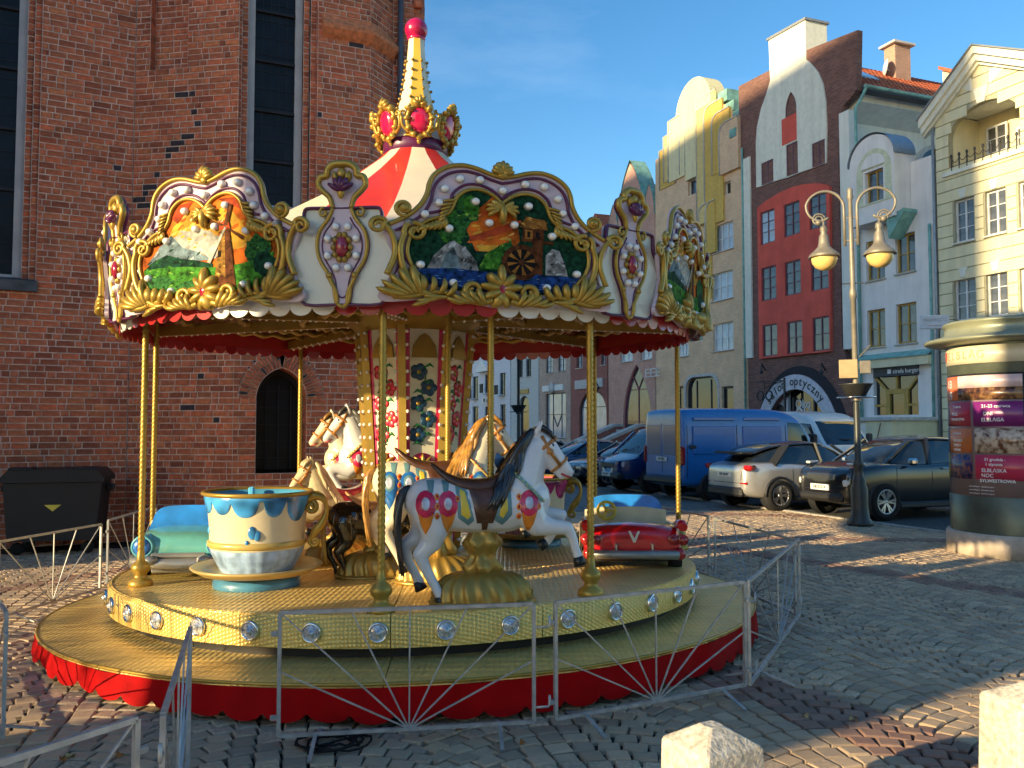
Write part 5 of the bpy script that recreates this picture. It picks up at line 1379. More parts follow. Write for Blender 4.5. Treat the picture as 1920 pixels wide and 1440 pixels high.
def mozaic(name, c1, c2, c3, sc):
    m = bpy.data.materials.new(name); m.use_nodes = True; t = m.node_tree; N = t.nodes; L = t.links; p = N['Principled BSDF']; p.inputs['Roughness'].default_value = .25
    tc = N.new('ShaderNodeTexCoord'); n = N.new('ShaderNodeTexNoise'); n.inputs['Scale'].default_value = sc; n.inputs['Detail'].default_value = 6; L.new(tc.outputs['Object'], n.inputs['Vector'])
    cr = N.new('ShaderNodeValToRGB'); e = cr.color_ramp.elements; e[0].position = .38; e[0].color = (*c1, 1); e[1].position = .62; e[1].color = (*c3, 1); x = e.new(.5); x.color = (*c2, 1)
    L.new(n.outputs[0], cr.inputs[0]); L.new(cr.outputs[0], p.inputs['Base Color']); return m
POS = [(0.0, .36, .80, 1.0, M('poster_orange', (.72, .16, .06), .3, var=.1)), (.36, 1.0, .90, 1.0, mozaic('poster_dusk_sky', (.62, .42, .45), (.70, .52, .50), (.75, .6, .62), 4)), (.36, 1.0, .80, .90, mozaic('poster_dusk_town', (.02, .015, .015), (.12, .05, .03), (.28, .15, .06), 9)),
       (.16, .52, .585, .785, M('poster_crimson', (.42, .03, .07), .3, var=.08)), (.55, 1.0, .585, .785, M('poster_purple', (.20, .02, .16), .3, var=.1)), (0, .14, .585, .785, mozaic('poster_strip', (.3, .3, .35), (.5, .5, .55), (.2, .25, .35), 6)),
       (.16, .53, .37, .57, M('poster_amber', (.62, .17, .04), .3, var=.1)), (.56, 1.0, .37, .57, mozaic('poster_market', (.15, .06, .03), (.45, .34, .25), (.62, .5, .38), 11)), (0, .14, .37, .57, M('poster_blue', (.06, .14, .26), .3)),
       (.16, .53, .155, .355, mozaic('poster_crowd', (.02, .01, .04), (.06, .04, .14), (.25, .08, .05), 14)), (.56, 1.0, .155, .355, M('poster_scarlet', (.52, .03, .08), .3, var=.08)), (0, .14, .155, .355, M('poster_olive', (.4, .35, .08), .3))]
kio_patch('poster_sheet', pl0, pl1, .84, 2.66, .919, M('poster_mauve', (.24, .17, .17), .25, var=.05))
for f0, f1, g0, g1, m in POS: kio_patch('poster', arcx(f0), arcx(f1), .84 + 1.82 * g0, .84 + 1.82 * g1, .923, m)
def kio_text(s, f, z, size, m, r=.926, bold=.0):
    a = A0 + arcx(f)
    T = Matrix.Translation((r * math.cos(a), r * math.sin(a), z)) @ Matrix.Rotation(a + R(90), 4, 'Z')
    lettering(s, size, m, kio, T, 'poster_lettering', depth=.001, bold=bold)
for i, ch in enumerate('ELBLĄG'):
    kio_text(ch, .22 + i * .085, 2.97, .17, M('header_letters', (.50, .33, .16), .5), .938)
q = MB(); a = A0 + arcx(.12); q.prism([(0, -.08), (.06, -.02), (.06, .08), (-.06, .08), (-.06, -.02)], -.002, .002, T=Matrix.Translation((.938 * math.cos(a), .938 * math.sin(a), 2.97)) @ Matrix.Rotation(a + R(90), 4, 'Z')); q.build('header_crest', M('crest_red', (.55, .1, .05), .5), kio)
wl = M('poster_white', (.85, .85, .85), .4)
for s, f, z, sz in (('13', .20, 2.54, .17), ('19', .20, 2.36, .2), ('2 marca', .34, 2.20, .06), ('NOC', .30, 2.09, .07), ('PIEKARCZYKA', .35, 2.01, .05), ('21-23 czerwca', .77, 2.20, .065), ('DNI', .70, 2.09, .075), ('ELBLĄGA', .74, 2.0, .075),
        ('15 sierpnia', .33, 1.80, .05), ('ELBLĄSKIE', .34, 1.69, .05), ('ŚWIĘTO', .33, 1.62, .05), ('CHLEBA', .33, 1.55, .05), ('31 grudnia -', .75, 1.42, .06), ('1 stycznia', .74, 1.35, .06), ('ELBLĄSKA', .74, 1.26, .075), ('NOC', .68, 1.185, .075), ('SYLWESTROWA', .77, 1.11, .065)):
    kio_text(s, f, z, sz, wl, .9262, .001)
for k in range(3): kio_text('www.elblag.eu   kalendarz imprez', .62, 1.02 - k * .05, .028, wl)
for ad in (-60, 60, 150): 
    a = A0 + R(ad)
# light granite bollards with pyramid tops
m_gran = M('bollard_granite', (.58, .52, .43), .85, var=.30, scale=30, bump=.9, bscale=45, grime=.35, detail=9)
def bollard(label, c, rz, w=.46, hgt=.55):
    t = thing('stone_bollard', label, 'bollard', (c.x, c.y, 0), rz, 'granite bollards')
    s_ = w / 2; b = s_ * 1.06; e = s_ * .93
    q = MB(); z1 = hgt - .075
    def ring(r, z, k=.12):
        o = []
        for sx, sy in ((-1, -1), (1, -1), (1, 1), (-1, 1)):
            if sx * sy > 0: o += [(sx * r, sy * r * (1 - k), z), (sx * r * (1 - k), sy * r, z)][::1] if False else ([(sx * r, sy * r * (1 - k), z), (sx * r * (1 - k), sy * r, z)] if sx > 0 else [(sx * r, sy * r * (1 - k), z), (sx * r * (1 - k), sy * r, z)])
            else: o += [(sx * r * (1 - k), sy * r, z), (sx * r, sy * r * (1 - k), z)]
        return o
    rr = [ring(b, 0, .05), ring(s_, z1 * .97, .05), ring(s_ * .965, z1, .06), ring(.04, hgt, .3)]
    # order each ring counter-clockwise
    rr = [sorted(r_, key=lambda p: math.atan2(p[1], p[0])) for r_ in rr]
    vs = [p for r_ in rr for p in r_]; n = 8
    fs = [(i * n + j, i * n + (j + 1) % n, (i + 1) * n + (j + 1) % n, (i + 1) * n + j) for i in range(3) for j in range(n)] + [tuple(3 * n + j for j in range(n))]
    q.add(vs, fs); q.build('block', m_gran, t)
    return t
c = on_plane(1334, 1366, (0, 0, .53), Vector((0, 0, 1))); bollard('pale granite bollard standing in front of the carousel barrier', c, R(28), .325)
c = on_plane(1945, 1278, (0, 0, .55), Vector((0, 0, 1))); bollard('pale granite bollard cut by the right picture edge', c, R(28), .40)
# refuse container
rc = at(114, 800, 13.15)
bn = thing('waste_container', 'black wheeled waste container with yellow triangle against the church wall', 'waste container', (rc.x, rc.y, 0), R(16), scale=.95)
m_bin = M('container_black', (.008, .008, .010), .55, var=.2)
q = MB(); 
prf = [(-.62, .22), (.62, .22), (.70, 1.12), (-.70, 1.12)]
q.prism(prf, -.45, .45); bo = subsurf(q.build('tub', m_bin, bn), 0)
q = MB(); q.prism([(-.74, 1.13), (.74, 1.13), (.74, 1.20), (.62, 1.33), (-.62, 1.33), (-.74, 1.20)], -.5, .52); q.build('lid', m_bin, bn)
for sx in (-.45, .45):
    q = MB(); q.cbox((sx, -.36, 1.34), (.34, .3, .05), .015); q.build('lid_handle', m_bin, bn)
for sx in (-.76, .76):
    q = MB(); q.cbox((sx, 0, 1.02), (.12, .2, .10), .02); q.build('lifting_lug', m_bin, bn)
for sx in (-.5, .5):
    for sy in (-.34, .34):
        q = MB(); q.lathe([(.001, -.03), (.09, -.03), (.10, 0), (.09, .03), (.001, .03)], 14, T=Matrix.Translation((sx, sy, .10)) @ Matrix.Rotation(R(90), 4, 'X')); q.build('wheel', m_tyre, bn)
q = MB(); q.prism([(-.11, .78), (.13, .78), (.01, .68)], -.462, -.452); q.build('warning_triangle', M('warning_yellow', (.75, .62, .08), .5), bn)
# ---------------------------------------------------------------- carousel
car_o = thing('carousel', 'gold and white carousel with painted rounding boards, striped tent roof and jewelled crown', 'carousel', (CX, CY, 0))
PA, PB = .0142, -.027                                      # the deck follows the fall of the square
CB = .018
def tilt(a, b): return Matrix(((1, 0, 0, 0), (0, 1, 0, 0), (a, b, 1, 0), (0, 0, 0, 1)))
TP = tilt(PA, PB); TC = tilt(0, CB)
ZL, ZP = .18, .503                                         # step ring and deck height at the axis
R1, R2, RP = 3.385, 2.84, 2.89
def polar(r, al, z=0): return Vector((r * math.sin(al), -r * math.cos(al), z))
def dz(p): return PA * p.x + PB * p.y
m_gold = M('gold_paint', (.43, .27, .048), .36, .45, var=.12, scale=7, rvar=.08)
m_golddk = M('gold_paint_deep', (.36, .22, .045), .38, .45, var=.15, scale=7)
m_ivory = M('ivory_board', (.70, .66, .56), .35, var=.05, coat=.3)
m_mauve = M('mauve_board', (.62, .50, .56), .5, var=.08, spec=.3)
m_plum = M('plum_line', (.10, .010, .065), .4, coat=.3)
m_jewel = M('ruby_jewel', (.30, .005, .03), .12, coat=.8, var=.3)
m_jewelb = M('bright_ruby', (.62, .01, .07), .12, coat=.8, var=.25, scale=9)
m_bulb = M('clear_bulb', (.88, .84, .78), .10, spec=.9, coat=.6, var=.05)
m_redfab = M('red_skirt', (.36, .003, .004), .7, var=.15, scale=4, rvar=.1, spec=.06)
m_redp = M('red_valance', (.40, .012, .015), .35, coat=.3)
m_whitep = M('white_valance', (.72, .70, .66), .4, coat=.3)
m_stripe_r = M('tent_red', (.66, .03, .015), .4, var=.08, coat=.2)
m_stripe_w = M('tent_cream', (.80, .70, .50), .4, var=.05, coat=.2)
def plate_mat(name, col, pitch=.047, metal=.35, rough=.34, ys=.36):
    m = M(name, col, rough, metal, var=.10, scale=3, rvar=.08)
    t = m.node_tree; N = t.nodes; L = t.links; p = N['Principled BSDF']
    tc = N.new('ShaderNodeTexCoord'); sp = N.new('ShaderNodeSeparateXYZ'); L.new(tc.outputs['UV'] if False else tc.outputs['Object'], sp.inputs[0])
    def math_(op, a, b=None):
        x = N.new('ShaderNodeMath'); x.operation = op
        for i, v in enumerate((a, b)):
            if v is None: continue
            if hasattr(v, 'links'): L.new(v, x.inputs[i])
            else: x.inputs[i].default_value = v
        return x.outputs[0]
    k = math.pi / pitch
    yz = math_('ADD', math_('MULTIPLY', sp.outputs[1], ys), sp.outputs[2])
    c = math_('SINE', math_('MULTIPLY', sp.outputs[0], k)); d = math_('SINE', math_('MULTIPLY', yz, k))
    par = math_('MULTIPLY', c, d)
    hh = math_('POWER', math_('ABSOLUTE', par), .6)
    bp = N.new('ShaderNodeBump'); bp.inputs['Strength'].default_value = .7; bp.inputs['Distance'].default_value = .010
    L.new(hh, bp.inputs['Height']); L.new(bp.outputs[0], p.inputs['Normal'])
    return m
m_plate = plate_mat('gold_chequer_plate', (.84, .58, .19))
m_rimp = plate_mat('gold_rim_plate', (.80, .54, .15), .03, .35, .32, 1.0)
# step ring, deck and rim as separate plates
NS = 16
def sector_plate(r0, r1, a0, a1, z, th, T, seg=8, gap=.004):
    q = MB(); g0 = gap / max(r0, .3); g1 = gap / r1
    vs = []
    for i in range(seg + 1):
        f = i / seg
        vs += [polar(r0, a0 + g0 + (a1 - a0 - 2 * g0) * f, z), polar(r1, a0 + g1 + (a1 - a0 - 2 * g1) * f, z)]
    n = len(vs)
    vs += [v - Vector((0, 0, th)) for v in vs]
    fs = []
    for i in range(seg):
        a, b, c, d = 2 * i, 2 * i + 1, 2 * i + 3, 2 * i + 2
        fs += [(a, b, c, d), (b, b + n, c + n, c), (a + n, a, d, d + n)]
    fs += [(0, n, n + 1, 1), (n - 2, n - 1, 2 * n - 1, 2 * n - 2)]
    q.add(vs, fs, 0, T); return q
for k in range(NS):
    a0, a1 = 2 * math.pi * k / NS + .06, 2 * math.pi * (k + 1) / NS + .06
    sector_plate(2.5, R1, a0, a1, ZL, .03, TP).build('step_plate', m_plate, car_o)
    sector_plate(.3, R2, a0, a1, ZP, .03, TP).build('deck_plate', m_plate, car_o)
    q = MB(); vs = []
    for i in range(9):
        a = a0 + .001 + (a1 - a0 - .002) * i / 8
        vs += [polar(R2 + .004, a, ZP - .23), polar(R2 + .012, a, ZP - .015), polar(R2 - .02, a, ZP + .006)]
    fs = []
    for i in range(8): fs += [(3 * i, 3 * i + 3, 3 * i + 4, 3 * i + 1), (3 * i + 1, 3 * i + 4, 3 * i + 5, 3 * i + 2)]
    q.add(vs, fs, 0, TP, True); q.build('rim_plate', m_rimp, car_o)
q = MB(); q.lathe([(2.70, ZL - .02), (2.70, ZP - .2), (2.83, ZP - .2)], 64, T=TP); q.lathe([(R1 - .12, -.05), (R1 - .12, ZL - .03)], 64, T=TP); q.build('underframe', m_trimk, car_o)
# skirt with scalloped hem
NSC = 76
q = MB(); vs = []; per = 8; nn = NSC * per
for i in range(nn):
    a = 2 * math.pi * i / nn; f = (i % per) / per
    sc_ = abs(math.sin(math.pi * f)) ** .55
    rr = R1 + .004 + .010 * math.sin(a * 31) + .006 * math.sin(a * 53 + 1)
    p = polar(rr, a); zt_ = ZL - .028 + dz(p); gnd = max(.025, .03)
    zb = max(gnd, zt_ - .255) + .052 * (1 - sc_)
    p2 = polar(rr + .03 + .012 * math.sin(a * 23), a)
    vs += [(p.x, p.y, zt_), ((p.x + p2.x) / 2, (p.y + p2.y) / 2, (zt_ + zb) / 2), (p2.x, p2.y, zb)]
fs = []
for i in range(nn):
    j = (i + 1) % nn
    fs += [(3 * i, 3 * i + 1, 3 * j + 1, 3 * j), (3 * i + 1, 3 * i + 2, 3 * j + 2, 3 * j + 1)]
q.add(vs, fs, 0, None, True); q.build('skirt', m_redfab, car_o)
q = MB(); q.tube([TP @ polar(R1 + .006, 2 * math.pi * i / 96, ZL - .006) for i in range(96)], .012, 6, True); q.build('step_edge', m_gold, car_o)
# rim lamps
m_lens = M('lamp_lens', (.50, .50, .52), .15, .35, var=.45, scale=60, coat=.6)
lp_h = MB(); lp_h.lathe([(.070, 0), (.072, .02), (.064, .030), (.056, .022), (.056, 0)], 22); lp_hm = lp_h.mesh('rim_lamp', m_chrome)
lp_l = MB(); lp_l.lathe([(.058, .014), (.042, .026), (.020, .032), (.018, .044), (.001, .05)], 22); lp_lm = lp_l.mesh('lens', m_lens)
for k in range(38):
    al = 2 * math.pi * k / 38 + .03
    p = polar(R2 + .008, al, ZP - .115); p.z += dz(p)
    o = obj('rim_lamp', lp_hm, car_o); o.matrix_local = Matrix.Translation(p) @ Matrix.Rotation(al, 4, 'Z') @ Matrix.Rotation(R(90), 4, 'X')
    obj('lens', lp_lm, o)
# twisted poles
def twist_mesh(hh=2.3, r=.027):
    q = MB(); n = 12; st = 150
    vs = []
    for i in range(st + 1):
        z = i / st * hh
        for j in range(n):
            a = 2 * math.pi * j / n
            rr = r * (1 + .16 * math.cos(2 * (a - z * 75)))
            vs.append((rr * math.cos(a), rr * math.sin(a), i / st))
    fs = [(i * n + j, i * n + (j + 1) % n, (i + 1) * n + (j + 1) % n, (i + 1) * n + j) for i in range(st) for j in range(n)]
    q.add(vs, fs, 0, None, True); return q.mesh('pole', m_gold)
PT = twist_mesh()
pb_ = MB(); pb_.lathe([(.001, 0), (.10, 0), (.105, .02), (.095, .05), (.06, .07), (.05, .10), (.075, .13), (.082, .16), (.07, .19), (.035, .22), (.03, .30)], 20); PBM = pb_.mesh('pole_foot', m_gold)
def deck_z(x, y): return ZP + PA * (x - CX) + PB * (y - CY)
def deck_pt(u, v):
    n = Vector((-PA, -PB, 1)).normalized(); return on_plane(u, v, (CX, CY, ZP), n)
def ceil_z(x, y): return 2.86 + CB * (y - CY)
def pole(parent, x, y, foot=True, z0=None, name='pole', top=None):
    z0 = deck_z(x, y) if z0 is None else z0
    o = obj(name, PT, parent); z1 = top or (ceil_z(x, y) + .12)
    M0 = Matrix.Translation((x - parent.location.x, y - parent.location.y, z0))
    o.matrix_local = M0 @ Matrix.Diagonal((1, 1, z1 - z0, 1))
    if foot:
        f = obj('pole_foot', PBM, parent); f.matrix_local = M0
    return o
for (u, v) in ((714, 1148), (1108, 1116), (1273, 1030), (263, 1098)):
    p = deck_pt(u, v); pole(car_o, p.x, p.y)
for al in (-91, -141, 176, 131):
    p = Vector((CX, CY, 0)) + polar(2.72, R(al)); pole(car_o, p.x, p.y)
# canopy underside: eight painted ceiling leaves, sweeps with bulbs
def streak_mat():
    m = M('painted_ceiling', (.34, .22, .06), .22, .35, var=.3, scale=3, coat=.5)
    t = m.node_tree; N = t.nodes; L = t.links; p = N['Principled BSDF']
    tc = N.new('ShaderNodeTexCoord'); mp = N.new('ShaderNodeMapping'); mp.inputs['Scale'].default_value = (1.1, 3.6, 4); L.new(tc.outputs['Object'], mp.inputs[0])
    n = N.new('ShaderNodeTexNoise'); n.inputs['Scale'].default_value = 1.7; n.inputs['Detail'].default_value = 3; L.new(mp.outputs[0], n.inputs['Vector'])
    cr = N.new('ShaderNodeValToRGB'); e = cr.color_ramp.elements; e[0].position = .30; e[0].color = (.012, .045, .02, 1); e[1].position = .72; e[1].color = (.26, .03, .015, 1)
    for pos, c in ((.40, (.26, .17, .04)), (.50, (.10, .06, .02)), (.58, (.32, .20, .05)), (.66, (.16, .08, .03))): x = e.new(pos); x.color = (*c, 1)
    L.new(n.outputs[0], cr.inputs[0]); L.new(cr.outputs[0], p.inputs['Base Color'])
    b = N.new('ShaderNodeBump'); b.inputs['Strength'].default_value = .35; b.inputs['Distance'].default_value = .05; L.new(n.outputs[0], b.inputs['Height']); L.new(b.outputs[0], p.inputs['Normal'])
    return m
m_ceil = streak_mat()
A_N = R(-3.4)
for k in range(8):
    a0 = A_N + k * R(45); a1 = a0 + R(45)
    q = MB(); vs = []; rr_l = [.5, 1.1, 1.7, 2.3, 2.80]
    for i in range(7):
        a = a0 + .008 + (R(45) - .016) * i / 6
        for r_ in rr_l: vs.append(TC @ polar(r_ * (math.cos(R(22.5)) / math.cos(a - a0 - R(22.5)) if r_ > 2 else 1) * 1.03, a, 2.97 + .10 * math.sin(math.pi * r_ / 2.8) + (2.8 - r_) * .03))
    m_ = len(rr_l)
    q.add(vs, [(i * m_ + j, i * m_ + j + 1, (i + 1) * m_ + j + 1, (i + 1) * m_ + j) for i in range(6) for j in range(m_ - 1)], 0, None, True); q.build('ceiling_leaf', m_ceil, car_o)
    q = MB(); p0 = TC @ polar(.5, a0, 3.0); p1 = TC @ polar(2.86, a0, 2.90); q.bar(p0, p1, .09, .10); sw = q.build('sweep', m_golddk, car_o)
    q = MB()
    for i in range(14):
        p = p0.lerp(p1, (i + .5) / 14); q.sphere(p - Vector((.05, 0, .05)), .014, 8, 6); q.sphere(p - Vector((-.05, 0, .05)), .014, 8, 6)
    q.build('sweep_bulbs', m_bulb, sw, kind='stuff')
    for rr_b in (1.15, 1.75, 2.35):
        q = MB()
        pts = [TC @ polar(rr_b, a0 + R(45) * i / 12, 2.955 + .035 * abs(math.sin(i * math.pi / 2))) for i in range(13)]
        q.tube(pts, .030, 6); q.build('ceiling_garland', m_golddk, car_o)
# hanging scallops below the boards
sc_out = [(-.085, .16), (.085, .16), (.085, .02)] + [(.085 * math.cos(math.pi * i / 10), .02 - .07 * math.sin(math.pi * i / 10)) for i in range(1, 10)] + [(-.085, .02)]
scm = {}
for nm, m in (('r', m_redp), ('w', m_whitep)):
    q = MB(); q.prism(sc_out[::-1], -.006, .006); scm[nm] = q.mesh('valance_scallop', m)
NV = 104
rng = random.Random(5)
for k in range(NV):
    al = 2 * math.pi * k / NV
    d = math.degrees((al - A_N) % R(45))
    white = 24 < d < 44 and -60 < math.degrees((al + math.pi) % (2 * math.pi) - math.pi) < 60
    p = TC @ polar(2.80, al, 2.80)
    o = obj('valance_scallop', scm['w' if white else 'r'], car_o)
    o.matrix_local = Matrix.Translation(p) @ Matrix.Rotation(al, 4, 'Z') @ Matrix.Rotation(R(rng.uniform(-8, 8)), 4, 'X')
q = MB(); q.lathe([(2.76, 2.84), (2.77, 2.95)], 96, T=TC); q.build('valance_band', m_redp, car_o)
q = MB(); q.lathe([(2.79, 2.84), (2.80, 3.36), (2.775, 3.36)], 8, R(-90) + A_N, R(270) + A_N, T=TC, smooth=False); q.build('backing_board', m_ivory, car_o)
q = MB(); q.lathe([(2.77, 2.835), (2.77, 3.36)], 8, R(-90) + A_N, R(270) + A_N, T=TC, smooth=False); q.build('inner_lining', m_redp, car_o)
# ------------------------------------------------ rounding boards
def mir(half): return half + [(-x, z) for x, z in half[::-1] if abs(x) > 1e-6]
def smooth(pts, k=4, closed=False):
    """Catmull-Rom through 2-D points"""
    n = len(pts); out = []
    for i in range(n if closed else n - 1):
        p0 = pts[(i - 1) % n] if closed or i > 0 else pts[0]; p1 = pts[i]; p2 = pts[(i + 1) % n]; p3 = pts[(i + 2) % n] if closed or i + 2 < n else pts[-1]
        for j in range(k):
            t = j / k
            out.append(tuple(.5 * (2 * p1[c] + (p2[c] - p0[c]) * t + (2 * p0[c] - 5 * p1[c] + 4 * p2[c] - p3[c]) * t * t + (3 * p1[c] - p0[c] - 3 * p2[c] + p3[c]) * t ** 3) for c in (0, 1)))
    if not closed: out.append(tuple(pts[-1]))
    return out
def spiral(cx, cz, r0, r1, a0, a1, n=22): return [(cx + (r0 + (r1 - r0) * i / n) * math.cos(a0 + (a1 - a0) * i / n), cz + (r0 + (r1 - r0) * i / n) * math.sin(a0 + (a1 - a0) * i / n)) for i in range(n + 1)]
def strand(q, pts, r0, r1, y=-.06, n=7, mid=None, sq=.8):
    k = len(pts)
    rs = [r0 + (r1 - r0) * i / (k - 1) for i in range(k)] if mid is None else [(r0 + (mid - r0) * min(1, 2 * i / (k - 1)) if i < k / 2 else mid + (r1 - mid) * (2 * i / (k - 1) - 1)) for i in range(k)]
    q.tube([(p[0], y, p[1]) for p in pts], rs, n, sq=sq)
def leaf(q, x, z, ang, L_, W_, y=-.055, curl=.25):
    pts = [(x + L_ * t * math.cos(ang + curl * t), z + L_ * t * math.sin(ang + curl * t)) for t in [i / 8 for i in range(9)]]
    W_ *= 1.85
    q.tube([(p[0], y - .014 * math.sin(math.pi * i / 8), p[1]) for i, p in enumerate(pts)], [W_ * (.25 + .75 * math.sin(math.pi * min(1, (i + .6) / 9)) ** .8) if i < 8 else W_ * .06 for i in range(9)], 7, sq=.55)
half_o = [(0, .885), (.08, .905), (.17, .935), (.26, .945), (.35, .92), (.42, .865), (.452, .80), (.465, .73), (.50, .655), (.56, .585), (.63, .535), (.69, .50), (.715, .44), (.69, .37), (.655, .29), (.665, .19), (.71, .09), (.745, .02), (.70, -.02), (.55, -.005), (.38, .02), (.2, .0), (0, -.03)]
half_i = [(0, .70), (.06, .755), (.14, .785), (.22, .775), (.285, .72), (.315, .64), (.36, .585), (.44, .555), (.515, .50), (.565, .42), (.58, .33), (.555, .24), (.50, .16), (.42, .105), (.30, .08), (.15, .075), (0, .09)]
OUT_L = smooth(mir(half_o), 3, True); IN_L = smooth(mir(half_i), 3, True)
NO = len(half_o)
def board_large(kind):
    e = bpy.data.objects.new('rounding_board', None); COL.objects.link(e); e.parent = car_o
    q = MB(); q.prism(OUT_L[::-1], -.03, .0, mi=0); q.build('board', m_mauve, e)
    q = MB(); q.prism(IN_L[::-1], -.036, -.030); q.build('picture_ground', PICM[kind]['bg'], e)
    # painted scene in thin layers
    q = MB(); mats = []; ns_ = len(PICM[kind]['shapes'])
    for i, (col, pts) in enumerate(PICM[kind]['shapes']):
        if col not in mats: mats.append(col)
        mi_ = mats.index(col); yy = -.0365 - i * .012 / ns_
        ar = sum(pts[j][0] * pts[(j + 1) % len(pts)][1] - pts[(j + 1) % len(pts)][0] * pts[j][1] for j in range(len(pts)))
        q.prism(pts if ar > 0 else pts[::-1], yy, yy + .0004, mi=mi_)
    q.build('painted_scene', mats, e)
    # gold mouldings
    top = smooth(half_o[:12], 4); topf = [(-x, z) for x, z in top[::-1]] + top[1:]
    q = MB(); strand(q, topf, .020, .020, -.035, 8); q.build('edge_moulding', m_gold, e)
    inn = smooth(half_i[:13], 4); innf = [(-x, z) for x, z in inn[::-1]] + inn[1:]
    q = MB(); strand(q, innf, .016, .016, -.045, 8); q.build('picture_moulding', m_gold, e)
    q = MB(); strand(q, [(x * .945, z - .040) for x, z in topf], .022, .022, -.030, 6, sq=.5); strand(q, [(x * 1.055, z + .036) for x, z in innf], .021, .021, -.030, 6, sq=.5); q.build('plum_line', m_plum, e)
    # shell on top, drop below
    q = MB()
    for i in range(7):
        a = R(90 + (i - 3) * 24); leaf(q, 0, .905, a, .10 - abs(i - 3) * .008, .019, -.04, 0)
    q.sphere((0, -.045, .90), (.035, .03, .03), 10, 8); q.build('shell_crest', m_gold, e)
    q = MB()
    for sg in (1, -1):
        for i in range(4): leaf(q, sg * .01, .64 + i * .008, R(90) - sg * R(25 + 28 * i), .10, .018, -.05, -.3 * sg)
    leaf(q, 0, .70, R(-90), .15, .025, -.05, 0); q.build('pendant_leaf', m_gold, e)
    # side scrolls and fringes
    for sg in (1, -1):
        q = MB()
        sp_ = smooth([(.40, .02), (.52, .08), (.60, .20), (.625, .34), (.60, .44)], 5) + spiral(.535, .46, .07, .012, R(-5), R(560), 26)
        strand(q, [(sg * x, z) for x, z in sp_], .030, .014, -.055, 8)
        sp2 = smooth([(.70, .16), (.655, .30), (.67, .42), (.72, .50)], 5) + spiral(.755, .485, .055, .012, R(150), R(-380), 24)
        strand(q, [(sg * x, z) for x, z in sp2], .024, .016, -.055, 8)
        sp3 = spiral(.605, .615, .055, .010, R(-100), R(420), 24); strand(q, [(sg * x, z) for x, z in sp3], .016, .022, -.05, 8)
        q.sphere((sg * .605, -.06, .615), .028, 10, 8)
        q.build('side_scroll', m_gold, e)
        q = MB()
        for i in range(6): leaf(q, sg * (.30 + .012 * i), .70 - .022 * i, R(90) - sg * R(112 + 8 * i), .085 - .004 * i, .011, -.05, .2 * sg)
        for i in range(6): leaf(q, sg * (.36 + .022 * i), .575 - .012 * i, R(-90) + sg * R(-12 + 10 * i), .085 - .004 * i, .011, -.05, .2 * sg)
        q.build('fringe', m_gold, e)
        # acanthus along the bottom
        q = MB()
        s1 = smooth([(.06, .02), (.14, .0), (.20, .04)], 5) + spiral(.175, .085, .055, .012, R(-20), R(430), 22); strand(q, [(sg * x, z) for x, z in s1], .030, .016, -.06, 8)
        for i in range(5): leaf(q, sg * (.10 + .03 * i), -.015 + .004 * i, R(90) - sg * R(50 + 14 * i), .13, .020, -.062, .5 * sg)
        s2 = smooth([(.27, .03), (.36, .06), (.46, .05), (.56, .02), (.66, .02)], 5); strand(q, [(sg * x, z) for x, z in s2], .018, .028, -.055, 8)
        for i in range(5): leaf(q, sg * (.34 + .05 * i), .035 + .006 * i, R(90) - sg * R(-55 + 10 * i), .12, .018, -.06, -.5 * sg)
        for i in range(5): leaf(q, sg * (.50 + .02 * i), .03, R(90) - sg * R(28 + 16 * i), .22 - .008 * i, .026, -.055, .25 * sg)
        for i in range(3): leaf(q, sg * (.33 + .04 * i), .03, R(90) - sg * R(100 + 14 * i), .16, .018, -.052, .2 * sg)
        q.build('acanthus', m_gold, e)
    q = MB()
    for i in range(9): leaf(q, 0, .10, R(90 + (i - 4) * 40), .14 if i not in (4,) else .18, .030, -.048, 0)
    q.lathe([(.052, .0), (.062, .012), (.055, .02), (.045, .012)], 20, T=Matrix.Translation((0, -.065, .10)) @ Matrix.Diagonal((.85, 1, 1.2, 1)) @ Matrix.Rotation(R(90), 4, 'X')); q.build('jewel_mount', m_gold, e)
    q = MB(); q.sphere((0, -.07, .10), (.042, .03, .06), 16, 10); q.build('jewel', m_jewel, e)
    # bulbs between the mouldings and on the picture
    bp = []
    tp = smooth([((a[0] * .5 + b[0] * .5), (a[1] * .5 + b[1] * .5)) for a, b in zip([(0, .885), (.17, .93), (.32, .92), (.43, .84), (.46, .72), (.54, .61), (.64, .53)], [(0, .70), (.12, .775), (.22, .775), (.295, .70), (.33, .62), (.42, .56), (.50, .51)])], 2)
    bp += tp[:13:2] + [tp[-1]]
    bp = [(x, z) for x, z in bp]
    bp += [(-x, z) for x, z in bp if x > .01]
    bp += [(.17, .70), (-.17, .70), (.33, .50), (-.33, .50), (.50, .24), (-.50, .24), (.30, .13), (-.30, .13), (.08, .56), (-.08, .56)]
    for x, z in bp:
        o = obj('bulb', BULB, e); o.location = (x, -.045, z)
    return e
bq = MB(); bq.sphere((0, -.008, 0), (.026, .028, .026), 12, 8); bq.lathe([(.028, .004), (.030, -.004), (.020, -.006)], 12, T=Matrix.Rotation(R(90), 4, 'X')); BULB = bq.mesh('bulb', m_bulb)
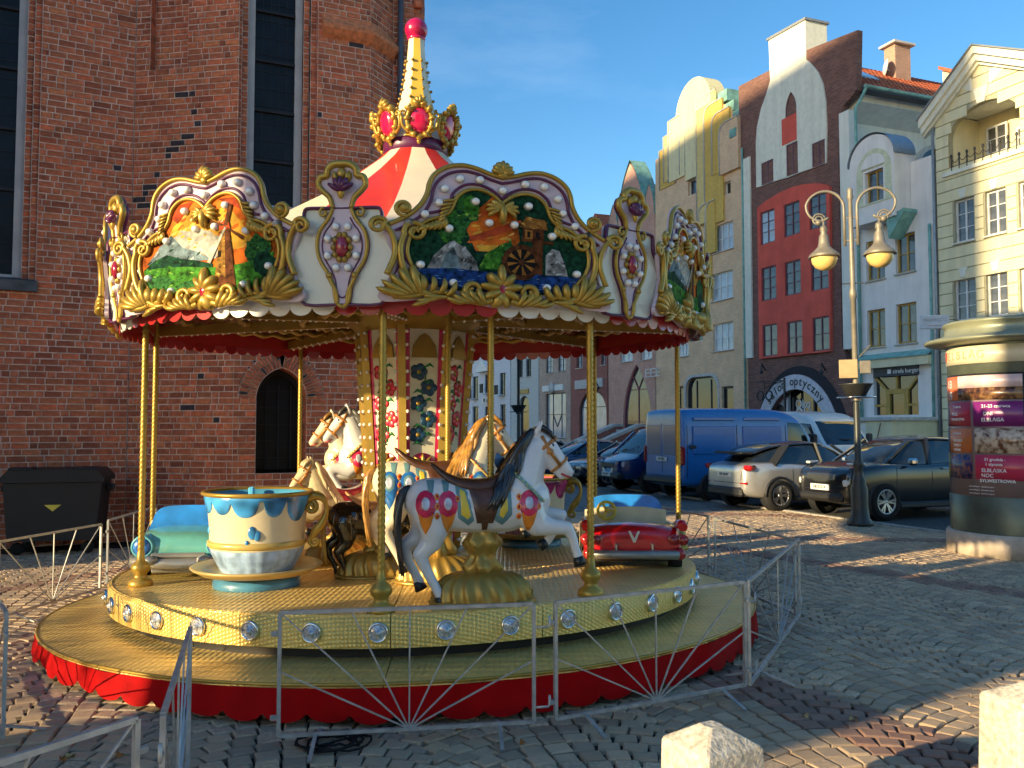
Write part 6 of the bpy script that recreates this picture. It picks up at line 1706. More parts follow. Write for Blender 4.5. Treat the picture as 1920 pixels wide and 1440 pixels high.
# the two painted scenes
def pm(n, c, v=.35, s=9): return M('painted_' + n, tuple(x * .8 for x in c), .8, var=min(.85, v * 1.5), scale=s * 1.6, detail=8, spec=.12)
def blobs(cx, cz, rx, rz, n=16, j=.2, seed=1):
    r_ = random.Random(seed); return [(cx + rx * (1 + r_.uniform(-j, j)) * math.cos(2 * math.pi * i / n), cz + rz * (1 + r_.uniform(-j, j)) * math.sin(2 * math.pi * i / n)) for i in range(n)]
p_gr = pm('leaf_green', (.03, .13, .03), .6, 26); p_lg = pm('meadow_green', (.05, .20, .02), .7, 14); p_dk = pm('dark_pine', (.008, .05, .025), .5, 20); p_wat = pm('water_blue', (.012, .05, .20), .6, 16)
p_rock = pm('rock_grey', (.26, .26, .25), .6, 12); p_br = pm('timber_brown', (.11, .035, .012), .5, 14); p_or = pm('orange_sky', (.60, .13, .015), .5, 5); p_ye = pm('yellow_sky', (.66, .34, .04), .4, 5)
p_rd = pm('red_cloud', (.42, .06, .02), .4, 6); p_rf = pm('roof_ochre', (.36, .15, .03), .3, 18); p_pale = pm('pale_haze', (.48, .45, .38), .4, 9); p_mt = pm('mountain_blue', (.16, .22, .24), .6, 10); p_blk = pm('ink', (.015, .012, .01), .3); p_tow = pm('mill_tan', (.30, .15, .03), .5, 14)
whl = [(p_br, [(.13 + .125 * math.cos(a), .30 + .125 * math.sin(a)) for a in [k * math.pi / 14 for k in range(28)]]), (p_blk, [(.13 + .095 * math.cos(a), .30 + .095 * math.sin(a)) for a in [k * math.pi / 12 for k in range(24)]])]
for k in range(8):
    a = k * math.pi / 4 + .2; d = .045 / 2
    whl.append((p_rf, [(.13 + .02 * math.cos(a), .30 + .02 * math.sin(a)), (.13 + .092 * math.cos(a - .16), .30 + .092 * math.sin(a - .16)), (.13 + .092 * math.cos(a + .16), .30 + .092 * math.sin(a + .16))]))
whl.append((p_br, [(.13 + .02 * math.cos(a), .30 + .02 * math.sin(a)) for a in [k * math.pi / 5 for k in range(10)]]))
PICM = {'mill': dict(bg=p_dk, shapes=[
    (p_or, [(-.16, .36), (-.22, .50), (-.14, .66), (-.06, .745), (.02, .70), (.10, .60), (.12, .45), (.05, .36)]), (p_rd, [(-.20, .42), (-.05, .47), (.10, .54), (.13, .60), (.0, .55), (-.12, .49), (-.2, .46)]), (p_rd, [(-.14, .60), (-.02, .66), (.04, .70), (-.06, .73)]), (p_ye, [(-.16, .40), (.08, .42), (.05, .37), (-.14, .36)]),
    (p_gr, blobs(-.24, .63, .09, .11, 22, .22, 3)), (p_gr, blobs(-.30, .50, .08, .10, 20, .25, 4)), (p_lg, blobs(-.20, .67, .05, .07, 16, .25, 5)), (p_lg, [(-.14, .24), (-.10, .34), (-.02, .40), (.04, .44), (.05, .24)]), (p_gr, [(-.02, .24), (.02, .40), (.06, .46), (.08, .38), (.12, .30), (.10, .24)]),
    (p_rock, [(-.46, .22), (-.42, .31), (-.35, .39), (-.30, .42), (-.22, .37), (-.16, .29), (-.14, .22)]), (p_mt, [(-.38, .22), (-.35, .32), (-.30, .38), (-.27, .30), (-.26, .22)]),
    (p_br, [(.20, .22), (.20, .46), (.34, .46), (.34, .44), (.27, .44), (.27, .22)]), (p_rock, [(.29, .22), (.29, .36), (.33, .41), (.38, .40), (.42, .30), (.44, .22)]), (p_br, [(.13, .45), (.14, .55), (.27, .55), (.28, .45)]), (p_rf, [(.11, .55), (.16, .625), (.28, .61), (.30, .54)]), (p_rf, [(.15, .47), (.15, .535), (.20, .535), (.20, .47)]), (p_blk, [(.165, .48), (.165, .52), (.185, .52), (.185, .48)]), (p_blk, [(.22, .48), (.22, .52), (.245, .52), (.245, .48)]),
    (p_wat, [(-.53, .21), (-.30, .23), (-.05, .215), (.10, .235), (.30, .215), (.53, .22), (.49, .15), (.40, .105), (.15, .085), (-.15, .085), (-.40, .105), (-.49, .15)])] + whl),
  'windmill': dict(bg=p_or, shapes=[
    (p_ye, [(-.28, .60), (-.12, .70), (.0, .66), (.18, .70), (.30, .55), (.40, .40), (.0, .36), (-.40, .42)]), (p_rd, [(-.30, .66), (-.22, .75), (-.10, .77), (-.16, .70), (-.24, .62)]), (p_rd, [(.10, .755), (.24, .75), (.29, .66), (.20, .70)]),
    (p_pale, blobs(-.12, .47, .20, .10, 18, .2, 7)), (p_pale, blobs(.08, .42, .14, .08, 16, .2, 8)), (p_mt, [(-.52, .34), (-.40, .46), (-.30, .54), (-.20, .44), (-.08, .40), (.05, .33)]), (p_dk, [(-.55, .30), (-.46, .36), (-.34, .40), (-.22, .36), (-.1, .34), (.05, .30), (.05, .2), (-.5, .2)]), (p_lg, [(-.55, .30), (-.40, .31), (-.2, .30), (.1, .27), (.3, .28), (.54, .34), (.52, .18), (.42, .11), (.15, .08), (-.15, .08), (-.42, .11), (-.52, .18)]),
    (p_gr, blobs(-.40, .20, .12, .05, 16, .3, 9)), (p_gr, blobs(.42, .36, .10, .10, 18, .25, 10)), (p_gr, blobs(-.1, .16, .14, .04, 16, .3, 11)), (p_dk, blobs(.46, .26, .10, .08, 16, .25, 12)),
    (p_tow, [(.06, .13), (.24, .12), (.195, .53), (.12, .53)]), (p_br, [(.155, .125), (.24, .12), (.195, .53), (.16, .53)]), (p_rd, [(.11, .53), (.205, .53), (.195, .575), (.16, .60), (.12, .575)]), (p_br, [(.10, .13), (.10, .20), (.135, .21), (.155, .19), (.155, .13)]), (p_blk, [(.10, .34), (.10, .385), (.125, .385), (.125, .34)]),
    (p_br, [(.15, .555), (.185, .56), (.225, .70), (.195, .71)]), (p_pale, [(.16, .55), (.175, .55), (.035, .30), (.01, .315)]), (p_br, [(.14, .555), (.16, .565), (.03, .62), (.02, .59)]), (p_br, [(.15, .56), (.17, .54), (.30, .44), (.31, .47)])])}
def inside(p, poly):
    c = False; n = len(poly)
    for i in range(n):
        a, b = poly[i], poly[i - 1]
        if (a[1] > p[1]) != (b[1] > p[1]) and p[0] < (b[0] - a[0]) * (p[1] - a[1]) / (b[1] - a[1]) + a[0]: c = not c
    return c
def strokes(kind, idx, n, size, mats, flat=1.0, seed=1, slope=0.0):
    sh = PICM[kind]['shapes']; poly = sh[idx][1]; rg_ = random.Random(seed); out = []
    x0, x1 = min(p[0] for p in poly), max(p[0] for p in poly); z0, z1 = min(p[1] for p in poly), max(p[1] for p in poly); tries = 0
    while len(out) < n and tries < n * 20:
        tries += 1; p = (rg_.uniform(x0, x1), rg_.uniform(z0, z1))
        if not inside(p, poly): continue
        s_ = size * rg_.uniform(.5, 1.4); a = slope + rg_.uniform(-.4, .4)
        pts = []
        for k in range(7):
            t = 2 * math.pi * k / 7; x, z = s_ * math.cos(t), s_ * flat * math.sin(t) * rg_.uniform(.6, 1)
            pts.append((p[0] + x * math.cos(a) - z * math.sin(a), p[1] + x * math.sin(a) + z * math.cos(a)))
        if all(inside(q_, IN_L) for q_ in pts): out.append((rg_.choice(mats), pts))
    return out
p_hl = pm('sun_leaf', (.22, .40, .06), .4, 20); p_wl = pm('water_light', (.20, .36, .55), .4, 20); p_rl = pm('rock_light', (.58, .58, .56), .3, 20); p_ol = pm('flame_light', (.85, .42, .10), .3, 12); p_yl = pm('cloud_light', (.85, .72, .45), .3, 12)
nm = len(PICM['mill']['shapes'])
ins = {}
ins['mill'] = {0: strokes('mill', 0, 26, .026, [p_ol, p_or, p_rd, p_ye], .35, 1, .3), 4: strokes('mill', 4, 40, .014, [p_gr, p_lg, p_hl, p_dk], .7, 2), 5: strokes('mill', 5, 34, .014, [p_gr, p_lg, p_dk], .7, 3), 7: strokes('mill', 7, 26, .014, [p_hl, p_lg, p_gr], .4, 4, 1.2), 8: strokes('mill', 8, 20, .012, [p_gr, p_dk, p_hl], .5, 5, 1.4),
   9: strokes('mill', 9, 22, .020, [p_rl, p_mt, p_rock], .4, 6, .9), 12: strokes('mill', 12, 16, .014, [p_rl, p_blk, p_rock], .6, 7), 14: strokes('mill', 14, 18, .014, [p_br, p_rf, p_ol], .25, 8, -.3), 18: strokes('mill', 18, 60, .024, [p_wl, p_wat, p_dk], .12, 9)}
ins['windmill'] = {0: strokes('windmill', 0, 60, .030, [p_ol, p_ye, p_or, p_yl], .4, 11, .4), 3: strokes('windmill', 3, 26, .022, [p_yl, p_pale, p_ye], .5, 12), 5: strokes('windmill', 5, 30, .020, [p_mt, p_rl, p_dk], .3, 13, .7), 6: strokes('windmill', 6, 40, .014, [p_gr, p_dk, p_lg], .6, 14), 7: strokes('windmill', 7, 90, .018, [p_hl, p_lg, p_gr], .3, 15), 9: strokes('windmill', 9, 26, .014, [p_gr, p_dk, p_hl], .7, 16),
   12: strokes('windmill', 12, 22, .012, [p_tow, p_ol, p_br], .4, 17), 13: strokes('windmill', 13, 16, .012, [p_br, p_blk], .4, 18)}
for kd in ins:
    new = []
    for i, sh in enumerate(PICM[kd]['shapes']): new.append(sh); new += ins[kd].get(i, [])
    PICM[kd]['shapes'] = new
L1 = board_large('mill'); L2 = board_large('windmill')
def place_board(e, al, r=RP * math.cos(R(13)), z=2.845, sx_=1.20):
    p = TC @ polar(r, al, z)
    e.matrix_local = Matrix.Translation(p) @ Matrix.Rotation(al, 4, 'Z') @ Matrix.Rotation(R(3), 4, 'X') @ Matrix.Diagonal((sx_, 1, 1.04, 1))
AL_L = A_N + R(22.5)
for k in range(8):
    src = L1 if k % 2 == 0 else L2
    e = src if k < 2 else copy_tree(src, car_o)
    place_board(e, AL_L + k * R(45))
# narrow boards with cartouche
half_n = [(0, .63), (.22, .635), (.275, .62), (.285, .55), (.30, .49), (.36, .43), (.405, .36), (.41, .27), (.37, .17), (.31, .07), (.27, -.02), (0, -.02)]
half_c = [(0, .93), (.06, .925), (.10, .89), (.105, .85), (.15, .84), (.165, .79), (.13, .745), (.085, .70), (.065, .63), (.095, .56), (.155, .48), (.175, .38), (.155, .28), (.10, .19), (.06, .10), (.045, .0), (0, -.04)]
def board_narrow():
    e = bpy.data.objects.new('narrow_board', None); COL.objects.link(e); e.parent = car_o
    OUT_N = smooth(mir(half_n), 3, True); OUT_C = smooth(mir(half_c), 3, True)
    q = MB(); q.prism(OUT_N[::-1], -.012, .02); q.build('board', m_ivory, e)
    q = MB(); q.tube([(x * .965, -.014, z) for x, z in smooth(mir(half_n), 3, True)], .030, 6, True, sq=.4); q.build('plum_line', m_plum, e)
    q = MB(); q.prism(OUT_C[::-1], -.035, -.012); q.build('cartouche', m_mauve, e)
    q = MB(); q.tube([(x, -.016, z) for x, z in OUT_C], .030, 6, True, sq=.5); q.tube([(x * .80, -.034, .36 + (z - .36) * .84) for x, z in OUT_C if z < .62], .012, 6, sq=.5); q.build('plum_outline', m_plum, e, kind='stuff')
    q = MB(); q.tube([(x, -.036, z) for x, z in OUT_C[:] if z < .66], .017, 7) if False else None
    q = MB()
    side = smooth(half_c[8:], 4)
    for sg in (1, -1):
        strand(q, [(sg * x, z) for x, z in side], .018, .016, -.04, 8)
        sp_ = spiral(sg * .125, .60, .035, .01, R(90 if sg > 0 else 90), R(90 - sg * 330), 16); strand(q, sp_, .012, .014, -.045, 7)
        st = smooth([(.035, -.02), (.04, .06), (.075, .13), (.095, .17)], 4); strand(q, [(sg * x, z) for x, z in st], .014, .02, -.045, 7); q.sphere((sg * .09, -.05, .175), .024, 8, 6)
    q.build('cartouche_moulding', m_gold, e)
    q = MB()
    tf = smooth(half_c[:9], 4); strand(q, [(-x, z) for x, z in tf[::-1]] + tf[1:], .022, .022, -.038, 8, mid=.034)
    for sg in (1, -1): leaf(q, sg * .03, .80, R(90) - sg * R(35), .085, .016, -.04, .3 * sg)
    leaf(q, 0, .82, R(90), .085, .018, -.04, 0)
    q.build('palmette', m_gold, e)
    q = MB()
    for i in range(5): leaf(q, 0, .735, R(30 + 30 * i), .105, .017, -.075, 0)
    q.build('palmette_vein', m_plum, e)
    q = MB(); q.sphere((0, -.07, .735), (.026, .02, .05), 12, 8); q.build('drop', m_gold, e)
    q = MB()
    for i in range(10): a = 2 * math.pi * i / 10; q.sphere((.058 * math.cos(a), -.045, .365 + .085 * math.sin(a)), (.022, .02, .026), 8, 6)
    q.build('jewel_mount', m_golddk, e)
    q = MB(); q.sphere((0, -.055, .365), (.044, .035, .072), 16, 10); q.build('jewel', m_jewel, e)
    for i in range(8):
        a = 2 * math.pi * (i + .5) / 8; o = obj('bulb', BULB, e); o.location = (.108 * math.cos(a), -.045, .365 + .15 * math.sin(a))
    return e
N1 = board_narrow()
for k in range(8):
    e = N1 if k == 0 else copy_tree(N1, car_o)
    place_board(e, A_N + k * R(45), RP, 2.835, 1.02)
# tent roof
prof = [(2.78, 3.30), (2.2, 3.56), (1.6, 3.86), (1.1, 4.16), (.7, 4.44), (.42, 4.66), (.28, 4.80)]
for k in range(16):
    a0 = 2 * math.pi * k / 16; a1 = a0 + 2 * math.pi / 16
    q = MB(); vs = []
    for r_, z in prof:
        for i in range(5):
            f = i / 4; sag = .03 * math.sin(math.pi * f) * (r_ / 2.8)
            vs.append(TC @ polar(r_, a0 + (a1 - a0) * f, z - sag))
    q.add(vs, [(i * 5 + j, i * 5 + j + 1, (i + 1) * 5 + j + 1, (i + 1) * 5 + j) for i in range(len(prof) - 1) for j in range(4)], 0, None, True)
    q.build('roof_stripe', m_stripe_r if k % 2 else m_stripe_w, car_o)
CT = TC @ Vector((0, 0, 0))
q = MB(); q.lathe([(.30, 4.72), (.34, 4.76), (.34, 4.86), (.30, 4.9)], 32); q.build('crown_base', m_plum, car_o)
# crown of jewelled medallions
NCR = 7
for k in range(NCR):
    al = R(12) + 2 * math.pi * k / NCR
    e = bpy.data.objects.new('crown_medallion', None); COL.objects.link(e); e.parent = car_o
    q = MB(); ov = [(.125 * math.cos(a), .155 * math.sin(a)) for a in [2 * math.pi * i / 26 for i in range(26)]]
    q.prism(ov, -.02, .012); q.tube([(x, -.02, z) for x, z in ov], .024, 8, True)
    for i in range(11):
        a = R(-90) + 2 * math.pi * i / 11
        leaf(q, .10 * math.cos(a), .13 * math.sin(a), a, .085 if math.sin(a) > .3 else .06, .024, -.018, .4)
    for sg in (1, -1):
        strand(q, smooth([(sg * .10, -.12), (sg * .17, -.06), (sg * .185, .02)], 4) + spiral(sg * .165, .06, .035, .008, R(-60 if sg > 0 else 240), R(300 if sg > 0 else -120), 14), .022, .012, -.015)
    for i in range(5): leaf(q, 0, .15, R(90 + (i - 2) * 33), .105 - abs(i - 2) * .012, .020, -.02, 0)
    q.sphere((0, -.01, -.20), (.022, .022, .03), 8, 6)
    q.build('medallion_frame', m_gold, e)
    q = MB(); q.sphere((0, -.022, 0), (.098, .03, .125), 20, 12); q.build('jewel', m_jewelb, e)
    p = polar(.385, al, 5.0); e.matrix_local = Matrix.Translation(p) @ Matrix.Rotation(al, 4, 'Z') @ Matrix.Rotation(R(12), 4, 'X')
# spire and ball
m_spy = M('spire_yellow', (.78, .48, .05), .35, var=.08, coat=.3); m_spw = M('spire_cream', (.76, .68, .46), .35, var=.05, coat=.3)
sp_prof = [(.36, 4.86), (.27, 5.05), (.20, 5.25), (.15, 5.45), (.12, 5.65), (.098, 5.85), (.085, 6.02)]
for k in range(8):
    a0 = R(22.5 + 12) + k * R(45)
    q = MB(); vs = [p for r_, z in sp_prof for p in (polar(r_, a0, z), polar(r_, a0 + R(45), z))]
    q.add(vs, [(2 * i, 2 * i + 1, 2 * i + 3, 2 * i + 2) for i in range(len(sp_prof) - 1)]); f = q.build('spire_face', m_spy if k % 2 else m_spw, car_o)
    q = MB()
    for i in range(7):
        z = 5.12 + i * .105; t_ = [j for j in range(len(sp_prof) - 1) if sp_prof[j][1] <= z <= sp_prof[j + 1][1]][0]
        r_ = sp_prof[t_][0] + (sp_prof[t_ + 1][0] - sp_prof[t_][0]) * (z - sp_prof[t_][1]) / (sp_prof[t_ + 1][1] - sp_prof[t_][1])
        p = polar(r_ + .012, a0, z); q.sphere(p, .017, 8, 6)
    q.build('spire_bulbs', m_golddk, f, kind='stuff')
q = MB(); q.sphere((0, 0, 6.12), .122, 24, 16); q.lathe([(.086, 6.0), (.10, 6.02), (.06, 6.05)], 16); q.build('spire_ball', M('magenta_ball', (.52, .006, .075), .25, var=.2, scale=5, coat=.5), car_o)
# centre column with painted panels and gilded ribs
m_panel = M('column_ivory', (.74, .68, .50), .35, var=.06, coat=.3); m_mag = M('column_magenta', (.62, .02, .12), .35, var=.1, coat=.3); m_flr = M('painted_rose', (.62, .015, .05), .35, var=.4, scale=30); m_flb = M('painted_bluebell', (.015, .06, .13), .35, var=.4, scale=30); m_flg = M('painted_stem', (.015, .20, .05), .35, var=.4, scale=20)
def col_r(z): return .40 + .15 * max(0, (z - .6) / 2.4) ** 1.2
for k in range(8):
    al = R(17) + k * R(45); hw = math.tan(R(22.5))
    e = bpy.data.objects.new('column_panel', None); COL.objects.link(e); e.parent = car_o
    zs = [.5, 1.0, 1.5, 2.0, 2.5, 3.0]
    def cp(x, z, o=0): return Vector((x, -col_r(z) - o, z))
    def strip(q, f0, f1, z0, z1, o, mi=0):
        n = 6
        vs = [cp(f * hw * col_r(z0 + (z1 - z0) * i / n), z0 + (z1 - z0) * i / n, o) for i in range(n + 1) for f in (f0, f1)]
        q.add(vs, [(2 * i, 2 * i + 1, 2 * i + 3, 2 * i + 2) for i in range(n)], mi)
    q = MB(); strip(q, -1, 1, .45, 3.05, 0); q.build('board', m_panel, e)
    q = MB(); strip(q, -.86, -.66, .6, 2.95, .003); strip(q, .66, .86, .6, 2.95, .003); q.build('border', m_mag, e)
    fm = m_flb if k % 2 == 0 else m_flr
    q = MB(); rr2 = random.Random(k)
    pts = [(0.02 * math.sin(i * .9), 1.75 + .75 * i / 10) for i in range(11)]
    q.tube([cp(x, z, .006) for x, z in pts], .008, 5, mi=0)
    for i in range(10):
        z = 1.72 + i * .085; sg = 1 if i % 2 else -1
        q.tube([cp(0, z, .006), cp(sg * .06, z + .03, .006), cp(sg * .10, z + .0, .006)], [.006, .016, .003], 5, mi=0)
    for i in range(5):
        z = 1.82 + i * .155; x = .05 * (1 if i % 2 else -1)
        for j in range(5):
            a = j * 2 * math.pi / 5; p = cp(x + .048 * math.cos(a), z + .048 * math.sin(a), .008); q.sphere(p, (.040, .010, .040), 8, 6, mi=1)
        q.sphere(cp(x, z, .016), (.022, .008, .022), 8, 6, mi=2)
    q.build('flower_painting', [m_flg, fm, m_gold], e)
    for zc in (1.52, 1.22, .95):
        q = MB(); q.sphere(cp(0, zc, .004), (.13, .012, .13), 14, 8); sh = q.build('ornament_backing', m_mag, e)  # magenta disc behind each gilt ornament
        q = MB()
        for i in range(5):
            a = R(90 + (i - 2) * 46) if zc != 1.22 else R(-90 + (i - 2) * 46)
            c = cp(0, zc, .022); c2 = c + Vector((math.cos(a), 0, math.sin(a))) * .125
            q.tube([c.lerp(c2, t) - Vector((0, .015 * math.sin(math.pi * t), 0)) for t in (0, .3, .6, .85, 1)], [.018, .035, .032, .018, .004], 8, sq=.6)
        q.build('gilt_ornament', m_gold, e)
    q = MB(); c = cp(0, 2.68, .01); q.prism([(-.13, 2.58), (.13, 2.58), (.11, 2.70), (.05, 2.79), (0, 2.82), (-.05, 2.79), (-.11, 2.70)], -.012, 0, T=Matrix.Translation((0, -col_r(2.68) - .012, 0))); q.build('arch_ornament', m_golddk, e)
    e.matrix_local = Matrix.Rotation(al, 4, 'Z')
    # rib
    a_r = al + R(22.5); q = MB()
    pts = [polar(col_r(z) / math.cos(R(22.5)) + .015, a_r, z) for z in [.5 + .25 * i for i in range(11)]]
    for a, b in zip(pts, pts[1:]): q.bar(a, b, .075, .05)
    rib = q.build('column_rib', m_gold, car_o)
    q = MB()
    for i in range(17):
        z = .75 + i * .13
        for da in (-.05, .05): q.sphere(polar(col_r(z) / math.cos(R(22.5)) + .045, a_r + da / col_r(z), z), .019, 8, 6)
    q.build('rib_bulbs', m_bulb, rib, kind='stuff')
q = MB(); q.lathe([(.62, .5), (.62, .62), (.5, .66), (.42, .66)], 32, T=TP); q.build('column_plinth', m_golddk, car_o)
q = MB(); q.lathe([(.58, 2.86), (.70, 2.95), (.74, 3.05)], 32); q.build('column_capital', m_golddk, car_o)
q = MB(); q.lathe([(.3, .3), (.3, 3.3)], 16); q.build('column_core', m_trimk, car_o)
# ---------------------------------------------------------------- ride figures on the carousel
from mathutils.bvhtree import BVHTree
def fuse(q, voxel=.011, it=8, name='body', fac=.6):
    me = q.mesh('tmp', []) if False else None
    me = bpy.data.meshes.new('tmp'); me.from_pydata(q.v, [], q.f); me.update()
    o = bpy.data.objects.new('tmp', me); COL.objects.link(o)
    r_ = o.modifiers.new('r', 'REMESH'); r_.mode = 'VOXEL'; r_.voxel_size = voxel; r_.use_smooth_shade = True
    s_ = o.modifiers.new('s', 'SMOOTH'); s_.factor = fac; s_.iterations = it
    dg = bpy.context.evaluated_depsgraph_get()
    out = bpy.data.meshes.new_from_object(o.evaluated_get(dg)); out.name = name
    bpy.data.objects.remove(o); bpy.data.meshes.remove(me)
    for p in out.polygons: p.use_smooth = True
    return out
def chain(q, pts, sy=1.0, n=14, y0=0.0):
    """(x, y, z, r) control points -> rounded tapering limb"""
    P = []
    for i in range(len(pts) - 1):
        a, b = pts[i], pts[i + 1]
        for k in range(4): P.append(tuple(a[c] + (b[c] - a[c]) * k / 4 for c in range(4)))
    P.append(pts[-1])
    for x, y, z, r in P: q.sphere((x, y, z), (r, r * sy, r), 12, 8)
    q.tube([p[:3] for p in P], [p[3] for p in P], n)
def horse_body():
    q = MB()
    chain(q, [(-.42, 0, .03, .175), (-.30, 0, .01, .20), (-.05, 0, -.02, .195), (.18, 0, -.01, .20), (.34, 0, .04, .185)], .90)
    q.sphere((-.36, .0, .06), (.17, .15, .14), 14, 10); q.sphere((.33, 0, .0), (.15, .14, .17), 14, 10)
    chain(q, [(.27, 0, .10, .19), (.33, 0, .25, .15), (.385, 0, .39, .115), (.42, 0, .47, .092)], .72)
    chain(q, [(.42, 0, .485, .088), (.485, 0, .44, .088), (.56, 0, .36, .066), (.63, 0, .275, .052), (.66, 0, .235, .046)], .74)
    chain(q, [(.44, 0, .40, .078), (.50, 0, .34, .062), (.575, 0, .25, .034), (.61, 0, .205, .026)], .7)
    for sg in (1, -1):
        chain(q, [(.405, sg * .05, .545, .027), (.43, sg * .058, .59, .023), (.455, sg * .056, .645, .007)])
        q.sphere((.515, sg * .056, .445), (.030, .016, .024), 8, 6); q.sphere((.665, sg * .026, .245), (.021, .014, .018), 8, 6); q.sphere((.46, sg * .042, .385), (.068, .034, .062), 10, 8)
    legs = []
    # near hind, far hind, near fore, far fore
    chain(q, [(-.40, -.075, -.02, .155), (-.37, -.09, -.16, .115), (-.385, -.09, -.26, .08), (-.475, -.088, -.355, .056), (-.43, -.085, -.46, .042), (-.355, -.085, -.60, .036), (-.325, -.085, -.655, .041), (-.315, -.085, -.685, .036)])
    chain(q, [(-.42, .075, -.02, .155), (-.43, .09, -.15, .11), (-.48, .09, -.24, .076), (-.59, .088, -.31, .054), (-.56, .085, -.42, .041), (-.50, .085, -.53, .036), (-.475, .085, -.575, .041), (-.465, .085, -.60, .036)])
    chain(q, [(.33, -.085, -.03, .13), (.40, -.09, -.14, .095), (.52, -.088, -.165, .064), (.635, -.085, -.175, .050), (.675, -.085, -.25, .037), (.70, -.085, -.34, .034), (.715, -.085, -.385, .038), (.722, -.085, -.41, .034)])
    chain(q, [(.33, .085, -.03, .13), (.41, .09, -.10, .09), (.53, .088, -.09, .062), (.62, .085, -.095, .050), (.585, .085, -.18, .037), (.53, .085, -.27, .034), (.50, .085, -.305, .038), (.485, .085, -.32, .034)])
    hoofs = [((-.335, -.085, -.66), (-.305, -.085, -.725)), ((-.485, .085, -.575), (-.455, .085, -.64)), ((.715, -.085, -.39), (.735, -.085, -.455)), ((.505, .085, -.30), (.445, .085, -.335))]
    return fuse(q), hoofs
HB, HOOF = horse_body()
_bv = BVHTree.FromPolygons([v.co for v in HB.vertices], [tuple(p.vertices) for p in HB.polygons])
def hit(x, z, sg):
    l, n, i, d = _bv.ray_cast(Vector((x, sg * 1.0, z)), Vector((0, -sg, 0)))
    return (l, n) if l is not None else (Vector((x, 0, z)), Vector((0, sg, 0)))
def drape(q, pts, sg, off=.006, mi=0, rings=4):
    cx = sum(p[0] for p in pts) / len(pts); cz = sum(p[1] for p in pts) / len(pts)
    vs = []; n = len(pts)
    l, nn = hit(cx, cz, sg); vs.append(l + nn * off)
    for k in range(1, rings + 1):
        f = k / rings
        for x, z in pts:
            l, nn = hit(cx + (x - cx) * f, cz + (z - cz) * f, sg); vs.append(l + nn * (off if k < rings else off * .3))
    fs = [(0, 1 + j, 1 + (j + 1) % n) for j in range(n)]
    for k in range(rings - 1):
        for j in range(n):
            a = 1 + k * n + j; b = 1 + k * n + (j + 1) % n; fs.append((a, a + n, b + n, b))
    ar = sum(pts[j][0] * pts[(j + 1) % n][1] - pts[(j + 1) % n][0] * pts[j][1] for j in range(n))
    if (ar > 0) == (sg > 0): fs = [f[::-1] for f in fs]
    q.add(vs, fs, mi, None, True)
def dense(pts, k=5):
    o = []
    for a, b in zip(pts, pts[1:] + pts[:1]): o += [(a[0] + (b[0] - a[0]) * i / k, a[1] + (b[1] - a[1]) * i / k) for i in range(k)]
    return o
def oval(cx, cz, rx, rz, n=18): return [(cx + rx * math.cos(2 * math.pi * i / n), cz + rz * math.sin(2 * math.pi * i / n)) for i in range(n)]
m_saddle = M('saddle_brown', (.085, .032, .015), .4, var=.25, scale=12, coat=.2)
m_hoof = M('hoof_black', (.012, .012, .012), .35)
m_eye = M('glass_eye', (.01, .01, .012), .1, coat=1)
m_bridle = M('bridle_tan', (.42, .17, .035), .4, var=.3, scale=20)
m_yel = M('trapping_yellow', (.72, .50, .05), .4, var=.15, coat=.2); m_tblue = M('trapping_teal', (.13, .25, .27), .4, var=.2, coat=.2)
m_orange = M('trapping_orange', (.72, .22, .02), .35, var=.2, coat=.3); m_pinkr = M('rosette_crimson', (.55, .02, .08), .3, var=.3, scale=25, coat=.4); m_blueo = M('rosette_blue', (.02, .14, .42), .3, var=.3, scale=25, coat=.4); m_pearl = M('rosette_pearl', (.50, .52, .60), .25, var=.3, scale=25, coat=.5); m_dotr = M('dot_red', (.40, .01, .015), .3)
m_lip = M('lip_red', (.40, .05, .05), .4)
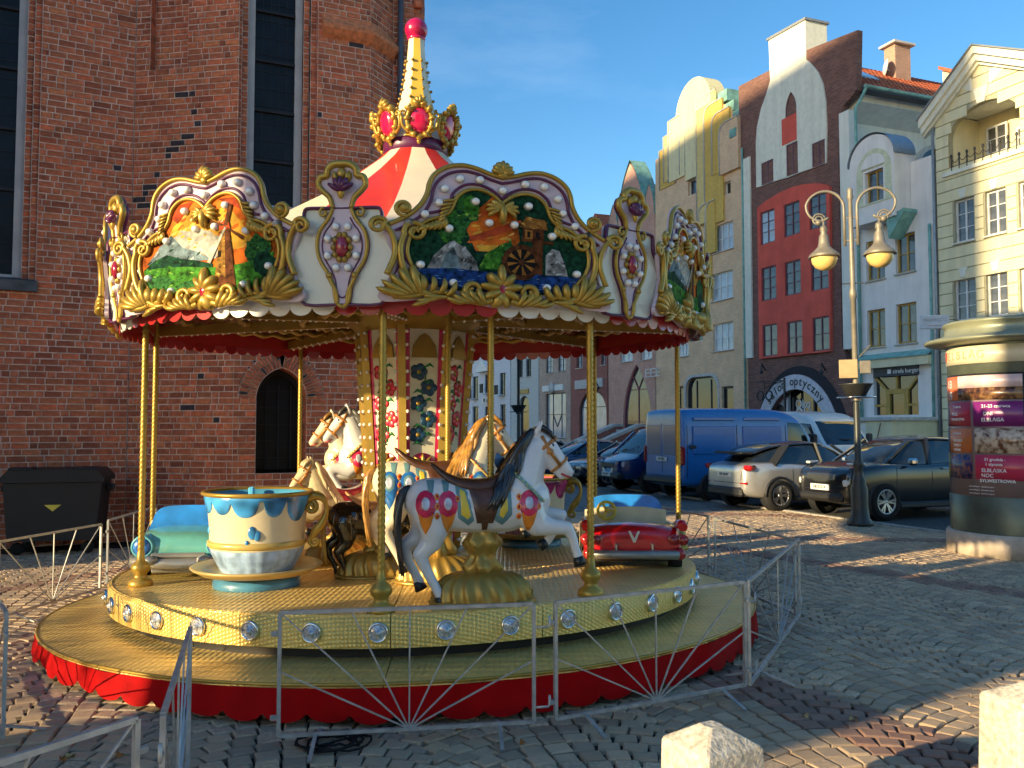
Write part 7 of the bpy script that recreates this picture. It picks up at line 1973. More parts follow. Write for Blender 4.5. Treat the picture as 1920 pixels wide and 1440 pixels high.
def horse(label, pos, head_deg, coat, mane_m, ros, collar, zbar, sc=1.0, stand=True, rider_pole=True, deco=True, tail_m=None, saddle_m=None, pitch=0.0, name='carousel_horse'):
    dzf = deck_z(pos[0], pos[1])
    t = thing(name, label, 'carousel horse', (pos[0], pos[1], dzf), R(head_deg), 'carousel horses')
    hb = zbar - dzf
    e_T = Matrix.Translation((0, 0, hb)) @ Matrix.Rotation(R(-pitch), 4, 'Y') @ Matrix.Scale(sc, 4)
    def put(q, nm, mats, par=t, smooth=True):
        o = q.build(nm, mats, par)
        if par is t: o.matrix_local = e_T
        return o
    me = HB.copy(); me.materials.clear(); me.materials.append(coat)
    b = obj('body', me, t); b.matrix_local = e_T
    for a, c in HOOF:
        q = MB(); q.tube([a, Vector(a).lerp(Vector(c), .5), c], [.036, .043, .050], 12); put(q, 'hoof', m_hoof)
    for sg in (1, -1):
        q = MB(); q.sphere((.525, sg * .066, .448), (.016, .009, .016), 10, 8); put(q, 'eye', m_eye)
        q = MB(); q.tube([(.60, sg * .026, .232), (.635, sg * .030, .212), (.675, sg * .014, .205)], .010, 6); put(q, 'lip', m_lip)
    rg = random.Random(hash(label) % 1000 if False else len(label))
    # mane and forelock
    q = MB()
    for i in range(34):
        f = i / 33
        x = .40 - .19 * f; z = .565 - .30 * f
        for sg in (1, -1):
            L_ = .25 + .16 * math.sin(math.pi * min(1, f * .8 + .15)) + rg.uniform(-.04, .04)
            ph = rg.uniform(0, 6); lean = rg.uniform(.35, .62); pts = []
            for k in range(11):
                u = k / 10; w = .020 * math.sin(u * 8 + ph) * u
                xx = x - L_ * lean * u + w - .01; zz = z + .02 * math.sin(u * math.pi) - L_ * .95 * u ** 1.35 + w * .5
                hp = hit(xx, zz, sg)[0]
                yy = max(abs(hp.y), .085 * math.sin(min(1, u * 1.5) * math.pi / 2)) if u > .08 else .02
                pts.append((xx, sg * (yy + .016 + .01 * math.sin(ph * 3)), zz))
            q.tube(pts, [.018, .026, .030, .031, .031, .030, .029, .027, .022, .015, .004], 6, mi=0)
    for i in range(7):
        a = (i - 3) * .012; q.tube([(.40, a, .57), (.455, a * 1.6, .585), (.51, a * 2.0, .545), (.55, a * 1.5, .475)], [.018, .022, .018, .004], 6)
    put(q, 'mane', mane_m)
    q = MB()
    for i in range(16):
        yy = rg.uniform(-.05, .05); ph = rg.uniform(0, 6)
        pts = [(-.55 - .09 * math.sin(u * 2.6) + .012 * math.sin(u * 8 + ph), yy * (.3 + u), .14 - .62 * u * u - .04 * u) for u in [k / 9 for k in range(10)]]
        q.tube(pts, [.016, .022, .024, .024, .023, .022, .020, .016, .012, .004], 6)
    put(q, 'tail', tail_m or mane_m)
    # saddle with high cantle
    q = MB(); secs = []
    for x, w, zt, zl in ((-.40, .03, .33, .305), (-.36, .07, .31, .26), (-.28, .12, .245, .19), (-.16, .145, .20, .12), (-.02, .15, .195, .11), (.08, .135, .215, .12), (.14, .09, .255, .18), (.17, .03, .275, .24)):
        secs.append((x, [(0, zl + .01), (w * .9, zl - .02), (w * 1.06, zl + .01), (w * .85, zt - .012), (w * .4, zt), (0, zt - .004)]))
    q.add(*half_loft(secs), 0, None, True); s_ = put(q, 'saddle', saddle_m or m_saddle); subsurf(s_, 1)
    q = MB()
    for sg in (1, -1):
        drape(q, dense([(-.13, .16), (.14, .16), (.10, .02), (.06, -.12), (-.06, -.12), (-.09, .02)]), sg, .016); drape(q, dense([(-.03, -.08), (.03, -.08), (.02, -.175), (-.02, -.175)]), sg, .012)
    put(q, 'saddle_flap', saddle_m or m_saddle)
    if deco:
        for sg in (1, -1):
            q = MB()
            drape(q, dense([(-.22, .15), (-.14, .15), (-.08, -.10), (-.12, -.14), (-.20, -.08)]), sg, .005, 0); drape(q, dense([(.10, .14), (.19, .16), (.20, -.06), (.13, -.14), (.07, -.10)]), sg, .005, 0)
            drape(q, dense([(-.19, .13), (-.15, .12), (-.10, -.07), (-.125, -.095), (-.18, -.06)]), sg, .009, 1); drape(q, dense([(.13, .12), (.165, .13), (.17, -.03), (.135, -.09), (.10, -.07)]), sg, .009, 1)
            put(q, 'saddle_cloth', [m_tblue, m_yel])
        rm = {'red': m_pinkr, 'blue': m_blueo}[ros]; lowm = m_orange if ros == 'red' else m_blueo
        for sg in (1, -1):
            q = MB()
            for cx in (-.435, -.275, .325):
                drape(q, dense([(cx - .062, -.03), (cx + .062, -.03), (cx + .035, -.13), (cx, -.20), (cx - .035, -.13)], 4), sg, .005, 2); drape(q, oval(cx, .02, .074, .10), sg, .009, 0); drape(q, oval(cx, .025, .054, .075), sg, .013, 3); drape(q, oval(cx, .025, .034, .052), sg, .017, 1)
            for cx, cz in ((-.355, .075), (-.355, .01), (-.355, -.06), (.25, .07), (.25, .0), (.25, -.07), (-.205, .06), (.40, .0)): drape(q, oval(cx, cz, .020, .026, 10), sg, .007, 4); drape(q, oval(cx, cz, .011, .014, 8), sg, .010, 5)
            for cx in (-.40, -.29): drape(q, dense([(cx - .03, .19), (cx + .03, .19), (cx + .015, .10), (cx - .015, .10)]), sg, .004, 6)
            put(q, 'rosettes', [rm, m_pearl, lowm, m_pinkr if ros == 'red' else m_tblue, m_orange, m_dotr, m_tblue])['kind'] = 'stuff'
        q = MB(); cs = []
        for sg in (1, -1):
            for k in range(9):
                u = k / 8; x = .235 + .20 * u; z = .235 - .20 * u; l, nn = hit(x, z, sg); cs.append((l + nn * .008, sg, k))
        for sg in (1, -1):
            pts = [c for c, s2, k in cs if s2 == sg]; q.tube(pts, .022, 6, sq=.5)
            for p in pts[::1]: q.sphere((p.x, p.y + sg * .012, p.z), (.011, .006, .011), 8, 6, mi=1)
        put(q, 'collar', collar)
    # bridle
    q = MB()
    def ringat(c, axis, ry, rz_, r=.010):
        axis = Vector(axis).normalized(); up = Vector((0, 1, 0)); sd = axis.cross(up).normalized()
        q.tube([Vector(c) + up * ry * math.cos(a) + sd * rz_ * math.sin(a) for a in [2 * math.pi * k / 20 for k in range(20)]], r, 6, True)
    ringat((.59, 0, .30), (.65, 0, -.75), .058, .078, .012); ringat((.455, 0, .43), (.55, 0, -.75), .080, .128, .016)
    for sg in (1, -1): q.tube([(.44, sg * .075, .52), (.505, sg * .078, .40), (.585, sg * .060, .30)], .015, 6); q.sphere((.505, sg * .085, .40), (.026, .012, .026), 8, 6)
    put(q, 'bridle', m_bridle)
    if stand:
        q = MB(); hb0 = hb - .15 * sc
        q.lathe([(.001, .0), (.40, .0), (.41, .02), (.38, .035), (.36, .04)], 48, T=Matrix.Diagonal((1, .6, 1, 1)))
        pr2 = [(.30 * math.cos(R(90) * k / 14) ** .7 + .075, .035 + .20 * math.sin(R(90) * k / 14)) for k in range(15)]
        q.lathe(pr2, 120, fn=lambda r, z, a: r * (1 + .055 * (1 - 2 * abs(math.sin(10 * a + (z - .03) * 9)))), T=Matrix.Diagonal((1, .62, 1, 1)))
        pr3 = [(.10 + .02 * math.sin(k * 1.1), .22 + (hb0 - .20) * k / 12) for k in range(13)]
        q.lathe(pr3, 48, fn=lambda r, z, a: r * (1 + .16 * math.sin(5 * a + z * 14) + .06 * math.sin(9 * a - z * 30)), T=Matrix.Diagonal((1.15, .85, 1, 1)))
        q.build('pedestal', m_golddk, t)
    if rider_pole:
        o = obj('pole', PT, t); ztop = ceil_z(pos[0], pos[1]) + .12 - dzf; zb = hb + .15
        o.matrix_local = Matrix.Translation((.06 * sc, 0, zb)) @ Matrix.Diagonal((.92, .92, ztop - zb, 1))
    return t
m_hw = M('horse_white', (.66, .65, .66), .3, var=.07, scale=6, coat=.4); m_hc = M('horse_cream', (.68, .58, .42), .3, var=.14, scale=6, coat=.4); m_hk = M('horse_black', (.012, .009, .009), .14, coat=1.0, var=.3); m_hp = M('pony_ivory', (.58, .47, .27), .35, var=.2, scale=7, coat=.3)
m_mk = M('mane_black', (.014, .014, .017), .28, coat=.5); m_mg = M('mane_golden', (.36, .17, .035), .35, var=.35, scale=20, coat=.3); m_mgr = M('mane_grey', (.09, .085, .08), .35, var=.4, scale=20); m_my = M('mane_blond', (.55, .36, .08), .35, var=.3, scale=16)
m_col1 = [M('collar_teal', (.14, .30, .31), .4), M('collar_bead', (.45, .48, .12), .35)]; m_col2 = [M('collar_straw', (.66, .46, .14), .4), m_dotr]
def hz(u, v, Y): p = at(u, v, Y); return (p.x, p.y), p.z
(p, z) = hz(905, 946, 6.5); horse('white carousel horse with black mane galloping at the front of the deck', p, 8, m_hw, m_mk, 'red', m_col1, z, 1.0)
(p, z) = hz(826, 908, 7.55); horse('cream carousel horse with golden brown mane and blue rosettes, behind the white one', p, 8, m_hc, m_mg, 'blue', m_col2, z, 1.02)
(p, z) = hz(722, 862, 10.2); horse('white carousel horse with grey mane and orange bridle facing left beside the centre column', p, 198, m_hw, m_mgr, 'red', m_col2, z, 1.05, rider_pole=False)
(p, z) = hz(690, 866, 10.9); horse('rear carousel horse facing left, its head just behind another white head', p, 196, m_hc, m_mg, 'red', m_col2, z, 1.05, rider_pole=False)
(p, z) = hz(640, 945, 9.0); horse('small ivory carousel pony with lowered head facing left behind the blue cup', p, 212, m_hp, m_hp, 'red', m_col2, z, .80, rider_pole=False, deco=False, saddle_m=m_pinkr, name='carousel_pony')
(p, z) = hz(712, 972, 7.95); horse('glossy black carousel pony with blond tail and tan saddle', p, 14, m_hk, m_mk, 'red', m_col2, z, .80, rider_pole=False, deco=False, tail_m=m_my, saddle_m=M('saddle_tan', (.55, .24, .08), .4), name='carousel_pony')
# ---- tea cups
def teacup(label, pos, glaze, inner, rot, grp='carousel tea cups'):
    x, y = pos; zf = deck_z(x, y)
    t = thing('tea_cup', label, 'tea cup', (x, y, zf), R(rot), grp)
    m_cup = M('cup_cream', (.78, .64, .40), .3, var=.05, coat=.4)
    q = MB(); q.lathe([(.001, 0), (.36, 0), (.37, .02), (.36, .09), (.001, .09)], 40); q.build('base', M('cup_base_blue', (.06, .22, .36), .4, coat=.3), t)
    q = MB(); q.lathe([(.001, .10), (.30, .10), (.46, .12), (.54, .165), (.555, .18), (.54, .19), (.44, .16), (.28, .14), (.001, .14)], 48); q.build('saucer', M('saucer_gold', (.50, .36, .14), .35, .2, var=.1), t)
    wall = [(.30, .14), (.335, .20), (.385, .30), (.395, .34), (.40, .36), (.40, .42), (.405, .55), (.42, .68), (.445, .80)]
    q = MB(); q.lathe(wall[3:], 56); q.lathe([(.445, .80), (.425, .80), (.40, .62), (.385, .45), (.001, .42)], 56); q.build('bowl', [m_cup], t)
    q = MB(); q.lathe([(.443, .79), (.424, .803), (.398, .62), (.382, .46), (.001, .44)], 56); 
    o = q.build('lining', inner, t)
    q = MB(); q.lathe([(.445, .785), (.468, .795), (.475, .81), (.465, .825), (.44, .82), (.425, .80)], 56); q.build('rim', m_gold, t)
    q = MB(); q.lathe([(.402, .355), (.418, .365), (.418, .40), (.402, .41)], 56); q.build('belt', M('belt_gold', (.60, .42, .12), .35, .2), t)
    fl_d = M(glaze.name + '_foot', tuple(min(1, c * .6 + .30) for c in glaze['col']), .3, var=.45, scale=9, coat=.4)
    q = MB(); q.lathe([(.302, .14), (.337, .20), (.387, .30), (.398, .34)], 96, fn=lambda r, z, a: r * (1 - .022 * abs(math.sin(11 * a)) ** 6)); q.build('fluted_foot', fl_d, t)
    def r_at(z):
        for (r0, z0), (r1, z1) in zip(wall, wall[1:]):
            if z0 <= z <= z1: return r0 + (r1 - r0) * (z - z0) / (z1 - z0)
        return .445
    # running glaze: drips of uneven length
    rg = random.Random(4); n = 240; drips = []
    a = 0
    while a < 2 * math.pi - .3:
        w = rg.uniform(.38, .62); drips.append((a + w / 2, w / 2, rg.choice((.05, .07, .10, .12, .17)))); a += w * rg.uniform(1.02, 1.3)
    q = MB(); vs = []; m_ = 8
    for i in range(n):
        th = 2 * math.pi * i / n; d = .035
        for c, w, l in drips:
            u = abs(th - c) / w
            if u < 1: d = max(d, .045 + l * (1 - u ** 2.4) ** .55)
        for k in range(m_ + 1):
            z = .79 - d * k / m_; off = .010 if 0 < k < m_ else .002
            rr = r_at(z) + off; vs.append((rr * math.cos(th), rr * math.sin(th), z))
    fs = []
    for i in range(n):
        j = (i + 1) % n
        for k in range(m_): a_, b_ = i * (m_ + 1) + k, j * (m_ + 1) + k; fs.append((a_ + 1, b_ + 1, b_, a_))
    q.add(vs, fs, 0, None, True); q.build('running_glaze', glaze['m'], t)
    for th, z, s_ in ((R(-78), .50, .055), (R(-72), .475, .045), (R(-84), .415, .025), (R(-150), .50, .03), (R(60), .5, .05), (R(140), .47, .04)):
        q = MB(); rr = r_at(z) + .003; q.sphere((0, 0, 0), (s_ * .62, .010, s_), 12, 8, T=Matrix.Translation((rr * math.cos(th), rr * math.sin(th), z)) @ Matrix.Rotation(th + R(90), 4, 'Z')); q.build('glaze_drop', glaze['m'], t)
    # scroll handle
    q = MB(); pts = [(.43, 0, .74), (.50, 0, .78), (.58, 0, .74), (.60, 0, .64), (.56, 0, .54), (.50, 0, .46), (.47, 0, .40)]
    sm = smooth([(p[0], p[2]) for p in pts], 5); q.tube([(x, 0, z) for x, z in sm], [.03 + .012 * math.sin(i * .35) for i in range(len(sm))], 10)
    q.tube([(x, 0, z) for x, z in spiral(.465, .68, .055, .012, R(90), R(-400), 22)], .022, 8); q.tube([(x, 0, z) for x, z in spiral(.50, .385, .05, .012, R(120), R(560), 22)], .018, 8)
    q.build('handle', m_gold, t)
    q = MB(); q.lathe([(.05, .44), (.05, .58), (.16, .60), (.16, .63), (.001, .64)], 24); q.build('turning_wheel', inner, t)
    for a_ in (0, 180):
        q = MB(); q.lathe([(.20, .44), (.36, .46), (.37, .60), (.20, .60)], 16, R(a_ + 20), R(a_ + 160)); q.build('bench', inner, t)
    q = MB(); q.cbox((.36 * math.cos(R(118)), .36 * math.sin(R(118)), .76), (.06, .04, .14), .015); q.build('entry_edge', inner, t)
    return t
class G(dict):
    def __init__(s, name, col): super().__init__(col=col, m=M(name, col, .25, var=.7, scale=5, coat=.6, detail=1)); s.name = name
p = deck_pt(482, 1098); teacup('cream tea cup with dripping blue glaze and gold handle near the left pole', (p.x, p.y), G('glaze_blue', (.05, .27, .60)), M('lining_blue', (.10, .42, .66), .3, coat=.4), -2)
p = at(995, 900, 10.3); teacup('cream tea cup with dripping pink glaze at the back behind the white horse', (p.x, p.y), G('glaze_pink', (.50, .02, .16)), M('lining_pink', (.72, .16, .22), .3, coat=.4), -10)
# ---- toy cars
def toy_car(label, pos, rz, paint, trim, second):
    x, y = pos; zf = deck_z(x, y)
    t = thing('toy_car', label, 'toy car', (x, y, zf), rz, 'carousel toy cars')
    S = lambda x, hw, z0, zs, zt: (x, [(0, z0), (hw * .9, z0), (hw, z0 + .05), (hw, (z0 + zs) / 2), (hw * .98, zs), (hw * .86, zt), (hw * .45, zt + .025), (0, zt + .03)])
    def body(secs): q = MB(); q.add(*half_loft(secs), 0, None, True); return q
    q = body([S(-.66, .36, .16, .27, .31), S(-.64, .43, .13, .32, .37), S(-.50, .47, .11, .36, .42), S(-.30, .48, .11, .36, .41)]); b = subsurf(q.build('boot', paint, t), 2)
    q = body([S(.20, .47, .11, .36, .43), S(.34, .475, .11, .36, .445), S(.54, .46, .12, .34, .42), S(.68, .43, .14, .31, .38), S(.73, .38, .17, .27, .32)]); subsurf(q.build('bonnet', paint, t), 2)
    for sg in (1, -1):
        q = MB(); q.cbox((-.04, sg * .44, .24), (.62, .07, .28), .025); q.build('side', second, t)
        q = MB(); q.tube([(-.30, sg * .44, .40), (-.48, sg * .445, .43), (-.66, sg * .45, .44), (-.70, sg * .45, .42)], [.03, .045, .05, .045], 10); q.build('tail_fin', paint, t)
        for dy in (-.045, .045):
            q = MB(); q.lathe([(.001, .035), (.035, .03), (.042, .0), (.05, .012), (.05, -.06)], 18, T=Matrix.Translation((-.67, sg * .41 + dy, .30)) @ Matrix.Rotation(R(-90), 4, 'Y')); q.build('tail_lamp', m_tail, t)
        q = MB(); q.lathe([(.07, .0), (.085, .02), (.10, .015), (.105, -.02), (.105, -.16)], 22, T=Matrix.Translation((.735, sg * .335, .315)) @ Matrix.Rotation(R(90), 4, 'Y')); hl = q.build('headlamp_ring', trim, t)
        q = MB(); q.sphere((.745, sg * .335, .315), (.035, .082, .082), 16, 10); q.build('headlamp', M('toy_lamp_blue', (.03, .16, .50), .25, var=.6, scale=14, coat=.5), t)
        for xx in (-.40, .42):
            q = MB(); T = Matrix.Translation((xx, sg * .42, .10)) @ Matrix.Rotation(R(-90) * sg, 4, 'X'); q.lathe([(.001, -.06), (.10, -.06), (.11, -.03), (.11, .03), (.10, .055), (.05, .06), (.001, .05)], 20, T=T); q.build('wheel', m_tyre, t)
        q = MB(); q.cbox((-.66, sg * .17, .21), (.05, .035, .12), .012); q.build('bumper_guard', m_chrome, t)
        q = MB(); q.sphere((.81, sg * .24, .20), (.06, .075, .045), 12, 8); q.build('bumper_bullet', M('toy_silver', (.32, .31, .29), .35, .5), t)
        q = MB(); q.lathe([(.001, .02), (.035, .015), (.055, 0), (.06, -.08)], 16, T=Matrix.Translation((-.70, sg * .42, .17)) @ Matrix.Rotation(R(-90), 4, 'Y')); q.build('exhaust_lamp', m_tail, t)
    q = MB(); q.tube([(-.60, -.46, .165), (-.69, -.40, .165), (-.70, 0, .165), (-.69, .40, .165), (-.60, .46, .165)], [.035, .045, .040, .045, .035], 10); q.build('rear_bumper', M('toy_silver', (.32, .31, .29), .35, .5), t)
    q = MB(); q.tube([(.56, -.47, .19), (.75, -.40, .18), (.79, -.2, .165), (.80, 0, .16), (.79, .2, .165), (.75, .40, .18), (.56, .47, .19)], [.035, .05, .05, .055, .05, .05, .035], 10); q.cbox((.765, 0, .235), (.05, .5, .05), .015); q.cbox((.74, 0, .11), (.05, .5, .07), .015); q.build('front_bumper', M('toy_silver', (.32, .31, .29), .35, .5), t)
    ws = smooth([(-.40, .36), (0, .35), (.40, .36), (.385, .50), (.34, .60), (.24, .645), (0, .655), (-.24, .645), (-.34, .60), (-.385, .50)], 3, True)
    T = Matrix.Translation((.24, 0, 0)) @ Matrix.Rotation(R(90), 4, 'Z') @ Matrix.Rotation(R(0), 4, 'X')
    q = MB(); q.prism(ws[::-1] if False else ws, -.045, .03, T=T); q.build('windscreen', M('painted_glass_blue', (.02, .22, .66), .25, var=.35, scale=4, coat=.6, detail=2), t)
    q = MB(); q.prism([(-.42, .20), (.42, .20), (.42, .50), (.2, .53), (-.2, .53), (-.42, .50)], .03, .06, T=T); q.build('dashboard', M('toy_cream', (.72, .58, .36), .4), t)
    q = MB(); T2 = Matrix.Translation((.10, .20, .50)) @ Matrix.Rotation(R(-70), 4, 'Y')
    q.tube([T2 @ Vector((.09 * math.cos(a), .09 * math.sin(a), 0)) for a in [2 * math.pi * k / 20 for k in range(20)]], .016, 8, True)
    for k in range(3): a = 2 * math.pi * k / 3 + .5; q.bar(T2 @ Vector((0, 0, 0)), T2 @ Vector((.09 * math.cos(a), .09 * math.sin(a), 0)), .03, .015)
    q.sphere(T2 @ Vector((0, 0, .01)), .025, 10, 8); q.build('steering_wheel', M('toy_yellow', (.72, .46, .03), .35), t)
    q = MB(); q.cbox((-.20, 0, .25), (.28, .74, .14), .04); q.build('seat', second, t)
    q = MB(); q.cbox((0, 0, .10), (1.0, .7, .06), .01); q.build('floor_pan', m_trimk, t)
    q = MB(); q.prism([(-.055, .05), (-.035, .05), (0, -.02), (.035, .05), (.055, .05), (.01, -.055), (-.01, -.055)][::-1], -.012, .012, T=Matrix.Translation((-.668, 0, .33)) @ Matrix.Rotation(R(-90), 4, 'Z') @ Matrix.Rotation(R(-16), 4, 'X')); q.build('badge', M('badge_cream', (.75, .66, .5), .4), t)
    return t
p = at(1176, 1000, 8.75); toy_car('red toy convertible with tail fins and blue windscreen at right of the deck', (p.x, p.y), R(88), M('toy_red', (.64, .008, .012), .2, coat=.8, var=.15), m_chrome, M('toy_cream', (.7, .6, .4)))
p = at(376, 1000, 8.7); toy_car('pale green toy convertible with blue headlamps behind the blue cup', (p.x, p.y), R(-84), M('toy_seafoam', (.12, .38, .34), .25, coat=.6, var=.15), M('toy_seafoam_rim', (.12, .40, .46), .3), M('toy_cream', (.7, .6, .4)))
# ---------------------------------------------------------------- barrier panels round the ride
m_galv = M('galvanised_steel', (.42, .42, .41), .45, .5, var=.2, scale=14, rvar=.1)
def barrier(label, a, b, h=.72, feet=True):
    a = Vector((a[0], a[1], 0)); b = Vector((b[0], b[1], 0)); d = b - a; L_ = d.length
    t = thing('barrier_panel', label, 'barrier', a, math.atan2(d.y, d.x), 'low steel barrier panels round the carousel')
    z0, z1 = .075, .075 + h
    for p0, p1 in (((0, 0, z0), (L_, 0, z0)), ((0, 0, z1), (L_, 0, z1)), ((0, 0, z0), (0, 0, z1)), ((L_, 0, z0), (L_, 0, z1))):
        q = MB(); q.bar(p0, p1, .022); q.build('frame_tube', m_galv, t)
    c = L_ / 2
    for e in ((0, z0 + h * .52), (.012, z1 - .01), (L_ * .27, z1), (c, z1), (L_ * .73, z1), (L_ - .012, z1 - .01), (L_, z0 + h * .52)):
        q = MB(); q.bar((c, 0, z0), (e[0], 0, e[1]), .009); q.build('fan_bar', m_galv, t)
    for x in (L_ * .14, L_ * .86):
        for sg in (-1, 1):
            q = MB(); q.bar((x, 0, z0), (x + .02 * sg, sg * .26, .008), .022, .014); q.build('foot', m_galv, t)
    for z in (z0 + h * .12, z0 + h * .80):
        q = MB(); q.tube([(L_, 0, z), (L_ + .09, 0, z), (L_ + .10, 0, z + .01), (L_ + .10, 0, z + .07)], .008, 6); q.build('hook', m_galv, t)
        q = MB(); q.cbox((-.03, 0, z + .02), (.04, .022, .03), .004); q.build('eye_plate', m_galv, t)
    return t
def gp(u, v, z=.075): p = on_plane(u, v, (0, 0, z), Vector((0, 0, 1))); return (p.x, p.y)
ZT = .795
barrier('front barrier panel below the white horse', gp(522, 1380), gp(1001, 1353))
barrier('barrier panel in front of the carousel behind the near bollard', gp(1042, 1348), gp(1398, 1284))
barrier('barrier panel at the right turning away from the viewer', gp(1406, 1283), gp(1500, 1150))
barrier('shaded barrier panel at the right rear behind the toy convertible', gp(1490, 1012, ZT), gp(1340, 972, ZT))
barrier('farthest barrier panel behind the rear right pole', gp(1328, 968, ZT), gp(1215, 946, ZT))
barrier('nearly end-on barrier panel in the left foreground', gp(357, 1178, ZT), gp(306, 1340, ZT))
barrier('nearest barrier panel cut by the bottom left corner', gp(256, 1348, ZT), (-2.2, 2.05))
barrier('barrier panel whose end post stands at the left picture edge', gp(12, 1150, ZT), (-4.05, 6.55))
barrier('sunlit barrier panel at left in front of the waste container', gp(190, 983, ZT), gp(-2, 1016, ZT))
barrier('barrier panel behind the left pole near the church', gp(203, 976, ZT), gp(292, 950, ZT))
# cable coil, hose, leaves
q = MB(); c = gp(625, 1392, .01); rg = random.Random(2); pts = []
for i in range(90):
    a = i * .33; rr = .13 + .05 * math.sin(i * .21) + rg.uniform(-.006, .006)
    pts.append((c[0] + rr * 1.25 * math.cos(a), c[1] + rr * math.sin(a), .012 + .004 * (i % 5)))
pts += [(c[0] + .3, c[1] + .25, .012), (c[0] + .5, c[1] + .55, .012), (c[0] + .45, c[1] + .9, .012)]
tag(q.tube(pts, .007, 6).build('cable_coil', M('cable_rubber', (.012, .012, .014), .6)), 'black cable coiled on the setts under the front barrier', 'cable')
q = MB(); pts = [gp(-60, 1030, .02), gp(30, 1024, .02), gp(90, 1022, .02), gp(150, 1016, .02), gp(230, 1012, .02), gp(300, 1010, .02)]
tag(q.tube([(x, y, .025) for x, y in smooth(pts, 5)], .010, 6).build('white_hose', M('hose_white', (.6, .6, .58), .5)), 'white hose lying along the foot of the church wall', 'hose')
LL = ['brown leaf at the bottom left corner of the picture', 'dry leaf touching another near the bottom left corner', 'dry leaf beside the nearest barrier post', 'brown leaf on the red band of setts', 'pale leaf under the front barrier', 'pale leaf right of the red band of setts', 'dry leaf below the gap between the front barriers', 'pale leaf on the shaded setts right of the carousel']
lm = [M('dry_leaf', (.30, .11, .03), .8, var=.3), M('pale_leaf', (.40, .28, .12), .8, var=.3)]
for i, (u, v) in enumerate(((118, 1426), (132, 1420), (225, 1418), (1510, 1345), (980, 1395), (1600, 1352), (860, 1370), (1555, 1220))):
    x, y = gp(u, v, 0); q = MB(); s_ = rg.uniform(.025, .04)
    vs = [(s_ * math.cos(a) * (1 if k % 2 else .65), s_ * .7 * math.sin(a), .012 * math.sin(2 * a)) for k, a in enumerate([2 * math.pi * j / 12 for j in range(12)])]
    q.add([(0, 0, .006)] + vs, [(0, 1 + j, 1 + (j + 1) % 12) for j in range(12)])
    o = q.build('fallen_leaf', lm[i % 2]); o.location = (x, y, .012); o.rotation_euler = (rg.uniform(-.3, .3), rg.uniform(-.3, .3), rg.uniform(0, 6))
    tag(o, LL[i], 'leaf', 'fallen leaves')
# ---------------------------------------------------------------- outside the picture: chapel, mirrored houses, and masses added to cast shade
ST = SUN_TRAVEL; SL = Vector((ST.y, -ST.x, 0))
def sp(tt, s): return ST * tt + SL * s
m_roofdk = M('church_roof_tile', (.22, .09, .06), .8, var=.2)
def block(name, parent, off, pts, z0, z1, m, roof=None):
    q = MB(); n = len(pts)
    vs = [(p.x - off.x, p.y - off.y, z) for z in (z0, z1) for p in pts]
    q.add(vs, [tuple(range(n, 2 * n))] + [(i, (i + 1) % n, n + (i + 1) % n, n + i) for i in range(n)]); o = q.build(name, m, parent)
    if roof:
        c = sum(pts, Vector((0, 0, 0))) / n
        r_ = MB(); r_.add([(p.x - off.x, p.y - off.y, z1) for p in pts] + [(c.x - off.x, c.y - off.y, z1 + roof)], [(i, (i + 1) % n, n) for i in range(n)]); r_.build('roof', m_roofdk, o if parent else None)
    return o
m_cbr = brick_mat('church_far_brick', (.30, .10, .07), (.38, .14, .09), (.34, .29, .26), .27, .10)
block('side_chapel', church, CHL, [sp(-12, -17.5), sp(-12, -13.25), sp(-5.5, -13.25), sp(-4.2, -17.5)], 0, 14.2, m_cbr)
block('far_shade_block', church, CHL, [sp(-80, -95), sp(-80, -16.9), sp(-60, -16.9), sp(-60, -95)], 0, 42.8, m_cbr)  # unseen wide block added far off to shade the house fronts
gt = thing('shade_tower', 'slim brick tower added outside the picture to shade the carousel front', 'tower', (0, 0, 0))
block('tower_shaft', gt, Vector((0, 0, 0)), [sp(-15, -6.2), sp(-15, -3.3), sp(-11, -3.3), sp(-11, -6.2)], 0, 12.5, m_cbr, 3)  # unseen tower added to shade the carousel front and near setts
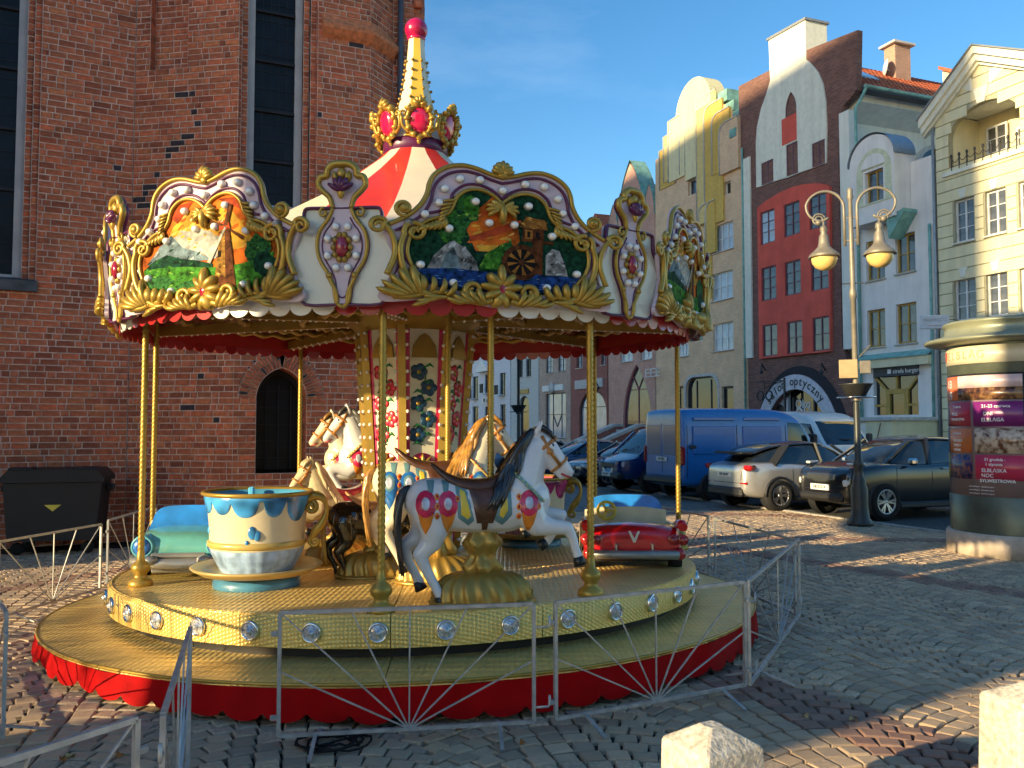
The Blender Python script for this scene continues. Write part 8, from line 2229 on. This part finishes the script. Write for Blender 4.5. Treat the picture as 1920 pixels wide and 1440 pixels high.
for i, (x, w, hh, m, lb) in enumerate(((2, 9, 10.5, m_pkbrick, 'pink brick house outside the picture behind the viewer'), (12, 8, 12, m_creamlt, 'cream house outside the picture behind the viewer'), (21, 9, 11, m_bgbrick, 'beige brick house outside the picture behind the viewer'))):
    t = thing('town_house', lb, 'house', (x, -24, 0), R(180))
    q = MB(); q.box((0, 4, hh / 2), (w, 8, hh)); q.build('wall', m, t)
    q = MB(); q.prism([(-w / 2, hh), (w / 2, hh), (0, hh + 3.5)], 0, 8); q.build('roof', m_tile, t)
    for fx in (-.3, 0, .3):
        for fz in (.2, .5, .8):
            q = MB(); q.box((fx * w, -.02, hh * fz), (1.1, .06, 1.6)); q.build('window', m_gl, t)

# small unseen tree, added to dapple the left side of the ride
rt = random.Random(21); tb = sp(-9.5, -8.3)
tr = thing('dapple_tree', 'small leafy tree added outside the picture to dapple the light', 'tree', (tb.x, tb.y, 0))
q = MB(); q.tube([(0, 0, 0), (.03, .02, .9), (-.02, .05, 1.7), (0, 0, 2.4)], [.09, .075, .06, .03], 9)
for k in range(7):
    a = k * .9; q.tube([(0, 0, 1.5 + .1 * k), (.6 * math.cos(a), .6 * math.sin(a), 2.0 + .1 * k), (1.3 * math.cos(a), 1.3 * math.sin(a), 2.3 + .1 * k)], [.035, .022, .008], 6)
q.build('trunk', M('tree_bark', (.12, .09, .07), .9), tr)
q = MB()
for i in range(1500):
    a = rt.uniform(0, 6.283); rr = 2.0 * math.sqrt(rt.random()); z = 2.45 + rt.uniform(-.55, .75) * (1 - .35 * rr / 2)
    if math.sin(a * 3 + rr * 4) + math.sin(z * 9 + a * 2) < -.35: continue
    s_ = rt.uniform(.04, .08); T = Matrix.Translation((rr * math.cos(a), rr * math.sin(a), z)) @ Matrix.Rotation(rt.uniform(0, 6.28), 4, 'Z') @ Matrix.Rotation(rt.uniform(-1.4, 1.4), 4, 'X')
    q.add([(-s_, 0, 0), (0, -s_ * .5, .01), (s_, 0, 0), (0, s_ * .5, .01)], [(0, 1, 2, 3)], 0, T)
q.build('crown', M('tree_leaf', (.07, .09, .03), .7), tr)
